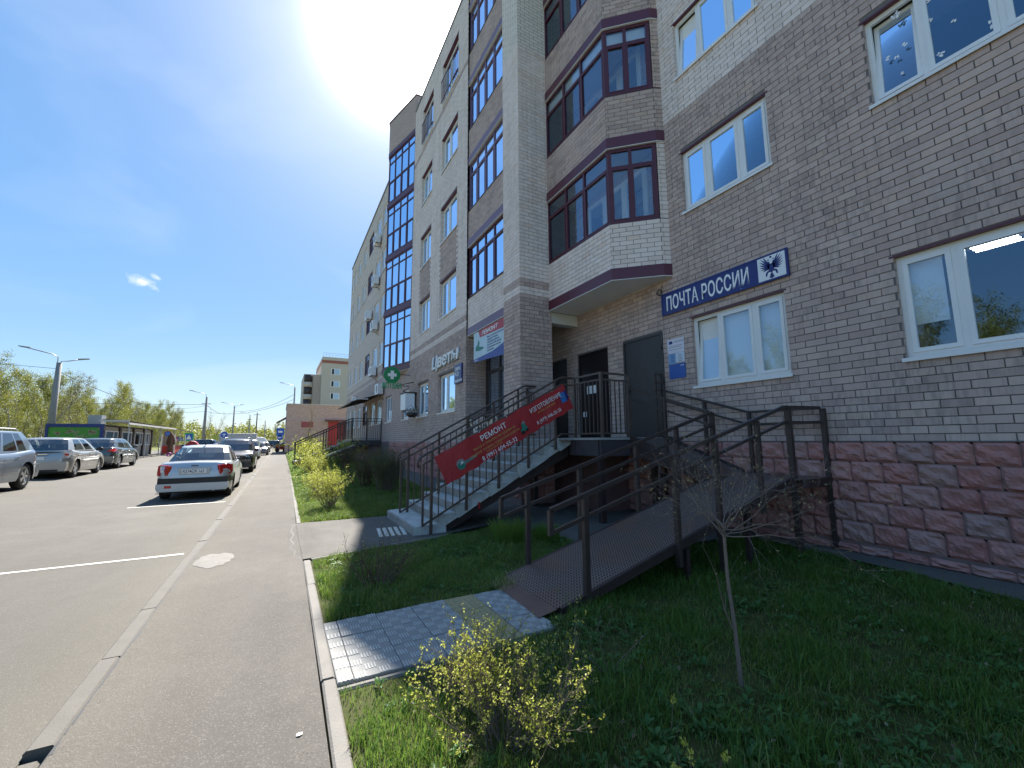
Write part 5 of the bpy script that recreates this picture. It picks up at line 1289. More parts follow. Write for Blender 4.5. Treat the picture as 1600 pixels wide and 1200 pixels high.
# chainsaw, small tiller, stove printed on it
for i, (pts, m) in enumerate(((circ(0, 0.03, 0.085), M_GREYP), (circ(0, 0.0, 0.078, sy=0.8), M_TEAL), ([(0.05, -0.01), (0.30, 0.005), (0.33, 0.025), (0.30, 0.045), (0.05, 0.04)], M_GREYP), ([(0.06, 0.005), (0.28, 0.015), (0.28, 0.03), (0.06, 0.03)], M_TEAL), ([(-0.02, 0.02), (0.03, 0.07), (0.05, 0.03)], M_WPAINT))):
    bpoly(pts, m, 0.36, 0.16, 1.0, 0.022 + 0.001 * i).build('printed_chainsaw', BN)
for i, (pts, m) in enumerate((([(0, 0), (0.06, 0.02), (0.13, 0), (0.14, 0.06), (0.10, 0.16), (0.05, 0.17), (0.03, 0.08), (-0.02, 0.07)], M_TEAL), (circ(0.02, 0.0, 0.035), M_INK), (circ(0.12, 0.01, 0.028), M_INK), ([(0.05, 0.17), (0.12, 0.20), (0.13, 0.12)], M_GREYP))):
    bpoly(pts, m, 1.66, 0.10, 1.0, 0.022 + 0.001 * i).build('printed_tiller', BN)
for i, (pts, m) in enumerate((([(0, 0), (0.13, -0.01), (0.14, 0.19), (0.01, 0.20)], M_BLUEP), ([(0.13, -0.01), (0.19, 0.04), (0.19, 0.21), (0.14, 0.19)], M_NAVY), ([(0.02, 0.11), (0.12, 0.105), (0.12, 0.115), (0.02, 0.12)], M_GREYP))):
    bpoly(pts, m, 2.72, 0.20, 1.0, 0.022 + 0.001 * i).build('printed_stove', BN)
for u, v in ((0.03, 0.49), (2.90, 0.49), (0.05, 0.02), (2.9, 0.03), (1.5, 0.50), (0.9, 0.5)):
    p = BP(u, v); MB().mat(M_WPAINT).bar((p[0], BY, p[2]), (p[0] + 0.05, 6.76, p[2] + 0.05), 0.008).build('tie', BN)

WXD, WYD = (0, -1, 0), (0, 0, 1)
def board(t, X, y0, y1, z0, z1, m, th=0.03, name='board', rim=None):
    b = MB().mat(m); b.box(X - th, X, y0, y1, z0, z1); o = b.build(name, t)
    if rim:
        r = MB().mat(rim); w = 0.022
        for a in ((y0 - 0.006, y1 + 0.006, z0 - 0.006, z0 + w), (y0 - 0.006, y1 + 0.006, z1 - w, z1 + 0.006), (y0 - 0.006, y0 + w, z0 + w, z1 - w), (y1 - w, y1 + 0.006, z0 + w, z1 - w)): r.box(X - th - 0.008, X - 0.001, *a)
        r.build('rim', t)
    return o
PS = thing('post_office_sign', 'long navy blue post office sign with white Cyrillic lettering over the window', 'sign', (6.68, 4.5, 2.45))
SX = 6.675
board(PS, SX, 3.345, 5.775, 2.452, 2.885, M_NAVY, rim=M_NAVY)
M_EMBW = simple('white_enamel', (0.80, 0.81, 0.83), 0.35, var=0.03)
board(PS, SX - 0.031, 3.375, 3.80, 2.478, 2.860, M_EMBW, 0.006, 'emblem_panel')
text('lettering', 'ПОЧТА РОССИИ', (SX - 0.032, 5.67, 2.525), WXD, WYD, 0.385, M_WPAINT, PS, ext=0.003, sx=0.535, bold=0.006, spacing=1.04)
# the double-headed eagle with spread wings, as flat navy shapes on the white panel
eg = MB().mat(M_NAVY); EX = SX - 0.0385; ec = (3.587, 2.665)
def ep(pts, s=0.19):
    eg.poly([(EX, ec[0] - a * s, ec[1] + b_ * s) for a, b_ in pts])
for sg in (-1, 1):
    for k, (ang, ln) in enumerate(((62, 1.02), (50, 1.05), (38, 1.02), (26, 0.95), (13, 0.86), (0, 0.74), (-14, 0.6))):   # wing feathers
        a = R(ang); dx, dy = math.cos(a) * sg, math.sin(a); px, py = -dy * 0.055, dx * 0.055 
        bx, by = 0.16 * sg, 0.18 - 0.04 * k
        ep([(bx + px, by + py), (bx + dx * ln * .6 + px * 1.1, by + dy * ln * .6 + py * 1.1), (bx + dx * ln, by + dy * ln), (bx + dx * ln * .6 - px * 1.1, by + dy * ln * .6 - py * 1.1), (bx - px, by - py)][::sg])
    ep([(0.03 * sg, 0.25), (0.10 * sg, 0.36), (0.13 * sg, 0.50), (0.24 * sg, 0.56), (0.34 * sg, 0.48), (0.24 * sg, 0.47), (0.22 * sg, 0.36), (0.17 * sg, 0.22)][::-sg])
    ep([(0.14 * sg, 0.62), (0.14 * sg, 0.72), (0.20 * sg, 0.68), (0.25 * sg, 0.74), (0.29 * sg, 0.64)][::-sg])
    ep([(0.12 * sg, -0.35), (0.30 * sg, -0.42), (0.38 * sg, -0.66), (0.48 * sg, -0.70), (0.50 * sg, -0.56), (0.44 * sg, -0.34), (0.22 * sg, -0.20)][::-sg])
    ep([(0.04 * sg, -0.44), (0.16 * sg, -0.74), (0.22 * sg, -0.90), (0.05 * sg, -0.86)][::-sg])
ep([(-0.2, 0.26), (-0.24, 0.0), (-0.2, -0.3), (0, -0.5), (0.2, -0.3), (0.24, 0.0), (0.2, 0.26), (0, 0.32)])
ep([(-0.05, -0.5), (-0.08, -0.95), (0.08, -0.95), (0.05, -0.5)]); ep([(-0.09, 0.80), (-0.10, 0.92), (0, 0.98), (0.10, 0.92), (0.09, 0.80)])
eg.build('eagle_emblem', PS)
for y, z in ((5.0, 2.86), (4.2, 2.86), (4.9, 2.47), (4.1, 2.47)): MB().mat(M_CHROME).box(SX - 0.036, SX - 0.031, y, y + 0.014, z, z + 0.014).build('screw', PS)
CW = thing('cable_coil', 'tangle of black cable at the left end of the post office sign', 'cable', (6.62, 5.78, 2.92))
c = MB().mat(M_BLACKP)
for k in range(3): c.tube([(6.63 - 0.02 * k, 5.79 + 0.06 * math.cos(a * 0.52 + k), 2.93 + 0.055 * math.sin(a * 0.52 + k) + 0.01 * k) for a in range(13)], 0.006, 5)
c.tube([(6.66, 5.80, 2.98), (6.66, 5.78, 3.05), (6.67, 5.76, 3.12)], 0.005, 5); c.build('loop', CW)
# notices beside the door
def plate(name, lab, y0, y1, z0, z1, m, X=6.682, th=0.006, cat='notice'):
    t = thing(name, lab, cat, (X, (y0 + y1) / 2, z0)); board(t, X, y0, y1, z0, z1, m, th, 'plate'); return t
n1 = plate('notice_plate', 'white notice plate with small navy print beside the grey door, top one', 5.33, 5.72, 1.655, 1.935, simple('notice_white', (0.72, 0.70, 0.80), 0.4, var=0.03))
MB().mat(M_NAVY).box(6.673, 6.6755, 5.60, 5.68, 1.84, 1.90).build('printed_logo', n1)
for k, (z, w) in enumerate(((1.885, 0.22), (1.86, 0.24), (1.79, 0.34), (1.765, 0.30), (1.72, 0.33))): MB().mat(M_GREYP).box(6.673, 6.6755, 5.57 - w if k < 2 else 5.69 - w, 5.57 if k < 2 else 5.69, z, z + 0.008).build('printed_line', n1)
n2 = plate('notice_plate', 'pale blue opening hours plate in the middle of the notices', 5.545, 5.715, 1.445, 1.645, simple('notice_blue_pale', (0.20, 0.38, 0.62), 0.4, var=0.05))
n2b = plate('notice_plate', 'whitish timetable plate beside the pale blue one', 5.335, 5.54, 1.455, 1.65, simple('notice_white2', (0.60, 0.68, 0.80), 0.4, var=0.04))
for nn_, y_ in ((n2, 5.60), (n2b, 5.42)):
    for k in range(5): MB().mat(M_NAVY if nn_ is n2 else M_GREYP).box(6.673, 6.6755, y_ - 0.03, y_ + 0.06, 1.48 + k * 0.03, 1.488 + k * 0.03).build('printed_line', nn_)
n3 = plate('notice_plate', 'blue notice plate, the lowest beside the grey door', 5.33, 5.71, 1.15, 1.435, simple('notice_blue', (0.02, 0.10, 0.38), 0.4, var=0.05))
for k in range(2): MB().mat(M_WPAINT).box(6.673, 6.6755, 5.36 + k * 0.045, 5.39 + k * 0.045, 1.385, 1.40).build('printed_logo', n3)

# repair banner in the loggia opening
RB = thing('repair_banner', 'white and blue repair banner with a red heading hung in the opening by the pillar', 'banner', (5.0, 10.5, 2.2))
MBW = simple('pale_banner', (0.50, 0.62, 0.68), 0.5, var=0.18, scale=2); b = MB().mat(MBW)
b.quad((4.985, 9.47, 2.20), (4.985, 11.50, 2.30), (4.985, 11.50, 3.19), (4.985, 9.47, 3.19)); b.build('banner_sheet', RB)
b = MB().mat(M_BANR); b.poly([(4.982, 9.47, 2.93), (4.982, 11.05, 2.98), (4.982, 11.15, 3.19), (4.982, 9.47, 3.19)]); b.build('heading_band', RB)
text('lettering', 'РЕМОНТ', (4.978, 10.92, 3.01), WXD, WYD, 0.165, M_WPAINT, RB, ext=0.001, sx=1.45, shear=0.25, bold=0.004)
b = MB().mat(simple('navy_foot', (0.05, 0.08, 0.30), 0.5, var=0.1)); b.poly([(4.982, 9.47, 2.20), (4.982, 11.50, 2.30), (4.982, 11.50, 2.38), (4.982, 10.2, 2.42), (4.982, 9.47, 2.54)]); b.build('foot_band', RB)
for k, s_ in enumerate(('бензо и электро инструмента', 'садовой техники', 'сварочные работы', 'заточка цепей, ножей', 'изготовление котлов', 'отопления')): text('lettering', s_, (4.979, 10.55, 2.86 - k * 0.078), WXD, WYD, 0.066, M_NAVY, RB, ext=0.001, sx=1.25)
text('lettering', '8(991) 604-55-32, 8(977) 446-55-32', (4.979, 11.42, 2.315), (0, -1, -0.03), WYD, 0.06, M_WPAINT, RB, ext=0.001, sx=1.7)
b = MB().mat(M_TEAL)
b.poly([(4.981, 11.35 - 0.55 * a, 2.62 + c_ * 0.35) for a, c_ in ((0, 0), (0.5, -0.1), (1.0, -0.05), (1.0, 0.12), (0.45, 0.25), (0.5, 0.6), (0.35, 0.9), (0.25, 0.5), (0, 0.35))]); b.build('printed_saw', RB)

# flower shop lettering and its plaque
FS = thing('flower_shop_sign', 'raised white script letters reading flowers above the ground floor windows', 'sign', (4.93, 14.0, 2.6))
text('lettering', 'Цветы', (4.90, 15.28, 2.62), WXD, WYD, 0.62, M_WPAINT, FS, ext=0.03, sx=1.45, shear=0.12, bold=0.012)
bk_ = text('letter_backing', 'Цветы', (4.93, 15.29, 2.61), WXD, WYD, 0.62, simple('grey_letter_edge', (0.30, 0.33, 0.33), 0.5), FS, ext=0.02, sx=1.45, shear=0.12, bold=0.022)
SP = thing('shop_plaque', 'blue and white opening hours plaque projecting beside the flower shop window', 'sign', (4.9, 12.5, 1.8))
b = MB().mat(M_NAVY); b.box(4.885, 4.935, 12.24, 12.86, 1.80, 2.42); b.build('board', SP)
for k, s_ in enumerate(('Цветы', '9-21', 'ежедневно')): text('lettering', s_, (4.882, 12.80, 2.23 - k * 0.19), WXD, WYD, (0.16, 0.2, 0.12)[k], M_WPAINT, SP, ext=0.001, sx=0.95, bold=0.004)

# pharmacy sign, light box, basket, air conditioners, canopy
PH = thing('pharmacy_sign', 'green pharmacy sign with a white cross on a bracket under the glass bay', 'sign', (4.55, 19.6, 2.4))
b = MB().mat(M_GREENS); b.tube([(4.15, 18.52, 2.85), (4.15, 18.60, 2.85)], 0.36, 24); b.build('round_board', PH)
b = MB().mat(M_WPAINT); b.box(4.08, 4.22, 18.505, 18.515, 2.66, 3.04); b.box(3.96, 4.34, 18.503, 18.513, 2.78, 2.92); b.build('cross', PH)
text('lettering', 'АПТЕКА', (3.72, 18.50, 2.26), (1, 0, 0), (0, 0, 1), 0.34, M_GREENS, PH, ext=0.03, sx=0.62, bold=0.012)
text('letter_face', 'АПТЕКА', (3.73, 18.46, 2.27), (1, 0, 0), (0, 0, 1), 0.33, simple('bright_green', (0.04, 0.45, 0.18), 0.4), PH, ext=0.003, sx=0.62, bold=0.002)
b = MB().mat(M_BROWND); b.bar((4.5, 18.62, 2.9), (4.95, 18.64, 2.9), 0.03); b.bar((4.4, 18.62, 2.4), (4.95, 18.64, 2.4), 0.03); b.build('bracket', PH)
BX = thing('wall_box', 'white metal box on brackets in front of a ground floor window', 'box', (4.65, 17.6, 1.3))
b = MB().mat(M_EMBW); b.box(4.45, 4.85, 17.35, 18.15, 1.25, 1.95); b.build('casing', BX, bevel=0.02); b = MB().mat(M_BROWND); b.box(4.42, 4.95, 17.33, 18.17, 1.95, 2.0); b.build('hood', BX)
b = MB().mat(M_BROWND); b.bar((4.5, 17.5, 1.25), (4.95, 17.5, 1.15), 0.03); b.bar((4.5, 18.0, 1.25), (4.95, 18.0, 1.15), 0.03); b.build('bracket', BX, kind='stuff')
b = MB().mat(M_BROWND); b.bar((4.40, 17.9, 2.35), (4.95, 17.9, 2.5), 0.03); b.build('lamp_arm', BX)
HB = thing('hanging_basket', 'dark hanging basket of white flowers beside the white wall box', 'flower basket', (4.62, 16.9, 1.0))
b = MB().mat(M_BROWND); b.tube([(4.62, 16.9, 0.92), (4.62, 16.9, 0.98), (4.62, 16.9, 1.1)], [0.12, 0.2, 0.24], 12); b.build('bowl', HB)
b1_, b2_ = MB().mat(M_WPAINT), MB().mat(simple('basket_leaf', (0.06, 0.09, 0.04), 0.8)); rr = random.Random(4)
for i in range(120):
    c = Vector((4.62 + rr.gauss(0, .13), 16.9 + rr.gauss(0, .15), 1.17 + rr.gauss(0, .09))); r = rr.uniform(0.02, 0.05); q = b1_ if rr.random() < .4 else b2_
    d_ = Vector((rr.gauss(0, 1), rr.gauss(0, 1), rr.gauss(0, 1))).normalized(); e_ = d_.orthogonal().normalized(); q.poly([c - d_ * r, c + e_ * r * .6, c + d_ * r, c - e_ * r * .6])
b1_.build('flowers', HB, kind='stuff'); b2_.build('leaves', HB, kind='stuff')
def ac(y, z, lab, x=WX, s=1.0):
    t = thing('air_conditioner', lab, 'air conditioner', (x - 0.25, y, z)); b = MB().mat(M_EMBW); b.box(x - 0.40 * s, x - 0.10, y, y + 0.82 * s, z, z + 0.58 * s); b.build('casing', t, bevel=0.015)
    g_ = MB().mat(M_GREYP); g_.tube([(x - 0.405 * s, y + 0.32 * s, z + 0.29 * s), (x - 0.400 * s, y + 0.32 * s, z + 0.29 * s)], 0.23 * s, 18); g_.build('fan_grille', t)
    k = MB().mat(M_BROWND); k.bar((x - 0.38, y + 0.1, z - 0.01), (x, y + 0.1, z - 0.01), 0.03); k.bar((x - 0.38, y + 0.7 * s, z - 0.01), (x, y + 0.7 * s, z - 0.01), 0.03); k.bar((x - 0.35, y + 0.1, z - 0.02), (x, y + 0.1, z - 0.35), 0.02); k.build('bracket', t)
ac(23.75, 2.55, 'large white air conditioner unit above the pharmacy canopy')
ac(26.0, 3.9, 'white air conditioner under the second floor window past the glass bay')
ac(26.0, 6.75, 'white air conditioner on the third floor of the far wing')
ac(26.1, 9.7, 'white air conditioner on the fourth floor of the far wing')
ac(28.2, 8.0, 'air conditioner between the loggia and the window pair, fourth floor side')
ac(26.0, 12.4, 'topmost white air conditioner of the far wing')
ac(33.2, 2.75, 'small white air conditioner at the far end above the ground floor', s=0.9)
CN = thing('pharmacy_canopy', 'dark glazed canopy with steel struts over the pharmacy door', 'canopy', (4.3, 27.5, 2.2))
for k in range(7):
    y = 24.6 + k * 0.95; b = MB().mat(M_BROWND); b.bar((4.95, y, 2.62), (3.35, y, 2.12), 0.05, 0.05); b.build('rafter', CN)
b = MB().mat(simple('smoked_canopy_sheet', (0.07, 0.055, 0.05), 0.3, var=0.2)); b.quad((4.94, 24.4, 2.66), (3.3, 24.4, 2.145), (3.3, 30.5, 2.145), (4.94, 30.5, 2.66)); b.build('sheet', CN)
b = MB().mat(M_BROWND); b.bar((3.32, 24.4, 2.11), (3.32, 30.5, 2.11), 0.06); b.build('edge_beam', CN)
b = MB().mat(M_EMBW); b.box(3.6, 4.2, 24.45, 24.55, 2.28, 2.33); b.build('lamp', CN)
# far porch, its stair and ramp
FP = thing('pharmacy_porch', 'dark steel porch of the pharmacy standing on a plinth beyond the lawn', 'porch', (4.2, 27, -1.15))
b = MB().mat(M_PORCH); b.box(3.38, 4.90, 24.15, 31.0, -0.24, 0.02); b.build('deck', FP)
b = MB().mat(M_DARKWALL); b.box(4.30, 4.91, 24.3, 31, -1.2, -0.25); b.build('support', FP)
for x, y in ((3.5, 24.3), (3.5, 30.5)): post(FP, x, y, -1.2, -0.24, 0.08, M_BROWND)
FR = thing('pharmacy_railing', 'dark barred railing round the pharmacy porch and down its stair', 'railing', (3.4, 24.2, 0))
rail_run(FR, (3.40, 24.2), (4.92, 24.2), 0.0, (1.20, 1.06, 0.08), 15, m=M_BROWND)
rail_run(FR, (3.40, 24.2), (3.40, 31.0), 0.0, (1.20, 0.10), 24, m=M_BROWND)
for x, y in ((3.4, 24.2), (4.9, 24.2), (4.15, 24.2), (3.4, 31.0), (3.4, 27.6)): post(FR, x, y, -0.2, 1.2, 0.05, M_BROWND)
FSR = thing('pharmacy_stair', 'concrete stair with dark steel stringer running down to the pavement from the pharmacy porch', 'staircase', (1.8, 25.0, -1.2))
for k in range(9):
    z = -1.15 + 0.128 * (k + 1) - 0.0; b = MB().mat(M_STEPC); b.box(0.68 + k * 0.30, 1.05 + k * 0.30, 24.3, 25.5, z - 0.09, z); b.build('step', FSR)
b = MB().mat(M_BROWND)
for y in (24.2, 25.5): b.prism([(0.62, -1.2), (0.85, -1.2), (3.4, -0.24), (3.4, 0.0), (0.62, -1.06)], (y, y + 0.06), lambda a, c_, c: (a, c, c_))
b.build('stringer', FSR)
for y in (24.2, 25.5):
    b = MB().mat(M_BROWND); f = lambda x: -0.10 + (x - 0.65) * (1.30 / 2.72); b.bar((0.65, y, f(0.65)), (3.4, y, f(3.4)), 0.045); b.bar((0.65, y, f(0.65) - 0.13), (3.4, y, f(3.4) - 0.13), 0.03); b.build('handrail', FSR)
    for k in range(20):
        x = 0.70 + k * 0.139; b = MB().mat(M_BROWND); w = 0.02 if k % 5 == 0 else 0.008; b.box(x - w, x + w, y - w, y + w, f(x) - 1.02, f(x)); b.build('baluster', FSR)
FRP = thing('pharmacy_ramp', 'grey boarded ramp with dark edge beyond the lawn bushes', 'ramp', (2.4, 22.6, -1.2))
b = MB().mat(M_CONCRETE); b.prism([(1.3, -1.12), (3.35, -0.26), (3.35, -0.20), (1.3, -1.06)], (22.6, 23.5), lambda a, c_, c: (a, c, c_)); b.build('deck', FRP)
b = MB().mat(M_BROWND); b.prism([(1.25, -1.22), (3.45, -0.33), (3.45, -0.18), (1.25, -1.06)], (22.54, 22.6), lambda a, c_, c: (a, c, c_)); b.build('edge_beam', FRP)
b = MB().mat(M_BROWND); b.box(3.42, 3.62, 22.5, 24.15, -0.33, -0.2); b.build('link_beam', FRP)
DP = thing('drain_pipe', 'short curved dark pipe sticking out of the lawn by the plinth', 'pipe', (3.9, 22.0, -1.15)); b = MB().mat(M_BLACKP); b.tube([(3.9, 21.5, -1.2), (3.9, 21.5, -0.75), (3.95, 21.5, -0.62), (4.08, 21.5, -0.56)], 0.045, 8); b.build('pipe', DP)
# thin cable on the facade corner
FC = thing('facade_cable', 'thin pale cable drooping from the flower shop sill', 'cable', (4.93, 13.2, 0.7)); b = MB().mat(M_GREYP); b.tube([(4.93, 12.98, 0.95), (4.92, 12.97, 0.8), (4.92, 13.02, 0.62), (4.92, 13.10, 0.55)], 0.008, 5); b.build('cable', FC)
# ================================================================== CARS
def lerp(pts, x):
    if x <= pts[0][0]: return pts[0][1]
    for (a, b), (c, d) in zip(pts, pts[1:]):
        if x <= c: return b + (d - b) * (x - a) / (c - a)
    return pts[-1][1]
def smooth_tab(pts, x, w=0.06):
    return sum(lerp(pts, x + k * w) for k in (-1, -.5, 0, .5, 1)) / 5

def make_car(name, label, kind, col, loc, rz, group='cars parked along the road', metal=0.3, plate=None, far=False, details=None):
    """y runs forward from the rear bumper (0) to the front (L); x to the right"""
    D = dict(
        sedan=dict(L=4.25, W=1.69, top=[(0, .62), (.03, .92), (.12, .985), (.75, 1.0), (1.4, .93), (2.9, .93), (3.05, .95), (3.75, .85), (4.1, .72), (4.25, .52)], gh=(0.66, 3.22, 1.52, 2.45, 1.44), wh=(0.78, 3.36), r=.30, low=.20, belt=.93, side=[(1.10, 1.85), (2.00, 2.85)]),
        hatch=dict(L=4.35, W=1.84, top=[(0, .60), (.04, .92), (.10, 1.02), (.5, 1.03), (1.3, .97), (3.0, .95), (3.15, .97), (3.8, .86), (4.2, .72), (4.35, .5)], gh=(0.05, 3.35, 0.62, 2.45, 1.49), wh=(0.82, 3.46), r=.32, low=.20, belt=.97, side=[(0.72, 1.75), (1.95, 2.92)]),
        wagon=dict(L=4.80, W=1.86, top=[(0, .62), (.04, .95), (.10, 1.04), (.5, 1.05), (1.5, .99), (3.2, .96), (3.4, .98), (4.1, .86), (4.6, .72), (4.8, .5)], gh=(0.05, 3.65, 0.75, 2.75, 1.49), wh=(0.95, 3.80), r=.33, low=.20, belt=.98, side=[(0.85, 1.95), (2.12, 3.15)]),
        suv=dict(L=4.45, W=1.84, top=[(0, .66), (.05, 1.05), (.10, 1.12), (.6, 1.12), (1.5, 1.06), (3.1, 1.05), (3.2, 1.08), (3.9, .98), (4.25, .85), (4.45, .6)], gh=(0.08, 3.35, 0.50, 2.45, 1.68), wh=(0.85, 3.50), r=.36, low=.26, belt=1.05, side=[(0.62, 1.12), (1.22, 2.0), (2.14, 2.95)]),
    )[kind]
    L, W = D['L'], D['W']; t = thing(name, label, 'car', loc, rz, group)
    off = L / 2
    pm = paint('paint_' + name + str(len(MATS)), col, metal=metal)
    topf = lambda y: smooth_tab(D['top'], y, 0.05)
    ys_ = sorted(set([0.0, .02, .05, .10, .18, .28, .4] + [L * k / 40 for k in range(2, 39)] + [L - .4, L - .28, L - .18, L - .10, L - .05, L - .02, L] + [w + q * D['r'] * 1.16 for w in D['wh'] for q in (-1, -.98, -.9, -.75, -.5, -.25, 0, .25, .5, .75, .9, .98, 1)]))
    def halfw(y):
        e = min(y, L - y); k = 1.0
        if e < .55: k = 1 - 0.20 * (1 - e / .55) ** 2.4
        return W / 2 * k
    def lowz(y):
        z = D['low'] + 0.06 * (1 if min(y, L - y) < .3 else 0)
        for w in D['wh']:
            d = abs(y - w); rr_ = D['r'] * 1.16
            if d < rr_: z = max(z, D['r'] + math.sqrt(rr_ * rr_ - d * d))
        return z
    rings = []
    for y in ys_:
        w = halfw(y); zt = topf(y); zl = min(lowz(y), zt - 0.12); end = min(y, L - y) < 0.015
        if end: zl = max(zl, 0.32); zt -= 0.02
        hs = [0, .10, .22, .38, .52, .66, .78, .88]; sh = zt - 0.05
        prof = []
        for h in hs:
            z = zl + (sh - zl) * h; zn = (z - .2) / (sh - .2) if sh > .25 else h
            k = 1 - 0.035 * (1 - min(1, zn / .35)) ** 2 - 0.045 * max(0, (zn - .55) / .45) ** 2 + (0.008 if .50 < zn < .6 else 0)
            prof.append((w * k, z))
        prof += [(w * .925, zt - .03), (w * .86, zt - 0.008), (w * .6, zt + .004), (w * .3, zt + .012), (0, zt + .016)]
        rings.append([(x, y - off, z) for x, z in prof])
    n = len(rings[0]); b = MB().mat(pm); b.smooth = True
    for sgn in (1, -1):
        n0 = len(b.v)
        for r_ in rings: b.v += [(x * sgn, y, z) for x, y, z in r_]
        for i in range(len(rings) - 1):
            for j in range(n - 1):
                q = (n0 + i * n + j, n0 + (i + 1) * n + j, n0 + (i + 1) * n + j + 1, n0 + i * n + j + 1)
                b.face(q if sgn > 0 else q[::-1])
        for i, flip in ((0, 1), (len(rings) - 1, -1)):
            c = len(b.v); z0 = rings[i][0][2]; b.v.append((0, rings[i][0][1] - 0.015 * flip, z0))
            for j in range(n - 1):
                q = (n0 + i * n + j, n0 + i * n + j + 1, c); b.face(q if sgn * flip > 0 else q[::-1])
    body = b.build('body', t, world=False)
    # greenhouse: stacked rings of labelled points
    yb0, yb1, yr0, yr1, H = D['gh']; bw = W / 2 * .90; rw = W / 2 * .66; zb = D['belt']
    levels = [0, .07, .5, .86, .93, 1.0]
    def ring(tt):
        e = tt ** 1.05; a = yb0 + (yr0 - yb0) * e; c = yb1 + (yr1 - yb1) * e; w = bw + (rw - bw) * e; z = zb + (H - zb - .03) * (1 - (1 - tt) ** 1.25 * 1.0)
        bow = 0.16 * (1 - .35 * tt)
        pts = []
        for s_ in (0, .45, .80): pts.append((w * s_ * .98, a - bow * .55 * (1 - s_ * s_) + 0.05))
        pts.append((w * .97, a + .13))
        S = D['side']; lo_, hi_ = S[0][0], S[-1][1]
        marks = [v for sgm in S for v in sgm]
        for m_ in marks:
            k = (m_ - yb0) / (yb1 - yb0); yy = a + .13 + (c - a - .26) * k; pts.append((w * (1.0 - 0.02 * abs(2 * k - 1)), yy))
        pts.append((w * .97, c - .15))
        for s_ in (.80, .45, 0): pts.append((w * s_ * .98, c + bow * (1 - s_ * s_) - .05))
        return [(x, y - off, z) for x, y in pts]
    RG = [ring(q) for q in levels]; m = len(RG[0]); g = MB().mat(pm); g.smooth = True
    S = D['side']; segs = []
    first_side = 4; glassseg = {0: 'r', 1: 'r', 2: 'r'}
    for i in range(len(S)): glassseg[first_side + 2 * i] = 's%d' % i
    last = m - 4; glassseg[last] = 'f'; glassseg[last + 1] = 'f'; glassseg[last + 2] = 'f'
    gl = {}
    for sgn in (1, -1):
        n0 = len(g.v)
        for r_ in RG: g.v += [(x * sgn, y, z) for x, y, z in r_]
        for i in range(len(RG) - 1):
            for j in range(m - 1):
                q = (n0 + i * m + j, n0 + i * m + j + 1, n0 + (i + 1) * m + j + 1, n0 + (i + 1) * m + j); q = q if sgn > 0 else q[::-1]
                if j in glassseg and 1 <= i <= 2:
                    key = glassseg[j] if glassseg[j] in 'rf' else glassseg[j] + ('R' if sgn > 0 else 'L')
                    gl.setdefault(key, []).append([tuple(g.v[k]) for k in q])
                else: g.face(q)
        # roof
        topr = RG[-1]; c0 = len(g.v)
        for s_, dz_ in ((.72, .022), (.36, .034), (0, .038)):
            yc = (yr0 + yr1) / 2 - off; g.v += [(x * sgn * s_, yc + (y - yc) * (s_ * .45 + .55 if s_ else .5) * 1.0, z + dz_) for x, y, z in topr]
        prev = n0 + (len(RG) - 1) * m
        for k in range(3):
            cur = c0 + k * m
            for j in range(m - 1):
                q = (prev + j, prev + j + 1, cur + j + 1, cur + j); g.face(q if sgn > 0 else q[::-1])
            prev = cur
    rf = g.build('roof', t, world=False)
    inside = MB().mat(M_TRIM); inside.box(-bw * .86, bw * .86, yb0 + .35 - off, yb1 - .75 - off, zb - .25, zb + .0)
    for x in (-.36, .36):
        for yy in (yb0 + .55, yb0 + 1.55): inside.box(x - .22, x + .22, yy + .2 - off, yy + .33 - off, zb - .1, zb + .12); inside.box(x - .10, x + .10, yy + .22 - off, yy + .31 - off, zb + .12, zb + .26)
    inside.build('seats', t, world=False)
    names = {'r': 'rear_window', 'f': 'windscreen'}
    for key, quads in gl.items():
        w_ = MB().mat(M_CARGL); w_.smooth = True
        for q in quads: w_.quad(*q)
        w_.build(names.get(key, 'side_window'), t, world=False)
    # wheels
    tr = MB().mat(M_RUBBER); rr_ = D['r']
    prof = [(0.0, rr_ * .62), (0.0, rr_ * .90), (.02, rr_ * .985), (.05, rr_), (.16, rr_), (.19, rr_ * .98), (.205, rr_ * .88), (.205, rr_ * .64)]
    N = 26; n0 = 0
    for k in range(N):
        a = 2 * PI * k / N
        for x, r_ in prof: tr.v.append((x, r_ * math.cos(a), r_ * math.sin(a)))
    tr.smooth = True
    for k in range(N):
        for j in range(len(prof) - 1): tr.face((k * 8 + j, ((k + 1) % N) * 8 + j, ((k + 1) % N) * 8 + j + 1, k * 8 + j + 1))
    tm = tr.mesh('wheel')
    ri = MB().mat(M_ALLOY); ri.tube([(.185, 0, 0), (.19, 0, 0)], rr_ * .16, 10)
    ri.smooth = True; k0 = len(ri.v)
    for k in range(N):
        a = 2 * PI * k / N
        for x, r_ in ((.10, rr_ * .60), (.19, rr_ * .60), (.197, rr_ * .66)): ri.v.append((x, r_ * math.cos(a), r_ * math.sin(a)))
    for k in range(N):
        for j in range(2): ri.face((k0 + k * 3 + j, k0 + ((k + 1) % N) * 3 + j, k0 + ((k + 1) % N) * 3 + j + 1, k0 + k * 3 + j + 1))
    ri.smooth = False
    for k in range(5):
        for o_ in (-.14, .14):
            a = 2 * PI * k / 5 + o_; ri.bar((.18, rr_ * .12 * math.cos(a), rr_ * .12 * math.sin(a)), (.178, rr_ * .61 * math.cos(a), rr_ * .61 * math.sin(a)), .045, .03, up=(1, 0, 0))
    rim = ri.mesh('rim'); bkm = MB().mat(M_BLACKP); bkm.tube([(.08, 0, 0), (.09, 0, 0)], rr_ * .62, 20); bkm = bkm.mesh('brake_disc')
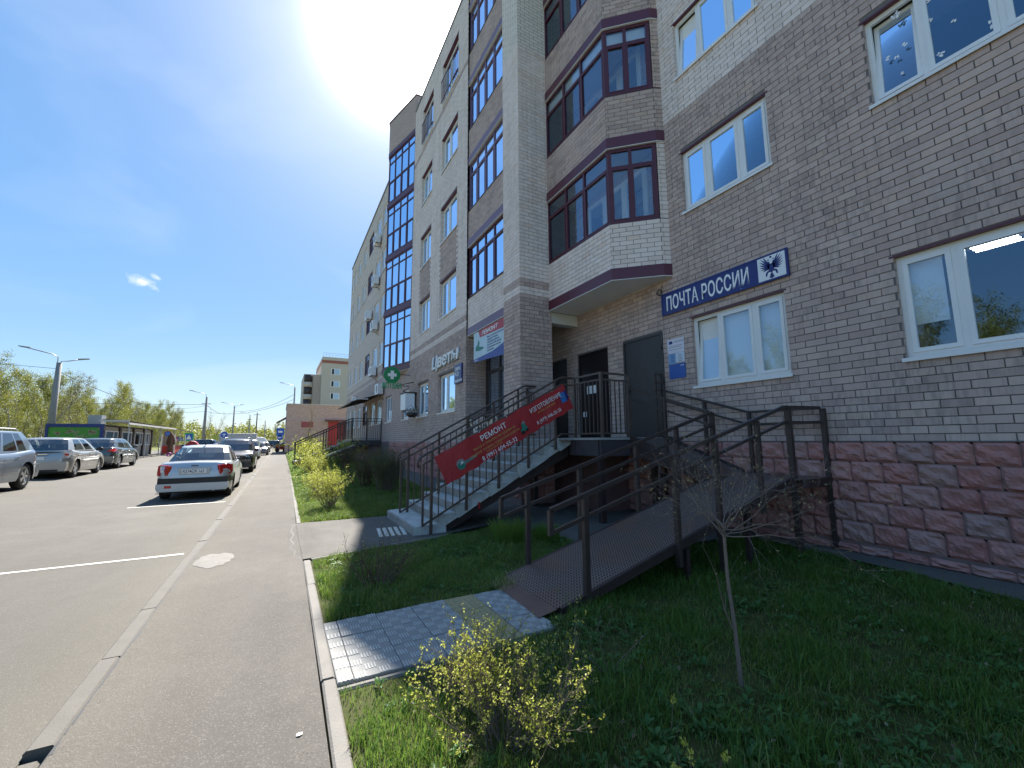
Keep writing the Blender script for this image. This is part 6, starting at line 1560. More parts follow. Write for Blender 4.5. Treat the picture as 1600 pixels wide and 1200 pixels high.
    for wy in D['wh']:
        for sgn in (1, -1):
            o = link('wheel', tm, t, world=False); o.location = (sgn * (W / 2 - .235), wy - off, rr_)
            if sgn < 0: o.rotation_euler = (0, 0, PI)
            o2 = link('rim', rim, o, world=False); o3 = link('brake_disc', bkm, o, world=False)
    und = MB().mat(M_BLACKP); und.box(-W / 2 * .80, W / 2 * .80, .25 - off, L - .3 - off, D['low'] - .03, D['low'] + .25)
    for wy in D['wh']: und.box(-W / 2 * .93, W / 2 * .93, wy - rr_ * 1.1 - off, wy + rr_ * 1.1 - off, D['low'] + .1, D['low'] + .42)
    und.build('underbody', t, world=False)
    # mirrors, handles, gaps
    for sgn in (1, -1):
        y = D['side'][-1][1] + .12 - off; b = MB().mat(M_BLACKP if kind != 'wagon' else pm); b.smooth = True
        x = W / 2 * .93; b.prism([(0, 0), (.19, .01), (.20, .10), (.15, .15), (.02, .13)], (y, y + .10), lambda a, c, d: (sgn * (x + a), d, zb - .02 + c)); b.build('wing_mirror', t, world=False)
        for (a, c) in D['side'][-2:]:
            b = MB().mat(M_CHROME if kind == 'suv' else pm); b.box(*sorted((sgn * (W / 2 * .965), sgn * (W / 2 * 1.0 + .004))), a + .12 - off, a + .30 - off, zb - .15, zb - .12); b.build('door_handle', t, world=False)
        ln = MB().mat(M_BLACKP)
        for yy in [D['side'][-1][1] + .05] + [(D['side'][-1][0] + D['side'][-2][1]) / 2]:
            prof_ = [p for p in rings[min(range(len(ys_)), key=lambda i: abs(ys_[i] - yy))]][1:8]
            for p, q in zip(prof_, prof_[1:]): ln.quad((sgn * (p[0] + .003), yy - off - .005, p[2]), (sgn * (p[0] + .003), yy - off + .005, p[2]), (sgn * (q[0] + .003), yy - off + .005, q[2]), (sgn * (q[0] + .003), yy - off - .005, q[2]))
        ln.build('door_gap', t, world=False)
    # rear and front ends
    def endpatch(nm, pts, y, m, depth=.02, both=True, t_=t):
        for sgn in ((1, -1) if both else (1,)):
            q = MB().mat(m); q.prism([(sgn * a, c) for a, c in pts][::(1 if sgn > 0 else -1)], (y, y + depth), lambda a, c, d: (a, d - off, c)); q.build(nm, t_, world=False, bevel=.004)
    hw = W / 2; cz = topf(.1)
    if kind == 'sedan':
        for sgn in (1, -1):
            q = MB().mat(M_REDLENS); q.smooth = True
            P_ = [(hw * .66, -.030, .90), (hw * .70, -.030, .66), (hw * .955, .14, .645), (hw * 1.0, .30, .72), (hw * .985, .30, .895), (hw * .88, .05, .935)]
            q.poly([(sgn * x, y - off, z) for x, y, z in P_][::sgn]); q.poly([(sgn * (x - .06), y + .05 - off, z) for x, y, z in P_][::-sgn])
            for i in range(6):
                a_, c_ = P_[i], P_[(i + 1) % 6]; q.quad((sgn * a_[0], a_[1] - off, a_[2]), (sgn * c_[0], c_[1] - off, c_[2]), (sgn * (c_[0] - .06), c_[1] + .05 - off, c_[2]), (sgn * (a_[0] - .06), a_[1] + .05 - off, a_[2]))
            q.build('tail_light', t, world=False)
            q = MB().mat(M_CLEARLENS); q.poly([(sgn * (hw * .76), -.016 - off, .74), (sgn * hw * .86, .02 - off, .74), (sgn * hw * .86, .02 - off, .80), (sgn * hw * .76, -.016 - off, .80)][::sgn]); q.build('reversing_light', t, world=False)
        endpatch('bumper_strip', [(-hw * .90, .445), (hw * .90, .445), (hw * .90, .585), (-hw * .90, .585)], -.035, M_BLACKP, .12, False)
        endpatch('bumper', [(-hw * .88, .24), (hw * .88, .24), (hw * .93, .33), (hw * .93, .443), (-hw * .93, .443), (-hw * .93, .33)], -.05, pm, .16, False)
        for sgn in (1, -1):
            q = MB().mat(M_BLACKP); q.poly([(sgn * hw * .9, .0 - off, .445), (sgn * hw * 1.003, .42 - off, .445), (sgn * hw * 1.003, .42 - off, .585), (sgn * hw * .9, .0 - off, .585)][::sgn]); q.build('bumper_strip', t, world=False)
        endpatch('fog_lamp', [(-hw * .72, .33), (-hw * .55, .33), (-hw * .54, .36), (-hw * .56, .40), (-hw * .72, .40)], -.056, M_REDLENS, .02, False)
        endpatch('plate_recess', [(-.33, .67), (.33, .67), (.37, .85), (-.37, .85)], -.015, M_STEELG, .02, False)
        endpatch('number_plate', [(-.27, .695), (.27, .695), (.27, .815), (-.27, .815)], -.035, M_PLATE, .018, False)
        endpatch('badge', [(-.08, .885), (.08, .885), (.08, .915), (-.08, .915)], -.018, M_INK, .01, False)
        q = MB().mat(M_BLACKP); q.tube([(0, 1.42 + .12 - off, 1.475), (0, 1.35 - off, 1.66)], .008, 5); q.tube([(0, 1.56 - off, 1.45), (0, 1.50 - off, 1.49)], .025, 6); q.build('antenna', t, world=False)
        q = MB().mat(M_STEELG); q.tube([(.45, .0 - off, .24), (.45, .1 - off, .24)], .03, 8); q.build('exhaust', t, world=False)
        ln = MB().mat(M_BLACKP); 
        for sgn in (1, -1): ln.box(*sorted((sgn * hw * .685, sgn * hw * .691)), -.012 - off, .01 - off, .66, .93)
        ln.build('boot_gap', t, world=False)
        text('plate_lettering', 'К574ОХ 163', (-.25, -.037 - off, .715), (1, 0, 0), (0, 0, 1), .118, M_INK, t, ext=.001, sx=.74, bold=.0008, world=False)
    elif kind in ('hatch', 'wagon'):
        z0, z1 = (.72, 1.0) if kind == 'hatch' else (.80, .94)
        for sgn in (1, -1):
            q = MB().mat(M_REDLENS if kind == 'wagon' else M_CLEARLENS); P_ = [(hw * (.62 if kind == 'wagon' else .80), .0, z0 + .04), (hw * .93, .10, z0), (hw * .985, .42, z1 - .06), (hw * .93, .30, z1 + .03), (hw * .78, .03, z1)]
            q.poly([(sgn * x, y - .02 - off, z) for x, y, z in P_][::sgn]); q.poly([(sgn * (x - .05), y + .05 - off, z) for x, y, z in P_][::-sgn]); q.build('tail_light', t, world=False)
            if kind == 'hatch': q = MB().mat(M_REDLENS); q.poly([(sgn * hw * .83, .018 - off, z0 + .10), (sgn * hw * .93, .085 - off, z0 + .09), (sgn * hw * .93, .085 - off, z0 + .17), (sgn * hw * .83, .018 - off, z0 + .18)][::sgn]); q.build('brake_lens', t, world=False)
        endpatch('bumper', [(-hw * .90, .26), (hw * .90, .26), (hw * .94, .40), (hw * .93, .60), (-hw * .93, .60), (-hw * .94, .40)], -.05, pm, .2, False)
        endpatch('bumper_skirt', [(-hw * .7, .24), (hw * .7, .24), (hw * .72, .33), (-hw * .72, .33)], -.056, M_BLACKP, .1, False)
        endpatch('number_plate', [(-.26, .68), (.26, .68), (.26, .79), (-.26, .79)], -.02, M_PLATE, .018, False)
        endpatch('boot_handle', [(-.33, .86), (.33, .86), (.33, .895), (-.33, .895)], -.016, M_CHROME, .012, False)
        text('plate_lettering', 'М318ТК 777' if kind == 'hatch' else 'О902УР 150', (-.245, -.022 - off, .695), (1, 0, 0), (0, 0, 1), .115, M_INK, t, ext=.001, sx=.70, bold=.002, world=False) if False else None
    else:
        for sgn in (1, -1):   # suv: rear lamps and front lamps
            q = MB().mat(M_REDLENS); P_ = [(hw * .78, .0, .98), (hw * .90, .10, .93), (hw * .99, .42, .98), (hw * .95, .32, 1.04), (hw * .82, .03, 1.06)]; q.poly([(sgn * x, y - .015 - off, z) for x, y, z in P_][::sgn]); q.poly([(sgn * (x - .05), y + .05 - off, z) for x, y, z in P_][::-sgn]); q.build('tail_light', t, world=False)
            q = MB().mat(M_CLEARLENS); P_ = [(hw * .52, 0, .86), (hw * .60, .02, .78), (hw * .86, -.18, .74), (hw * .97, -.52, .86), (hw * .93, -.50, .95), (hw * .78, -.16, .93)]; q.poly([(sgn * x, L + y - off + .012, z) for x, y, z in P_][::-sgn]); q.poly([(sgn * (x - .05), L + y - .08 - off, z) for x, y, z in P_][::sgn]); q.build('headlight', t, world=False)
            q = MB().mat(M_CLEARLENS); q.tube([(sgn * hw * .78, L - .20 - off, .50), (sgn * hw * .78, L - .14 - off, .50)], .055, 12); q.build('fog_lamp', t, world=False)
        endpatch('front_bumper', [(-hw * .88, .28), (hw * .88, .28), (hw * .90, .40), (hw * .86, .66), (-hw * .86, .66), (-hw * .90, .40)], L - .14, pm, .17, False)
        endpatch('lower_grille', [(-hw * .62, .34), (hw * .62, .34), (hw * .54, .56), (-hw * .54, .56)], L + .032, M_BLACKP, .012, False)
        endpatch('grille', [(-hw * .46, .70), (hw * .46, .70), (hw * .50, .84), (-hw * .50, .84)], L - .015, M_BLACKP, .03, False)
        endpatch('grille_bar', [(-hw * .46, .765), (hw * .46, .765), (hw * .46, .785), (-hw * .46, .785)], L + .016, M_CHROME, .008, False)
        endpatch('number_plate', [(-.26, .60), (.26, .60), (.26, .70), (-.26, .70)], L + .034, M_PLATE, .014, False)
        endpatch('rear_bumper', [(-hw * .90, .30), (hw * .90, .30), (hw * .93, .45), (hw * .92, .68), (-hw * .92, .68), (-hw * .93, .45)], -.05, pm, .2, False)
        for sgn in (1, -1):
            q = MB().mat(M_STEELG); q.tube([(sgn * rw * .86, yr0 + .1 - off, H + .0), (sgn * rw * .86, yr0 + .25 - off, H + .055), (sgn * rw * .86, yr1 - .1 - off, H + .055), (sgn * rw * .86, yr1 + .1 - off, H + .0)], .018, 6); q.build('roof_rail', t, world=False)
            q = MB().mat(M_CHROME); q.box(*sorted((sgn * hw * .975, sgn * hw * 1.003)), 1.35 - off, 3.05 - off, .47, .50); q.build('chrome_strip', t, world=False)
    return t
make_car('parked_car', 'silvery white saloon car seen from behind with a dark bumper strip and roof antenna', 'sedan', (0.50, 0.53, 0.55), (-1.98, 14.22 + 2.12, -1.535), 0.0, metal=0.35)
make_car('parked_car', 'black crossover facing the camera just in front of the white saloon', 'suv', (0.012, 0.012, 0.014), (-2.02, 27.0, -1.535), PI, metal=0.2)
make_car('parked_car', 'blue grey crossover at the left edge showing its rear wheel and chrome strip', 'suv', (0.17, 0.20, 0.24), (-7.38, 16.45, -1.32), PI, metal=0.6)
make_car('parked_car', 'silver hatchback parked across the road between the two dark cars', 'hatch', (0.42, 0.40, 0.37), (-7.75, 23.75, -1.29), 0.03, metal=0.6)
make_car('parked_car', 'dark grey green estate car parked farthest along by the kiosk', 'wagon', (0.10, 0.115, 0.11), (-8.05, 30.1, -1.27), 0.02, metal=0.5)
for i, (x, y, rz, kd, c, lab) in enumerate(((-2.4, 44.0, PI, 'suv', (0.62, 0.62, 0.6), 'white crossover far behind the black crossover'), (-2.0, 56.0, PI, 'hatch', (0.08, 0.08, 0.09), 'dark hatchback far down the road'), (-0.4 - 1.6, 70, PI, 'sedan', (0.45, 0.40, 0.36), 'pale saloon at the far end of the parking row'),
        (-9.0, 66.0, 1.45, 'hatch', (0.025, 0.028, 0.035), 'dark blue car seen side on before the pale van'), (1.0, 92.0, 1.6, 'sedan', (0.03, 0.035, 0.05), 'dark saloon side on at the road junction'), (6.0 - 8, 104, 1.5, 'suv', (0.02, 0.02, 0.02), 'black crossover beyond the junction'))):
    make_car('parked_car', lab, kd, c, (x, y, gz(x, y) - 0.03 if x < -3 else -1.53), rz)
# ------------------------------------------------------------------ pale van body far off, tractor-like barrow by the bus stop
TV = thing('box_van', 'pale grey box van standing beyond the parked cars', 'van', (-5.5, 86, -1.35)); b = MB().mat(M_STEELG); b.box(-9.0, -3.6, 85, 87.4, -0.55, 1.35); b.build('cargo_box', TV, bevel=.04)
b = MB().mat(M_EMBW); b.prism([(-3.55, -0.9), (-1.9, -0.9), (-1.9, -0.1), (-2.4, 0.65), (-3.55, 0.75)], (85.2, 87.2), lambda a, c, d: (a, d, c)); b.build('cab', TV, bevel=.05)
for x in (-8.2, -2.7): b = MB().mat(M_RUBBER); b.tube([(x, 85, -1.0), (x, 85.3, -1.0)], .42, 16); b.build('wheel', TV)

# ------------------------------------------------------------------ kiosk row across the road
KI = thing('market_kiosk', 'long roadside kiosk with a blue framed green side wall and a white canopy roof', 'kiosk', (-10.5, 41, -1.08))
MKW = simple('dirty_kiosk_panel', (0.42, 0.40, 0.36), 0.7, var=0.25, scale=5); MKB = simple('kiosk_blue', (0.02, 0.045, 0.20), 0.45, var=0.15); t = NT('printed_green_wall'); g = t.pos()
n_ = t.noise(2.6, 5, 0.65, g); t.set(col=t.ramp(n_, [(0.30, (0.03, 0.02, 0.02)), (0.38, (0.26, 0.10, 0.05)), (0.44, (0.30, 0.34, 0.20)), (0.47, (0.06, 0.28, 0.03)), (0.8, (0.12, 0.40, 0.06))]), rough=0.5); MKG = t.m
kz = -1.1
b = MB().mat(MKW); b.box(-12.9, -10.25, 37.06, 49.0, kz, 1.05); b.build('wall', KI)
b = MB().mat(MKG); b.box(-12.72, -10.32, 36.98, 37.05, kz, 0.98); b.build('printed_panel', KI)
for a in ((-12.86, -12.72, kz, 1.2), (-10.32, -10.14, kz, 1.2), (-12.72, -10.32, 0.99, 1.2)): b = MB().mat(MKB); b.box(a[0], a[1], 36.94, 37.08, a[2], a[3]); b.build('blue_frame', KI)
text('lettering', 'ОВОЩИ  ФРУКТЫ', (-12.0, 36.97, -0.15), (1, 0, 0), (0, 0, 1), 0.22, simple('pale_green_print', (0.35, 0.5, 0.45), 0.6), KI, ext=.001) if False else None
b = MB().mat(simple('kiosk_roof_sheet', (0.62, 0.60, 0.56), 0.6, var=0.2)); b.poly([(-10.4, 36.9, 1.52), (-8.9, 36.9, 1.44), (-8.9, 51.5, 1.28), (-10.4, 51.5, 1.36)]); b.poly([(-10.4, 36.9, 1.45), (-10.4, 51.5, 1.29), (-8.9, 51.5, 1.21), (-8.9, 36.9, 1.37)]); b.box(-8.96, -8.88, 36.9, 51.5, 1.18, 1.30); b.box(-10.4, -8.9, 36.88, 36.95, 1.36, 1.47); b.build('canopy_roof', KI)
b = MB().mat(M_BROWND); b.box(-12.9, -10.2, 37.1, 49, 1.06, 1.16); b.build('flat_roof', KI)
b = MB().mat(M_STEELG); b.box(-12.0, -11.3, 40.5, 41.4, 1.17, 1.95); b.build('roof_unit', KI)
for (y0, y1) in ((37.5, 40.0), (40.9, 43.2), (44.0, 46.2), (46.9, 48.6)):
    fr = MB().mat(M_EMBW)
    for a in ((y0, y1, -0.25, -0.17), (y0, y1, 0.72, 0.80), (y0, y0 + .09, -0.17, 0.72), (y1 - .09, y1, -0.17, 0.72), ((y0 + y1) / 2 + .3, (y0 + y1) / 2 + .38, -0.17, 0.72)): fr.box(-10.24, -10.16, *a)
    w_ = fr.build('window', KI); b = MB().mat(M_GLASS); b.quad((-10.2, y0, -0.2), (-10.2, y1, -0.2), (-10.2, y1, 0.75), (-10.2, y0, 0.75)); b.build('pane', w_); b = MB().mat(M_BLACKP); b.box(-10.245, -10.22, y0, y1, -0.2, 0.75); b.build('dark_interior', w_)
for y in (40.4, 43.6, 46.5, 49.1): b = MB().mat(M_BROWND); b.box(-10.24, -10.15, y - .15, y + .15, kz, 1.1); b.build('pillar', KI)
for y in (37.3, 41.5, 45.8, 51.2): b = MB().mat(M_STEELG); b.box(-9.0, -8.94, y, y + .06, kz, 1.25); b.build('canopy_post', KI)
MB().mat(M_BROWND).bar((-8.9, 51.5, 1.25), (-8.3, 56, 1.0), .06).build('awning_arm', KI)
K2 = thing('market_stall', 'low red and white market stall with toys under an awning', 'market stall', (-9.6, 53.5, -1.1))
b = MB().mat(M_RED); b.box(-10.0, -9.0, 52.0, 55.0, -1.1, -0.35); b.build('counter', K2)
for x in (-10.0, -9.0):
    for y in (52, 57): b = MB().mat(M_EMBW); b.box(x - .04, x + .04, y - .04, y + .04, -1.1, 0.75); b.build('post', K2)
b = MB().mat(M_EMBW); b.quad((-10.2, 51.8, .85), (-8.7, 51.8, .72), (-8.7, 57.2, .72), (-10.2, 57.2, .85)); b.build('awning', K2)
b = MB().mat(MKW); b.box(-10.05, -9.98, 52, 57, -1.1, .6); b.build('back_panel', K2)
TOY = [('white_toy', (0.6, 0.6, 0.6)), ('pink_toy', (0.5, 0.12, 0.3)), ('turquoise_toy', (0.05, 0.32, 0.36)), ('white_toy', (0.55, 0.55, 0.5)), ('blue_toy', (0.05, 0.15, 0.4))]
for k, (nm, c) in enumerate(TOY):
    tt_ = thing('toy', ('leftmost white', 'pink', 'turquoise', 'cream white', 'blue')[k] + ' toy hanging in the market stall', 'toy', (-9.1, 52.3 + k * .8, 0.2)); b = MB().mat(simple('m_' + nm + str(k), c, .7)); b.tube([(-9.1, 52.3 + k * .8, .05), (-9.1, 52.3 + k * .8, .2), (-9.1, 52.3 + k * .8, .35)], [.12, .24, .1], 8); b.tube([(-9.1, 52.3 + k * .8, .33), (-9.1, 52.3 + k * .8, .45), (-9.1, 52.3 + k * .8, .55)], [.08, .15, .06], 8); b.build('body', tt_)
CT = thing('hanging_coat', 'long brown fur coat hung on the corner post of the kiosk', 'coat', (-8.9, 49.7, -0.9)); b = MB().mat(simple('brown_fur', (0.16, 0.09, 0.06), .9, var=.4, scale=12)); b.smooth = True
b.tube([(-8.9, 49.7, .85), (-8.9, 49.7, .72), (-8.9, 49.7, .55), (-8.9, 49.7, .1), (-8.9, 49.7, -.5), (-8.9, 49.7, -.95)], [.05, .10, .22, .19, .22, .24], 12); b.build('coat_body', CT)
for sg in (-1, 1): b = MB().mat(MATS['brown_fur']); b.tube([(-8.9 + sg * .16, 49.7, .55), (-8.9 + sg * .25, 49.7, .1), (-8.9 + sg * .26, 49.7, -.25)], [.08, .07, .08], 8); b.build('sleeve', CT)
PM = thing('pram', 'red baby pram with its hood raised near the stall', 'pram', (-6.9, 47, -1.2)); b = MB().mat(M_RED); b.smooth = True
b.prism([(-.45, 0), (.45, .05), (.62, .38), (.25, .80), (-.15, .85), (-.45, .45)], (46.7, 47.3), lambda a, c, d: (-6.9 + a, d, -0.85 + c + .1)); b.build('hood', PM, bevel=.08)
b = MB().mat(M_BLACKP); b.bar((-7.4, 47, -1.15), (-6.4, 47, -.5), .05); b.bar((-6.5, 47, -1.15), (-7.3, 47, -.6), .05); b.bar((-7.3, 47, -.6), (-7.7, 47, -.35), .04); b.build('frame', PM)
for x in (-7.4, -6.5):
    b = MB().mat(M_RUBBER); b.tube([(x, 46.7, -1.05), (x, 46.76, -1.05)], .14, 12); b.build('wheel', PM)
for k, (x, y, c, lab, nm) in enumerate(((-8.4, 46.6, (0.35, 0.05, 0.3), 'purple inflatable ring lying before the kiosk', 'inflatable_ring'), (-8.0, 48.5, (0.02, 0.35, 0.12), 'green toy bucket on the kerb by the stall', 'toy_bucket'), (-7.9, 51, (0.35, 0.45, 0.05), 'yellow green toy near the pram', 'toy_car'))):
    q = thing(nm, lab, 'toy', (x, y, -1.22)); b = MB().mat(simple('m_' + nm, c, .5)); z = gz(x, y); b.smooth = True
    if k == 0: b.tube([(x + .15 * math.cos(a * PI / 6), y + .1, z + .12 + .13 * math.sin(a * PI / 6)) for a in range(13)], .06, 8)
    elif k == 1: b.tube([(x, y, z), (x, y, z + .32)], [.16, .24], 12); b.tube([(x + .22 * math.cos(a * PI / 6), y, z + .32 + .2 * math.sin(a * PI / 6)) for a in range(7)], .015, 5)
    else: b.prism([(-.4, 0), (.4, 0), (.4, .2), (.1, .45), (-.3, .4), (-.4, .2)], (y - .2, y + .2), lambda a, c_, d: (x + a, d, z + .15 + c_))
    b.build('body', q)
KB = thing('far_kerb', None, None, (-8.8, 30, -1.2)); KB['kind'] = 'structure'
for i in range(26): link('kerb_stone', km[i % 4], KB, world=True, loc=(-9.25, 18 + i * 1.5, gz(-9.25, 18 + i) + 0.06)).scale = (1, 1.5, 1)
# concrete block at the foot of the pole, green fence
GF = thing('green_fence', 'long dark green sheet fence in front of the birch wood at the left', 'fence', (-19, 40, -1.0)); MGF = simple('green_fence_sheet', (0.012, 0.085, 0.065), .5, var=.2)
for k in range(16): b = MB().mat(MGF); y = 24 + k * 2.5; b.box(-17.6, -17.56, y, y + 2.46, -0.95, 0.12 + 0.01 * (k % 3)); b.build('panel', GF)
for k in range(17): b = MB().mat(MGF); y = 23.98 + k * 2.5; b.box(-17.62, -17.54, y - .03, y + .03, -0.95, 0.2); b.build('post', GF)

# ------------------------------------------------------------------ lamp posts, cables, road signs
M_POLE = simple('concrete_pole', (0.30, 0.29, 0.27), .85, var=.15, scale=3)
def lamp(x, y, H_, lab, arms=((-1, 1.9, .5), (1, 1.0, .15)), r=.17, block=False):
    z = gz(x, y); t_ = thing('street_lamp', lab, 'street lamp', (x, y, z), group='street lamps along the road')
    b = MB().mat(M_POLE); b.tube([(x, y, z), (x, y, z + H_)], [r, r * .62], 10); b.build('pole', t_)
    for sg, ln, up_ in arms:
        b = MB().mat(M_STEELG); b.tube([(x + sg * .08, y, z + H_ - .5), (x + sg * .1, y, z + H_ + up_ * .6), (x + sg * .45, y, z + H_ + up_ * .85), (x + sg * ln * .95, y, z + H_ + up_ * 1.15 + .1)], .035, 6); b.build('arm', t_)
        b = MB().mat(M_GREYP); b.prism([(0, 0), (.55, .09), (.58, .15), (0, .09)], (y - .12, y + .12), lambda a, c, d: (x + sg * (ln * .9 + a), d, z + H_ + up_ * 1.15 + .07 + c)); b.build('lamp_head', t_)
    if block: b = MB().mat(M_CONCRETE); b.box(x - .8, x + 1.0, y - .5, y + .5, z - .1, z + .55); b.build('foundation_block', t_, bevel=.05)
    return t_
lamp(-14.35, 42, 6.7, 'nearest concrete street lamp with two arms beside the green kiosk wall', arms=((-1, 1.75, .72), (1, 1.1, .18)), r=.24, block=True)
lamp(-9.1, 70, 7.2, 'second street lamp, a grey pole behind the white saloon car', arms=((-1, 1.6, .55),), r=.2)
lamp(-8.2, 98, 8.0, 'third street lamp down the road, beyond the pale van', arms=((-1, 1.9, .5), (1, 1.0, .2)))
lamp(-7.2, 128, 8.0, 'fourth and thinner street lamp down the road', arms=((-1, 1.9, .5),))
lamp(-4.6, 160, 8.0, 'farthest street lamp over the trees', arms=((-1, 2.2, .5),))
lamp(1.6, 75, 9.6, 'street lamp rising behind the flat roofed brick building', arms=((-1, 1.8, .45),))
UP = [(-12.1, 93, 8.3), (-5.2, 118, 8.2)]
for k, (x, y, h_) in enumerate(UP):
    z = gz(x, y); t_ = thing('utility_pole', ('dark utility pole standing beside the second street lamp', 'thin dark utility pole near the road end')[k], 'pole', (x, y, z)); b = MB().mat(M_TWIG); b.tube([(x, y, z), (x, y, z + h_)], [.16, .11], 8); b.build('pole', t_); b = MB().mat(M_TWIG); b.bar((x - .7, y, z + h_ - .5), (x + .7, y, z + h_ - .5), .1); b.build('crossarm', t_)
def cable(pts, sag, lab, r=.016):
    t_ = thing('overhead_cable', lab, 'cable', pts[0]); b = MB().mat(M_BLACKP)
    for p, q in zip(pts, pts[1:]):
        p, q = Vector(p), Vector(q); b.tube([p + (q - p) * (k / 14) - Vector((0, 0, sag * 4 * (k / 14) * (1 - k / 14))) for k in range(15)], r, 4, caps=False)
    b.build('wire', t_)
cable([(-60, 25, 8.5), (-14.3, 42, 5.3)], .8, 'cable coming in from the left to the nearest street lamp')
cable([(-14.3, 42, 5.1), (-9.1, 70, 4.9)], 1.3, 'sagging cable from the nearest lamp to the second one', .02)
cable([(-60, 60, 6.2), (-9.1, 70, 5.0), (-8.2, 98, 5.9), (1.6, 75, 7.4)], .9, 'upper cable between the lamp posts and the brick building', .025)
cable([(-60, 75, 4.4), (-12.1, 93, 5.4), (1.6, 75, 6.6)], 1.2, 'lower cable sagging across the road in the distance', .025)
def sign(name, lab, x, y, zc, shape, r, cols):
    z = gz(x, y); t_ = thing(name, lab, 'road sign', (x, y, z)); MB().mat(M_STEELG).tube([(x, y, z), (x, y, zc + r)], .035, 6).build('post', t_)
    for k, (rr2, m_) in enumerate(cols):
        b = MB().mat(m_)
        if shape == 'round': b.tube([(x, y - .05 - .012 * k, zc), (x, y - .04 - .012 * k, zc)], rr2 * r, 20)
        else: b.box(x - rr2 * r, x + rr2 * r, y - .05 - .012 * k, y - .04 - .012 * k, zc - rr2 * r * 1.1, zc + rr2 * r * 1.1)
        b.build('plate' if k == 0 else 'symbol', t_)
    return t_
M_SBLUE = simple('sign_blue', (0.02, 0.12, 0.50), .4, var=.05)
def onray(px_, y_):   # helper kept in metres: x for a bearing at distance y_
    return px_
sign('no_parking_sign', 'round blue and red no parking sign left of the green crossing sign', -16.6, 90, 1.35, 'round', .5, ((1, M_RED), (.8, M_SBLUE)))
cs_ = sign('crossing_sign', 'square pedestrian crossing sign in a bright green border', -12.8, 84, 0.75, 'sq', .62, ((1, simple('fluor_green', (0.12, 0.55, 0.10), .4, var=.05)), (.78, M_SBLUE)))
b = MB().mat(M_WPAINT); b.poly([(-12.8 - .36, 83.92, .4), (-12.8 + .36, 83.92, .4), (-12.8, 83.92, 1.12)]); b.build('symbol', cs_)
rs_ = sign('roundabout_sign', 'round blue sign with a white arrow right of the second lamp post', -7.0, 72, 0.95, 'round', .48, ((1, M_WPAINT), (.93, M_SBLUE)))
b = MB().mat(M_WPAINT); b.box(-7.06, -6.94, 71.93, 71.94, .68, 1.15); b.box(-7.25, -6.75, 71.925, 71.935, .98, 1.07); b.build('symbol', rs_)
sign('warning_board', 'yellow green rectangular board beside the second lamp post', -8.0, 72, 0.55, 'sq', .36, ((1, simple('yellow_board', (0.45, 0.5, 0.08), .5, var=.05)),))
bs_ = sign('bus_stop_sign', 'blue bus stop sign with a white bus by the corner of the brick building', -0.05, 60, 1.15, 'sq', .42, ((1, M_SBLUE),))
b = MB().mat(M_WPAINT); b.box(-.05 - .24, -.05 + .24, 59.93, 59.94, 1.05, 1.28); b.build('symbol', bs_)
b = MB().mat(M_SBLUE); b.tube([(-.05, 59.95, .45), (-.05, 59.96, .45)], .34, 18); b.build('plate', bs_); b = MB().mat(M_WPAINT); b.box(-.30, .1, 59.935, 59.945, .40, .5); b.build('symbol', bs_)
CR = thing('red_cart', 'small rusty red and yellow cart standing in the shade at the pavement end', 'cart', (-0.05, 66, -1.5)); b = MB().mat(M_RED); b.box(-.5, .75, 65.6, 66.6, -1.1, -.45); b.build('box', CR); b = MB().mat(simple('faded_yellow', (0.42, 0.28, 0.06), .6)); b.box(-.45, .8, 65.5, 65.6, -.75, -.35); b.build('front_board', CR)
for x in (-.3, .6): b = MB().mat(M_RUBBER); b.tube([(x, 65.5, -1.2), (x, 65.6, -1.2)], .27, 12); b.build('wheel', CR)

# ------------------------------------------------------------------ flat roofed brick building and far blocks
t = NT('salmon_brickwork'); g = t.pos(); sp = t.new('ShaderNodeSeparateXYZ'); t.con(g, sp.inputs[0]); cb = t.new('ShaderNodeCombineXYZ'); t.con(t.math('ADD', sp.outputs[0], sp.outputs[1]), cb.inputs[0]); t.con(sp.outputs[2], cb.inputs[1])
q = brtex(t, cb.outputs[0], (0.48, 0.34, 0.27), (0.58, 0.44, 0.36), (0.30, 0.22, 0.2)); t.set(col=q.outputs[0], rough=.85); M_SALM = t.m
UB = thing('utility_building', 'single storey salmon brick building with a red door and a flat roof', 'building', (4, 60, -1.2))
b = MB().mat(M_SALM); b.box(.55, 14, 60, 72, -1.4, 4.6); b.build('wall', UB)
b = MB().mat(M_BWTAUPE); b.box(.53, 14.02, 59.98, 72.02, 2.55, 3.05); b.build('brick_band', UB); b = MB().mat(M_STEELG); b.box(.45, 14.1, 59.9, 72.1, 4.6, 4.72); b.build('roof_edge', UB)
b = MB().mat(M_RED); b.box(5.4, 7.5, 59.93, 59.99, -1.2, 2.5); b.build('door', UB); b = MB().mat(M_MAROON); b.box(5.0, 8.0, 59.2, 59.99, 2.56, 2.72); b.build('door_canopy', UB)
b = MB().mat(simple('faded_red_board', (0.30, 0.06, 0.07), .6)); b.box(2.25, 3.6, 59.92, 59.99, 1.75, 2.45); b.build('name_board', UB)
b = MB().mat(M_MAROON); b.prism([(-.55, 2.35), (.5, 3.05), (.5, 2.9), (-.55, 2.25)], (60.2, 64), lambda a, c, d: (a, d, c)); b.build('side_canopy', UB)
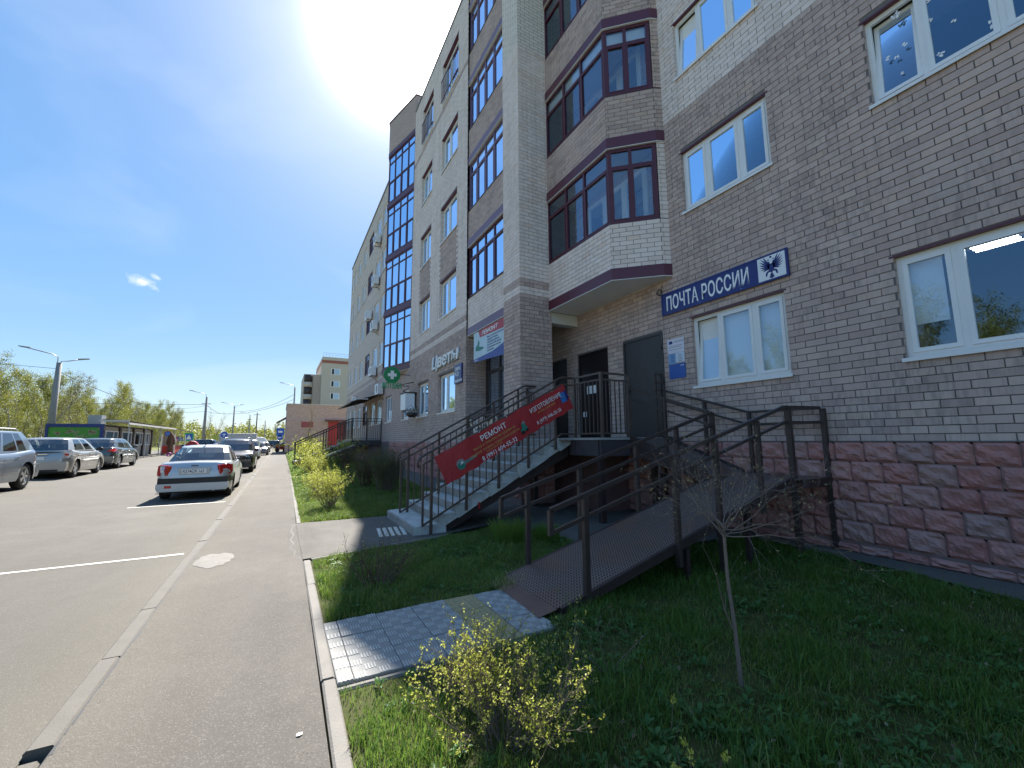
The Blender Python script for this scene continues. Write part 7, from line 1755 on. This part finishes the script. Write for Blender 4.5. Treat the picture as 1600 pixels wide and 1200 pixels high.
def far_block(name, lab, x0, x1, y0, y1, z1, base_m, cols_x, floors, trim=True, win=1.5, zf=3.0):
    t_ = thing(name, lab, 'building', ((x0 + x1) / 2, y0, -1.0)); b = MB().mat(base_m); b.box(x0, x1, y0, y1, -1.2, z1); b.build('wall', t_)
    if trim: b = MB().mat(simple('terracotta_band', (0.34, 0.11, 0.07), .6)); b.box(x0 - .05, x1 + .05, y0 - .05, y1, z1 - 1.5, z1 - .8); b.build('cornice_band', t_)
    for zf_ in range(floors):
        for cx, w in cols_x:
            z = 1.0 + zf_ * zf
            if z + win > z1 - 1.4: continue
            W_ = MB().mat(M_WHITE); W_.box(cx - w / 2, cx + w / 2, y0 - .03, y0 - .005, z, z + win); W_ = W_.build('window', t_)
            b = MB().mat(M_GLASS); b.quad((cx - w * .12, y0 - .045, z + .1), (cx + w * .42, y0 - .045, z + .1), (cx + w * .42, y0 - .045, z + win - .1), (cx - w * .12, y0 - .045, z + win - .1)); b.build('pane', W_)
            b = MB().mat(M_BLACKP); b.box(cx - w * .42, cx - w * .18, y0 - .04, y0 - .032, z + .1, z + win - .1); b.build('pane', W_)
    return t_
t = NT('beige_far_wall'); t.set(col=t.mix(t.noise(.4, 4, vec=t.pos()), (0.52, 0.44, 0.36), (0.60, 0.52, 0.43)), rough=.85); M_FARW = t.m
fb = far_block('far_apartment_block', 'beige five storey block with a terracotta cornice above the flat roofed building', 7.9, 24, 110, 130, 20.3, M_FARW, ((11.0, 2.1), (15.5, 2.1)), 7)
b = MB().mat(M_STEELG)
for k in range(12): b.box(8.0 + k * .7, 8.04 + k * .7, 110.1, 110.14, 20.3, 21.3)
b.box(8, 16, 110.1, 110.14, 21.26, 21.32); b.box(8, 16, 110.1, 110.14, 20.8, 20.84); b.build('roof_railing', fb)
fb2 = far_block('far_apartment_block', 'taller looking pale wing with rounded balconies behind the beige block', 4.2, 8.0, 113, 128, 16.2, M_FARW, (), 0, trim=False)
for zf_ in range(5):
    b = MB().mat(M_FARW); b.tube([(5.2, 113, 1.0 + zf_ * 3), (5.2, 113, 2.2 + zf_ * 3)], 1.0, 14); b.build('balcony', fb2); b = MB().mat(M_BROWND); b.tube([(5.2, 113, 2.2 + zf_ * 3), (5.2, 113, 3.95 + zf_ * 3)], .93, 14); b.build('balcony_glazing', fb2)
BF_ = thing('low_fence', 'thin dark fence between the brick building and the lawn', 'fence', (1.5, 45, -1.2))
b = MB().mat(M_BROWND); b.box(.6, 4.4, 44, 44.04, -.45, -.38); b.build('top_rail', BF_)
for k in range(6): b = MB().mat(M_BROWND); b.box(.7 + k * .7, .76 + k * .7, 43.98, 44.05, -1.25, -.1 if k == 1 else -.38); b.build('post', BF_)
# ================================================================== VEGETATION
M_DEAD = leaf_mat('dead_leaf', [(0, (0.10, 0.07, 0.04)), (0.6, (0.20, 0.15, 0.09)), (1.0, (0.36, 0.30, 0.2))], 0.2)
def grow(rs, p, d, L, r, depth, P_, segs, tips):
    """one branch as bent segments; children along it"""
    n = P_['seg'][min(depth, len(P_['seg']) - 1)]; step = L / n; pts = [p.copy()]; rad = [r]; cur = p.copy(); dd = d.copy()
    for i in range(n):
        dd = (dd + Vector((rs.gauss(0, 1), rs.gauss(0, 1), rs.gauss(0, 1))) * P_['wig'] + Vector((0, 0, P_['up'][min(depth, len(P_['up']) - 1)]))).normalized()
        cur = cur + dd * step; pts.append(cur.copy()); rad.append(r * (1 - (i + 1) / n * P_.get('taper', .75)))
    segs.append((pts, rad, depth))
    if depth >= P_['depth']: tips.append((pts, dd)); return
    k = P_['kids'][min(depth, len(P_['kids']) - 1)]; s0 = P_['start'][min(depth, len(P_['start']) - 1)]
    for c in range(k):
        f = s0 + (1 - s0) * (c + rs.random()) / k; i = min(n - 1, int(f * n)); base = pts[i] + (pts[i + 1] - pts[i]) * (f * n - i)
        ax = (pts[i + 1] - pts[i]).normalized(); o = ax.orthogonal().normalized(); o.rotate(Matrix.Rotation(rs.random() * 6.283, 3, ax))
        ang = P_['ang'][min(depth, len(P_['ang']) - 1)] * rs.uniform(.7, 1.25); nd = (ax * math.cos(ang) + o * math.sin(ang)).normalized()
        ll = L * P_['len'][min(depth, len(P_['len']) - 1)] * rs.uniform(.65, 1.2) * (1 - P_.get('cone', .0) * f)
        grow(rs, base, nd, ll, max(P_['rmin'], rad[i] * P_.get('rk', .5)), depth + 1, P_, segs, tips)
def wood_mesh(name, segs, mat, sides=(7, 4, 3, 3)):
    V, F = [], []
    for pts, rad, dep in segs:
        n = sides[min(dep, len(sides) - 1)]; base = len(V); ref = None
        for i, p in enumerate(pts):
            d = (pts[min(i + 1, len(pts) - 1)] - pts[max(i - 1, 0)]).normalized()
            if ref is None: ref = d.orthogonal().normalized()
            ref = (ref - d * ref.dot(d)).normalized(); b = d.cross(ref)
            for k in range(n): t_ = 6.2832 * k / n; q = p + (ref * math.cos(t_) + b * math.sin(t_)) * rad[i]; V.append((q.x, q.y, q.z))
        for i in range(len(pts) - 1):
            for k in range(n): k2 = (k + 1) % n; F.append((base + i * n + k, base + i * n + k2, base + (i + 1) * n + k2, base + (i + 1) * n + k))
    return npmesh(name, V, F, [mat], smooth=True)
def leaf_mesh(name, C, size, mat, rs, aspect=.55, updir=.3, clump=None):
    """C (n,3) leaf bases -> pointed quads, tone per face"""
    n = len(C); C = np.asarray(C, float); d = rs.normal(0, 1, (n, 3)); d[:, 2] += updir; d /= np.linalg.norm(d, axis=1)[:, None]
    e = np.cross(d, rs.normal(0, 1, (n, 3))); e /= np.linalg.norm(e, axis=1)[:, None] + 1e-9
    s = (size * rs.uniform(.6, 1.3, n))[:, None]
    V = np.stack([C, C + d * s * .5 + e * s * aspect * .5, C + d * s, C + d * s * .5 - e * s * aspect * .5], 1).reshape(-1, 3)
    tn = rs.rand(n) * .55 + (clump if clump is not None else rs.rand(n)) * .43
    return npmesh(name, V, np.arange(n * 4).reshape(-1, 4), [mat], tone=tn)
def tip_points(tips, n, rs, spread):
    out = []
    per = max(1, int(n / max(1, len(tips)))); cl = []
    for pts, d in tips:
        c = rs.rand()
        for k in range(per):
            f = rs.rand() ** .7 * (len(pts) - 1); i = min(len(pts) - 2, int(f)); q = pts[i] + (pts[i + 1] - pts[i]) * (f - i)
            out.append((q.x + rs.normal(0, spread), q.y + rs.normal(0, spread), q.z + rs.normal(0, spread))); cl.append(c)
    return np.array(out), np.array(cl)

# ---------------- birches of the roadside wood: five prototypes copied
BPAR = dict(seg=(9, 4, 3), wig=.10, up=(.05, .10, .02), depth=2, kids=(40, 6), start=(.22, .2), ang=(.75, .7), len=(.30, .42), cone=.55, rmin=.006, rk=.32, taper=.9)
protos = []
for s_ in range(6):
    rs = random.Random(50 + s_); nr = np.random.RandomState(90 + s_); segs, tips = [], []
    H_ = 9.6 + s_ * .35; grow(rs, Vector((0, 0, -.2)), Vector((rs.gauss(0, .03), rs.gauss(0, .03), 1)), H_, .085 + .01 * s_, 0, BPAR, segs, tips)
    bare = s_ == 5
    wm = wood_mesh('trunk', segs, M_TRUNK if not bare else M_TWIG, (6, 3, 3))
    C, cl = tip_points(tips, 5200 if not bare else 1800, nr, .16)
    lm = leaf_mesh('crown', C, (.125 if not bare else .08), M_BIRCH if s_ < 3 else (M_BIRCH2 if s_ > 3 else M_BIRCH), nr, clump=cl)
    protos.append((wm, lm))
kinds_ = ('slender', 'leafy', 'tall thin', 'yellow green', 'brownish', 'nearly bare')
tcount = 0
def tree(x, y, sc, k, lab, grp):
    global tcount
    z = gz(x, y) - .05; t_ = thing('birch_tree', lab, 'tree', (x, y, z), rz=rng.uniform(0, 6.28), group=grp)
    t_.scale = (sc, sc, sc); link('trunk', protos[k][0], t_, world=False); link('crown', protos[k][1], t_, world=False); tcount += 1
rr = random.Random(21)
ORD = 'first second third fourth fifth sixth seventh eighth ninth tenth eleventh twelfth thirteenth fourteenth fifteenth sixteenth seventeenth eighteenth nineteenth twentieth'.split()
def ordinal(i):
    if i < 20: return ORD[i]
    tens, u = (('twenty', 'twentieth'), ('thirty', 'thirtieth'), ('forty', 'fortieth'), ('fifty', 'fiftieth'))[(i + 1) // 10 - 2], (i + 1) % 10
    return tens[1] if u == 0 else tens[0] + ' ' + ORD[u - 1]
# rows of the wood behind the fence, front to back
for row, (xo, n_, dy, rname) in enumerate(((-21.0, 54, 3.05, 'front row'), (-23.8, 50, 3.25, 'second row'), (-27.0, 46, 3.6, 'third row'), (-31.0, 42, 4.1, 'fourth row'), (-36.0, 36, 4.8, 'back row'))):
    pts_ = []
    for i in range(n_):
        y = -22 + row * 3 + i * dy + rr.uniform(-1.2, 1.2); x = xo + rr.uniform(-1.2, 1.2) - (0.03 * max(0, y - 90)); pts_.append((x, y))
    lampb = math.atan2(-14.35, 42); be = lambda p: math.atan2(p[0], p[1]); pts_.sort(key=be); right = [p for p in pts_ if be(p) > lampb]; left = [p for p in pts_ if be(p) <= lampb][::-1]
    for side_, lst in (('right', right), ('left', left)):
        for i, (x, y) in enumerate(lst):
            k = rr.choice([0, 1, 1, 2, 3, 3, 4, 5] if row == 0 else [0, 1, 2, 3, 4])
            tree(x, y, rr.uniform(.66, .90), k, '%s birch, %s of the %s counted %s from the nearest street lamp' % (kinds_[k], ordinal(i), rname, side_), 'birches of the roadside wood')
for (x, y, s, k, lab) in ((-10.5, 96, .55, 5, 'bare young tree over the market stall'), (-12.6, 100, .6, 5, 'small bare tree above the kiosk roof end'), (0.7, 98, .72, 4, 'rounded brownish tree left of the flat roofed building'), (-1.6, 110, .6, 1, 'bushy tree behind the bus stop sign'), (2.3, 104, .8, 3, 'tree hidden partly by the corner of the brick building'), (2.6, 50, .45, 5, 'bare young tree standing before the red door')):
    tree(x, y, s, k, lab, None)
# far wood as one mass, closing the road
nr = np.random.RandomState(5); n_ = 34000
ang = nr.uniform(-34, 9, n_); dist = nr.uniform(205, 260, n_); hh = 5.6 + 1.6 * np.sin(ang * 1.3) + 1.0 * np.sin(ang * 3.7 + 1) + .9 * np.sin(ang * 9.1) + .5 * np.sin(ang * 23)
zz_ = -1 + (hh + 1.5) * nr.rand(n_) ** .75
C = np.stack([np.tan(np.radians(ang)) * dist, dist, zz_], 1); cl = (.5 + .5 * np.sin(ang * 17 + dist * .3)) * .6 + .4 * nr.rand(n_)
o = link('far_wood', leaf_mesh('far_wood', C, .85, M_BIRCH, nr, clump=cl)); tag(o, 'far yellow green wood closing the end of the road', None, kind='stuff')
segs = []
for i in range(260):
    a = rr.uniform(-34, 9); d_ = rr.uniform(203, 240); x = math.tan(R(a)) * d_; segs.append(([Vector((x, d_, -1.2)), Vector((x + rr.gauss(0, .2), d_, 3.0)), Vector((x + rr.gauss(0, .5), d_, rr.uniform(6, 8.6)))], [.12, .09, .03], 0))
o = link('far_trunks', wood_mesh('far_trunks', segs, M_TRUNK, (4,))); tag(o, 'trunks of the far wood', None, kind='stuff')
# undergrowth below the birches
n_ = 9000; y = nr.uniform(26, 160, n_); x = -19.5 - nr.rand(n_) * 12 - .03 * np.maximum(0, y - 90); z = -.95 + nr.rand(n_) ** 1.5 * 2.2
o = link('undergrowth', leaf_mesh('undergrowth', np.stack([x, y, z], 1), .26, M_BIRCH2, nr)); tag(o, 'brownish undergrowth between the birch trunks', None, kind='stuff')

# ---------------- lawns: blades, tufts and broad weeds
def in_poly(X, Y, poly):
    c = np.zeros(len(X), bool); j = len(poly) - 1
    for i in range(len(poly)):
        xi, yi = poly[i]; xj, yj = poly[j]
        m = ((yi > Y) != (yj > Y)) & (X < (xj - xi) * (Y - yi) / (yj - yi + 1e-12) + xi); c ^= m; j = i
    return c
def blades(name, poly, n, h0, h1, w, rs, zf, mat=M_GRASS, curl=1.1, keep=None, tonef=None, lab=None):
    xs_, ys_ = [p[0] for p in poly], [p[1] for p in poly]; X = rs.uniform(min(xs_), max(xs_), n); Y = rs.uniform(min(ys_), max(ys_), n)
    m = in_poly(X, Y, poly); X, Y = X[m], Y[m]
    # patchy growth
    pn = (np.sin(X * 5.1 + Y * 2.3) + np.sin(Y * 6.7 - X * 3.1) + np.sin(X * 13 + 1.7) * np.sin(Y * 11)) / 3
    if keep is not None: m = keep(X, Y, pn, rs); X, Y, pn = X[m], Y[m], pn[m]
    k = len(X); H = rs.uniform(h0, h1, k) * (1 + .45 * pn); a = rs.rand(k) * 6.283; lean = rs.uniform(.05, curl, k) * H; Z = zf(X, Y)
    wd = w * rs.uniform(.6, 1.3, k); dx, dy = np.cos(a), np.sin(a); sx_, sy_ = -dy * wd / 2, dx * wd / 2
    P0 = np.stack([X - sx_, Y - sy_, Z], 1); P1 = np.stack([X + sx_, Y + sy_, Z], 1)
    mx, my, mz = X + dx * lean * .35, Y + dy * lean * .35, Z + H * .6
    P2 = np.stack([mx + sx_ * .8, my + sy_ * .8, mz], 1); P3 = np.stack([mx - sx_ * .8, my - sy_ * .8, mz], 1)
    P4 = np.stack([X + dx * lean + sx_ * .15, Y + dy * lean + sy_ * .15, Z + H], 1); P5 = np.stack([X + dx * lean - sx_ * .15, Y + dy * lean - sy_ * .15, Z + H], 1)
    V = np.stack([P0, P1, P2, P3, P4, P5], 1).reshape(-1, 3); b = (np.arange(k) * 6)[:, None]
    F = np.concatenate([b + np.array([[0, 1, 2, 3]]), b + np.array([[3, 2, 4, 5]])], 1).reshape(-1, 4)
    tn = np.clip(.38 + .25 * pn + rs.normal(0, .16, k), 0, .92); dry = rs.rand(k) < .035; tn[dry] = .98
    if tonef is not None: tn = tonef(X, Y, tn, rs)
    o = link(name, npmesh(name, V, F, [mat], tone=np.repeat(tn, 2)))
    tag(o, lab, None, kind='stuff'); return o
LAWN1 = [(0.34, -0.8), (6.0, -0.8), (6.02, 1.3), (6.2, 2.3), (6.25, 3.05), (2.05, 3.15), (2.0, 2.93), (0.40, 2.93)]
LAWN2 = [(0.43, 4.02), (2.2, 4.0), (2.25, 4.34), (4.1, 4.36), (3.85, 4.9), (3.93, 5.9), (3.5, 6.85), (2.43, 6.55), (0.45, 6.14)]
LAWNU = [(2.25, 3.05), (6.25, 3.05), (6.3, 4.1), (4.5, 4.3), (2.6, 4.25)]
flat = lambda X, Y: np.full(len(X), -1.515)
edge = lambda X, Y, pn, rs: (rs.rand(len(X)) < np.clip((X - 0.34) * 2.6 + .12 + .4 * (pn > .1), 0, 1)) & (rs.rand(len(X)) < np.clip(.75 + .9 * pn, .25, 1))
def tn1(X, Y, tn, rs):
    d = np.clip(1 - (X - .36) * 1.6, 0, 1); dry = rs.rand(len(X)) < d * .55; tn = tn + .30 * d; tn[dry] = rs.uniform(.9, 1.0, dry.sum()); return np.clip(tn, 0, 1)
blades('lawn_grass', LAWN1, 170000, .022, .060, .0046, nrs, flat, keep=edge, tonef=tn1, lab='rough lawn grass in front of the ramp')
blades('lawn_grass', LAWN1, 14000, .06, .12, .006, nrs, flat, keep=lambda X, Y, pn, rs: (pn > .05) & (X > .7), lab='taller tufts in the near lawn')
blades('lawn_grass', LAWN2, 100000, .022, .060, .0052, nrs, flat, keep=edge, tonef=tn1, lab='lawn grass between the tiled path and the stairs')
blades('lawn_grass', LAWN2, 5000, .06, .11, .007, nrs, flat, keep=lambda X, Y, pn, rs: (pn > .2), lab='taller tufts between the paths')
blades('lawn_grass', LAWNU, 14000, .03, .10, .006, nrs, flat, lab='thin grass under the ramp')
gzv = lambda X, Y: np.array([gz(x, y) - .015 for x, y in zip(X, Y)])
for (y0, y1, n_, w, h) in ((8.92, 13, 42000, .009, .09), (13, 20, 42000, .014, .10), (20, 36, 30000, .026, .11), (36, 58, 12000, .05, .14)):
    blades('lawn_grass', [(0.42 + .007 * (y0 - 9), y0), (3.8 if y0 > 12 else 3.5, y0), (3.9, y1), (0.42 + .007 * (y1 - 9), y1)], n_, h * .5, h, w, nrs, gzv, lab='lawn grass beyond the staircase')
# broad leaved weeds in rosettes
def weeds(poly, n, rs, lab, s0=.05, s1=.11, zf=flat, keep=None):
    xs_, ys_ = [p[0] for p in poly], [p[1] for p in poly]; X = rs.uniform(min(xs_), max(xs_), n); Y = rs.uniform(min(ys_), max(ys_), n); m = in_poly(X, Y, poly); X, Y = X[m], Y[m]
    pn = np.sin(X * 3.1 + 1) + np.sin(Y * 4.3 + X); m = (rs.rand(len(X)) < .45 + .35 * pn) & (X > .6)
    if keep is not None: m &= keep(X, Y)
    X, Y = X[m], Y[m]; V, F, T_ = [], [], []; Z = zf(X, Y)
    for x, y, z in zip(X, Y, Z):
        k = rs.randint(5, 9); s = rs.uniform(s0, s1); tb = rs.rand() * .6
        for q in range(k):
            a = 6.283 * q / k + rs.rand(); el = rs.uniform(.35, 1.1); l_ = s * rs.uniform(.7, 1.25); w = l_ * rs.uniform(.22, .34); dx, dy = math.cos(a), math.sin(a); ce, se = math.cos(el), math.sin(el); b = len(V)
            P_ = [(0, 0), (.45, 1), (.8, .8), (1, 0)]
            for f, wf in ((.05, .25), (.45, 1), (.8, .75), (1.0, .08)):
                r_ = l_ * f * ce; h_ = l_ * (f * se - .35 * f * f) + .012
                V.append((x + dx * r_ - dy * w / 2 * wf, y + dy * r_ + dx * w / 2 * wf, z + h_ + .3 * w * wf)); V.append((x + dx * r_, y + dy * r_, z + h_)); V.append((x + dx * r_ + dy * w / 2 * wf, y + dy * r_ - dx * w / 2 * wf, z + h_ + .3 * w * wf))
            for i in range(3):
                F.append((b + i * 3, b + i * 3 + 1, b + i * 3 + 4, b + i * 3 + 3)); F.append((b + i * 3 + 1, b + i * 3 + 2, b + i * 3 + 5, b + i * 3 + 4)); T_ += [min(.99, tb + rs.rand() * .35)] * 2
    o = link('broadleaf_weeds', npmesh('broadleaf_weeds', V, F, [M_WEED], tone=T_, smooth=True)); tag(o, lab, None, kind='stuff')
weeds(LAWN1, 4200, nrs, 'broad leaved weeds spread over the near lawn', .035, .08)
weeds(LAWN2, 900, nrs, 'broad leaved weeds between the paths', .04, .08)
weeds(LAWNU, 500, nrs, 'weeds along the ramp foot', .05, .10)
weeds([(.6, 9), (3.6, 9), (3.7, 18), (.6, 18)], 1300, nrs, 'weeds in the lawn beyond the staircase', .05, .1, gzv)
n_ = 900; X = nrs.uniform(.4, 6.2, n_); Y = np.where(nrs.rand(n_) < .7, nrs.uniform(.2, 3.1, n_), nrs.uniform(4.0, 6.0, n_)); m = in_poly(X, Y, LAWN1) | in_poly(X, Y, LAWN2); X, Y = X[m], Y[m]
o = link('dead_leaves', leaf_mesh('dead_leaves', np.stack([X, Y, -1.495 + nrs.rand(len(X)) * .02], 1), .028, M_DEAD, nrs, aspect=.7, updir=.1)); tag(o, 'scattered dead leaves and straw in the lawn', None, kind='stuff')
# dry grass heaped at the foot of the ramp
blades('dry_grass_litter', [(2.0, 3.9), (2.7, 4.1), (3.2, 4.38), (2.3, 4.4), (1.95, 4.1)], 2600, .03, .07, .005, nrs, flat, mat=M_DRY, curl=1.6, lab='dry grass litter at the foot of the ramp')
# tall clump of new grass
def clump(name, lab, x, y, r, n, h, mat=M_GRASS, cat='grass tuft'):
    rs = nrs; a = rs.rand(n) * 6.283; rad = r * np.sqrt(rs.rand(n)); X = x + rad * np.cos(a); Y = y + rad * np.sin(a); H = h * rs.uniform(.5, 1.1, n); lx, ly = np.cos(a) * H * rs.uniform(.1, .6, n), np.sin(a) * H * rs.uniform(.1, .6, n); w = .005
    z = gz(x, y) - .02; V = []; 
    P0 = np.stack([X - w, Y, np.full(n, z)], 1); P1 = np.stack([X + w, Y, np.full(n, z)], 1); P2 = np.stack([X + lx * .4 + w * .8, Y + ly * .4, z + H * .62], 1); P3 = np.stack([X + lx * .4 - w * .8, Y + ly * .4, z + H * .62], 1); P4 = np.stack([X + lx + w * .1, Y + ly, z + H], 1); P5 = np.stack([X + lx - w * .1, Y + ly, z + H], 1)
    V = np.stack([P0, P1, P2, P3, P4, P5], 1).reshape(-1, 3); b = (np.arange(n) * 6)[:, None]; F = np.concatenate([b + np.array([[0, 1, 2, 3]]), b + np.array([[3, 2, 4, 5]])], 1).reshape(-1, 4)
    o = link(name, npmesh(name, V, F, [mat], tone=np.repeat(rs.uniform(.45, .9, n), 2))); tag(o, lab, cat); return o
clump('grass_tuft', 'tall tuft of fresh grass between the stairs and the ramp railing', 3.10, 5.72, .24, 700, .34)
clump('grass_tuft', 'smaller tall tuft of grass right of the fresh one', 3.62, 5.55, .16, 300, .26)

# ---------------- bushes and the sapling
def bush(name, lab, x, y, H_, nstem, par, leafmat, nleaf, lsize, spread, seed, wmat=M_TWIG, lean=.5, cat='bush', grp=None, rad=.02, base=.12, clumpy=0):
    rs = random.Random(seed); nr = np.random.RandomState(seed + 3); segs, tips = [], []
    for i in range(nstem):
        a = rs.random() * 6.283; l_ = rs.uniform(.15, 1) * lean; d = Vector((math.cos(a) * l_, math.sin(a) * l_, 1)).normalized()
        grow(rs, Vector((math.cos(a) * base * rs.random(), math.sin(a) * base * rs.random(), -.02)), d, H_ * rs.uniform(.7, 1.1), rad * rs.uniform(.6, 1.1), 0, par, segs, tips)
    t_ = thing(name, lab, cat, (x, y, gz(x, y)), group=grp); link('branches', wood_mesh('branches', segs, wmat, (5, 4, 3, 3)), t_, world=False)
    if nleaf:
        C, cl = tip_points(tips, nleaf, nr, spread)
        if clumpy: C = np.repeat(C, clumpy, 0) + nr.normal(0, lsize * .32, (len(C) * clumpy, 3)); cl = np.repeat(cl, clumpy)
        link('leaves', leaf_mesh('leaves', C, lsize, leafmat, nr, clump=cl), t_, world=False)
    return t_
PB = dict(seg=(6, 4, 3), wig=.15, up=(.04, .12, .10), depth=2, kids=(7, 4), start=(.25, .2), ang=(.55, .6), len=(.45, .45), rmin=.0018, rk=.5, taper=.8)
bush('budding_bush', 'foreground bush of dark twigs dotted with fresh yellow green buds', 1.08, 2.10, .43, 40, PB, M_BUD, 2500, .0145, .006, 71, M_TWIG, lean=1.15, rad=.005, base=.17, clumpy=3)
bush('bare_bush', 'low bare twiggy bush on the lit corner of the lawn before the tiled path', 0.98, 4.72, .44, 26, dict(PB, kids=(5, 3)), M_BUD, 60, .014, .004, 72, M_TWIGR, lean=1.1, rad=.007, base=.14)
bush('budding_bush', 'yellow green budding bush nearest the path on the far lawn', 1.05, 10.3, .66, 30, PB, M_BUD, 2600, .024, .012, 73, lean=.75, rad=.010, base=.16, clumpy=2)
bush('budding_bush', 'middle one of the yellow green bushes along the pavement', 1.02, 12.8, .62, 26, PB, M_BUD, 2300, .028, .02, 74, lean=.9, rad=.010, base=.2, clumpy=2)
bush('budding_bush', 'yellow green bush just before the pharmacy stair', 1.15, 16.8, .75, 28, PB, M_BUD, 2000, .038, .03, 75, lean=.9, rad=.012, base=.25, clumpy=2)
bush('budding_bush', 'second yellow bush leaning over the lawn kerb by the pharmacy stair', 1.3, 20.5, .9, 24, PB, M_BUD, 2600, .06, .03, 76, lean=.9, rad=.012, base=.25)
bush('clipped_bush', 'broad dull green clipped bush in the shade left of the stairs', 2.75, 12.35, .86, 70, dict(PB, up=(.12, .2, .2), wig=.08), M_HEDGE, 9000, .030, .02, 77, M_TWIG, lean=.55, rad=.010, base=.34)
bush('clipped_bush', 'brownish clipped bush beside the broad green one', 2.25, 13.6, .80, 46, dict(PB, up=(.12, .2, .2), wig=.08), M_BIRCH2, 4200, .030, .02, 78, M_TWIGR, lean=.55, rad=.010, base=.28)
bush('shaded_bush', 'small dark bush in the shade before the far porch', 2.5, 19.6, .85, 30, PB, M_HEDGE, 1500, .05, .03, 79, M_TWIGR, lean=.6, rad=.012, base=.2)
bush('shaded_bush', 'pale budding bush behind the far porch ramp', 3.0, 23.2, 1.0, 24, PB, M_BUD, 1600, .06, .03, 80, M_TWIGR, lean=.6, rad=.012, base=.2)
bush('budding_bush', 'yellowish bush behind the pharmacy stair railing', 1.6, 27.5, 1.1, 26, PB, M_BUD, 2400, .07, .04, 81, lean=.7, rad=.012, base=.2)
bush('budding_bush', 'farther yellow bush along the pavement past the pharmacy stair', 1.4, 32, 1.0, 24, PB, M_BUD, 2000, .08, .04, 82, lean=.7, rad=.012, base=.2)
bush('twiggy_shoot', 'thin bare arching shoot in the near lawn', 1.95, 2.3, .55, 3, dict(PB, kids=(2, 1)), M_DRY, 20, .012, .004, 83, lean=1.4, rad=.005, base=.05, cat='twig')
bush('budding_shoot', 'short upright budding shoots at the lower edge of the picture', 1.62, 1.30, .24, 7, dict(PB, kids=(1, 1), wig=.05), M_BUD, 260, .014, .004, 84, lean=.25, rad=.003, base=.16, cat='twig')
# sapling with a spreading twiggy crown
rs = random.Random(9); nr = np.random.RandomState(9); segs, tips = [], []
trunk = [Vector((0, 0, -.03)), Vector((-.02, 0, .3)), Vector((-.045, .01, .62)), Vector((-.065, .0, .95))]
segs.append((trunk, [.0145, .012, .0105, .0095], 0))
SPAR = dict(seg=(6, 5, 4), wig=.20, up=(.05, .07, .05), depth=2, kids=(7, 4), start=(.2, .15), ang=(.8, .75), len=(.50, .55), rmin=.0011, rk=.45, taper=.8)
for i in range(15):
    a = 6.283 * i / 15 + rs.random() * .5; up_ = rs.uniform(.15, 1.4); grow(rs, trunk[-1] - Vector((0, 0, rs.random() * .12)), Vector((math.cos(a), math.sin(a), up_)).normalized(), rs.uniform(.38, .66), .0040, 0, SPAR, segs, tips)
grow(rs, Vector((-.03, 0, .30)), Vector((-.4, .1, .8)).normalized(), .7, .005, 1, SPAR, segs, tips)
SP_ = thing('sapling', 'slender leafless sapling with dried buds standing in front of the ramp', 'tree', (2.585, 1.80, -1.5))
link('trunk', wood_mesh('trunk', segs[:1], M_SAPL, (8,)), SP_, world=False); link('branches', wood_mesh('branches', segs[1:], M_SAPL, (5, 4, 3)), SP_, world=False)
C, cl = tip_points(tips, 520, nr, .004); cc = []
for k in range(9):
    tt = tips[nr.randint(len(tips))][0][-1]
    for q in range(16 if k < 4 else 6): cc.append((tt.x + nr.normal(0, .014), tt.y + nr.normal(0, .014), tt.z + nr.normal(0, .014)))
link('dry_buds', leaf_mesh('dry_buds', np.concatenate([C, np.array(cc)]), .014, M_DRY, nr), SP_, world=False, kind='stuff')
# tree and bushes beside the flat roofed building: handled with the birches

# ================================================================== lettering becomes real mesh
dg = bpy.context.evaluated_depsgraph_get(); dg.update()
for o in [o for o in scene.objects if o.type == 'FONT']:
    me = bpy.data.meshes.new_from_object(o.evaluated_get(dg)); nm = o.name; par = o.parent; ml = o.matrix_local.copy()
    n = bpy.data.objects.new('lettering', me); COL.objects.link(n); n.parent = par; n.matrix_local = ml
    old = o.data; bpy.data.objects.remove(o, do_unlink=True); bpy.data.curves.remove(old); n.name = nm.split('.')[0]
for o in scene.objects:
    if 'local' in o: del o['local']
print('trees', tcount, 'objects', len(scene.objects))
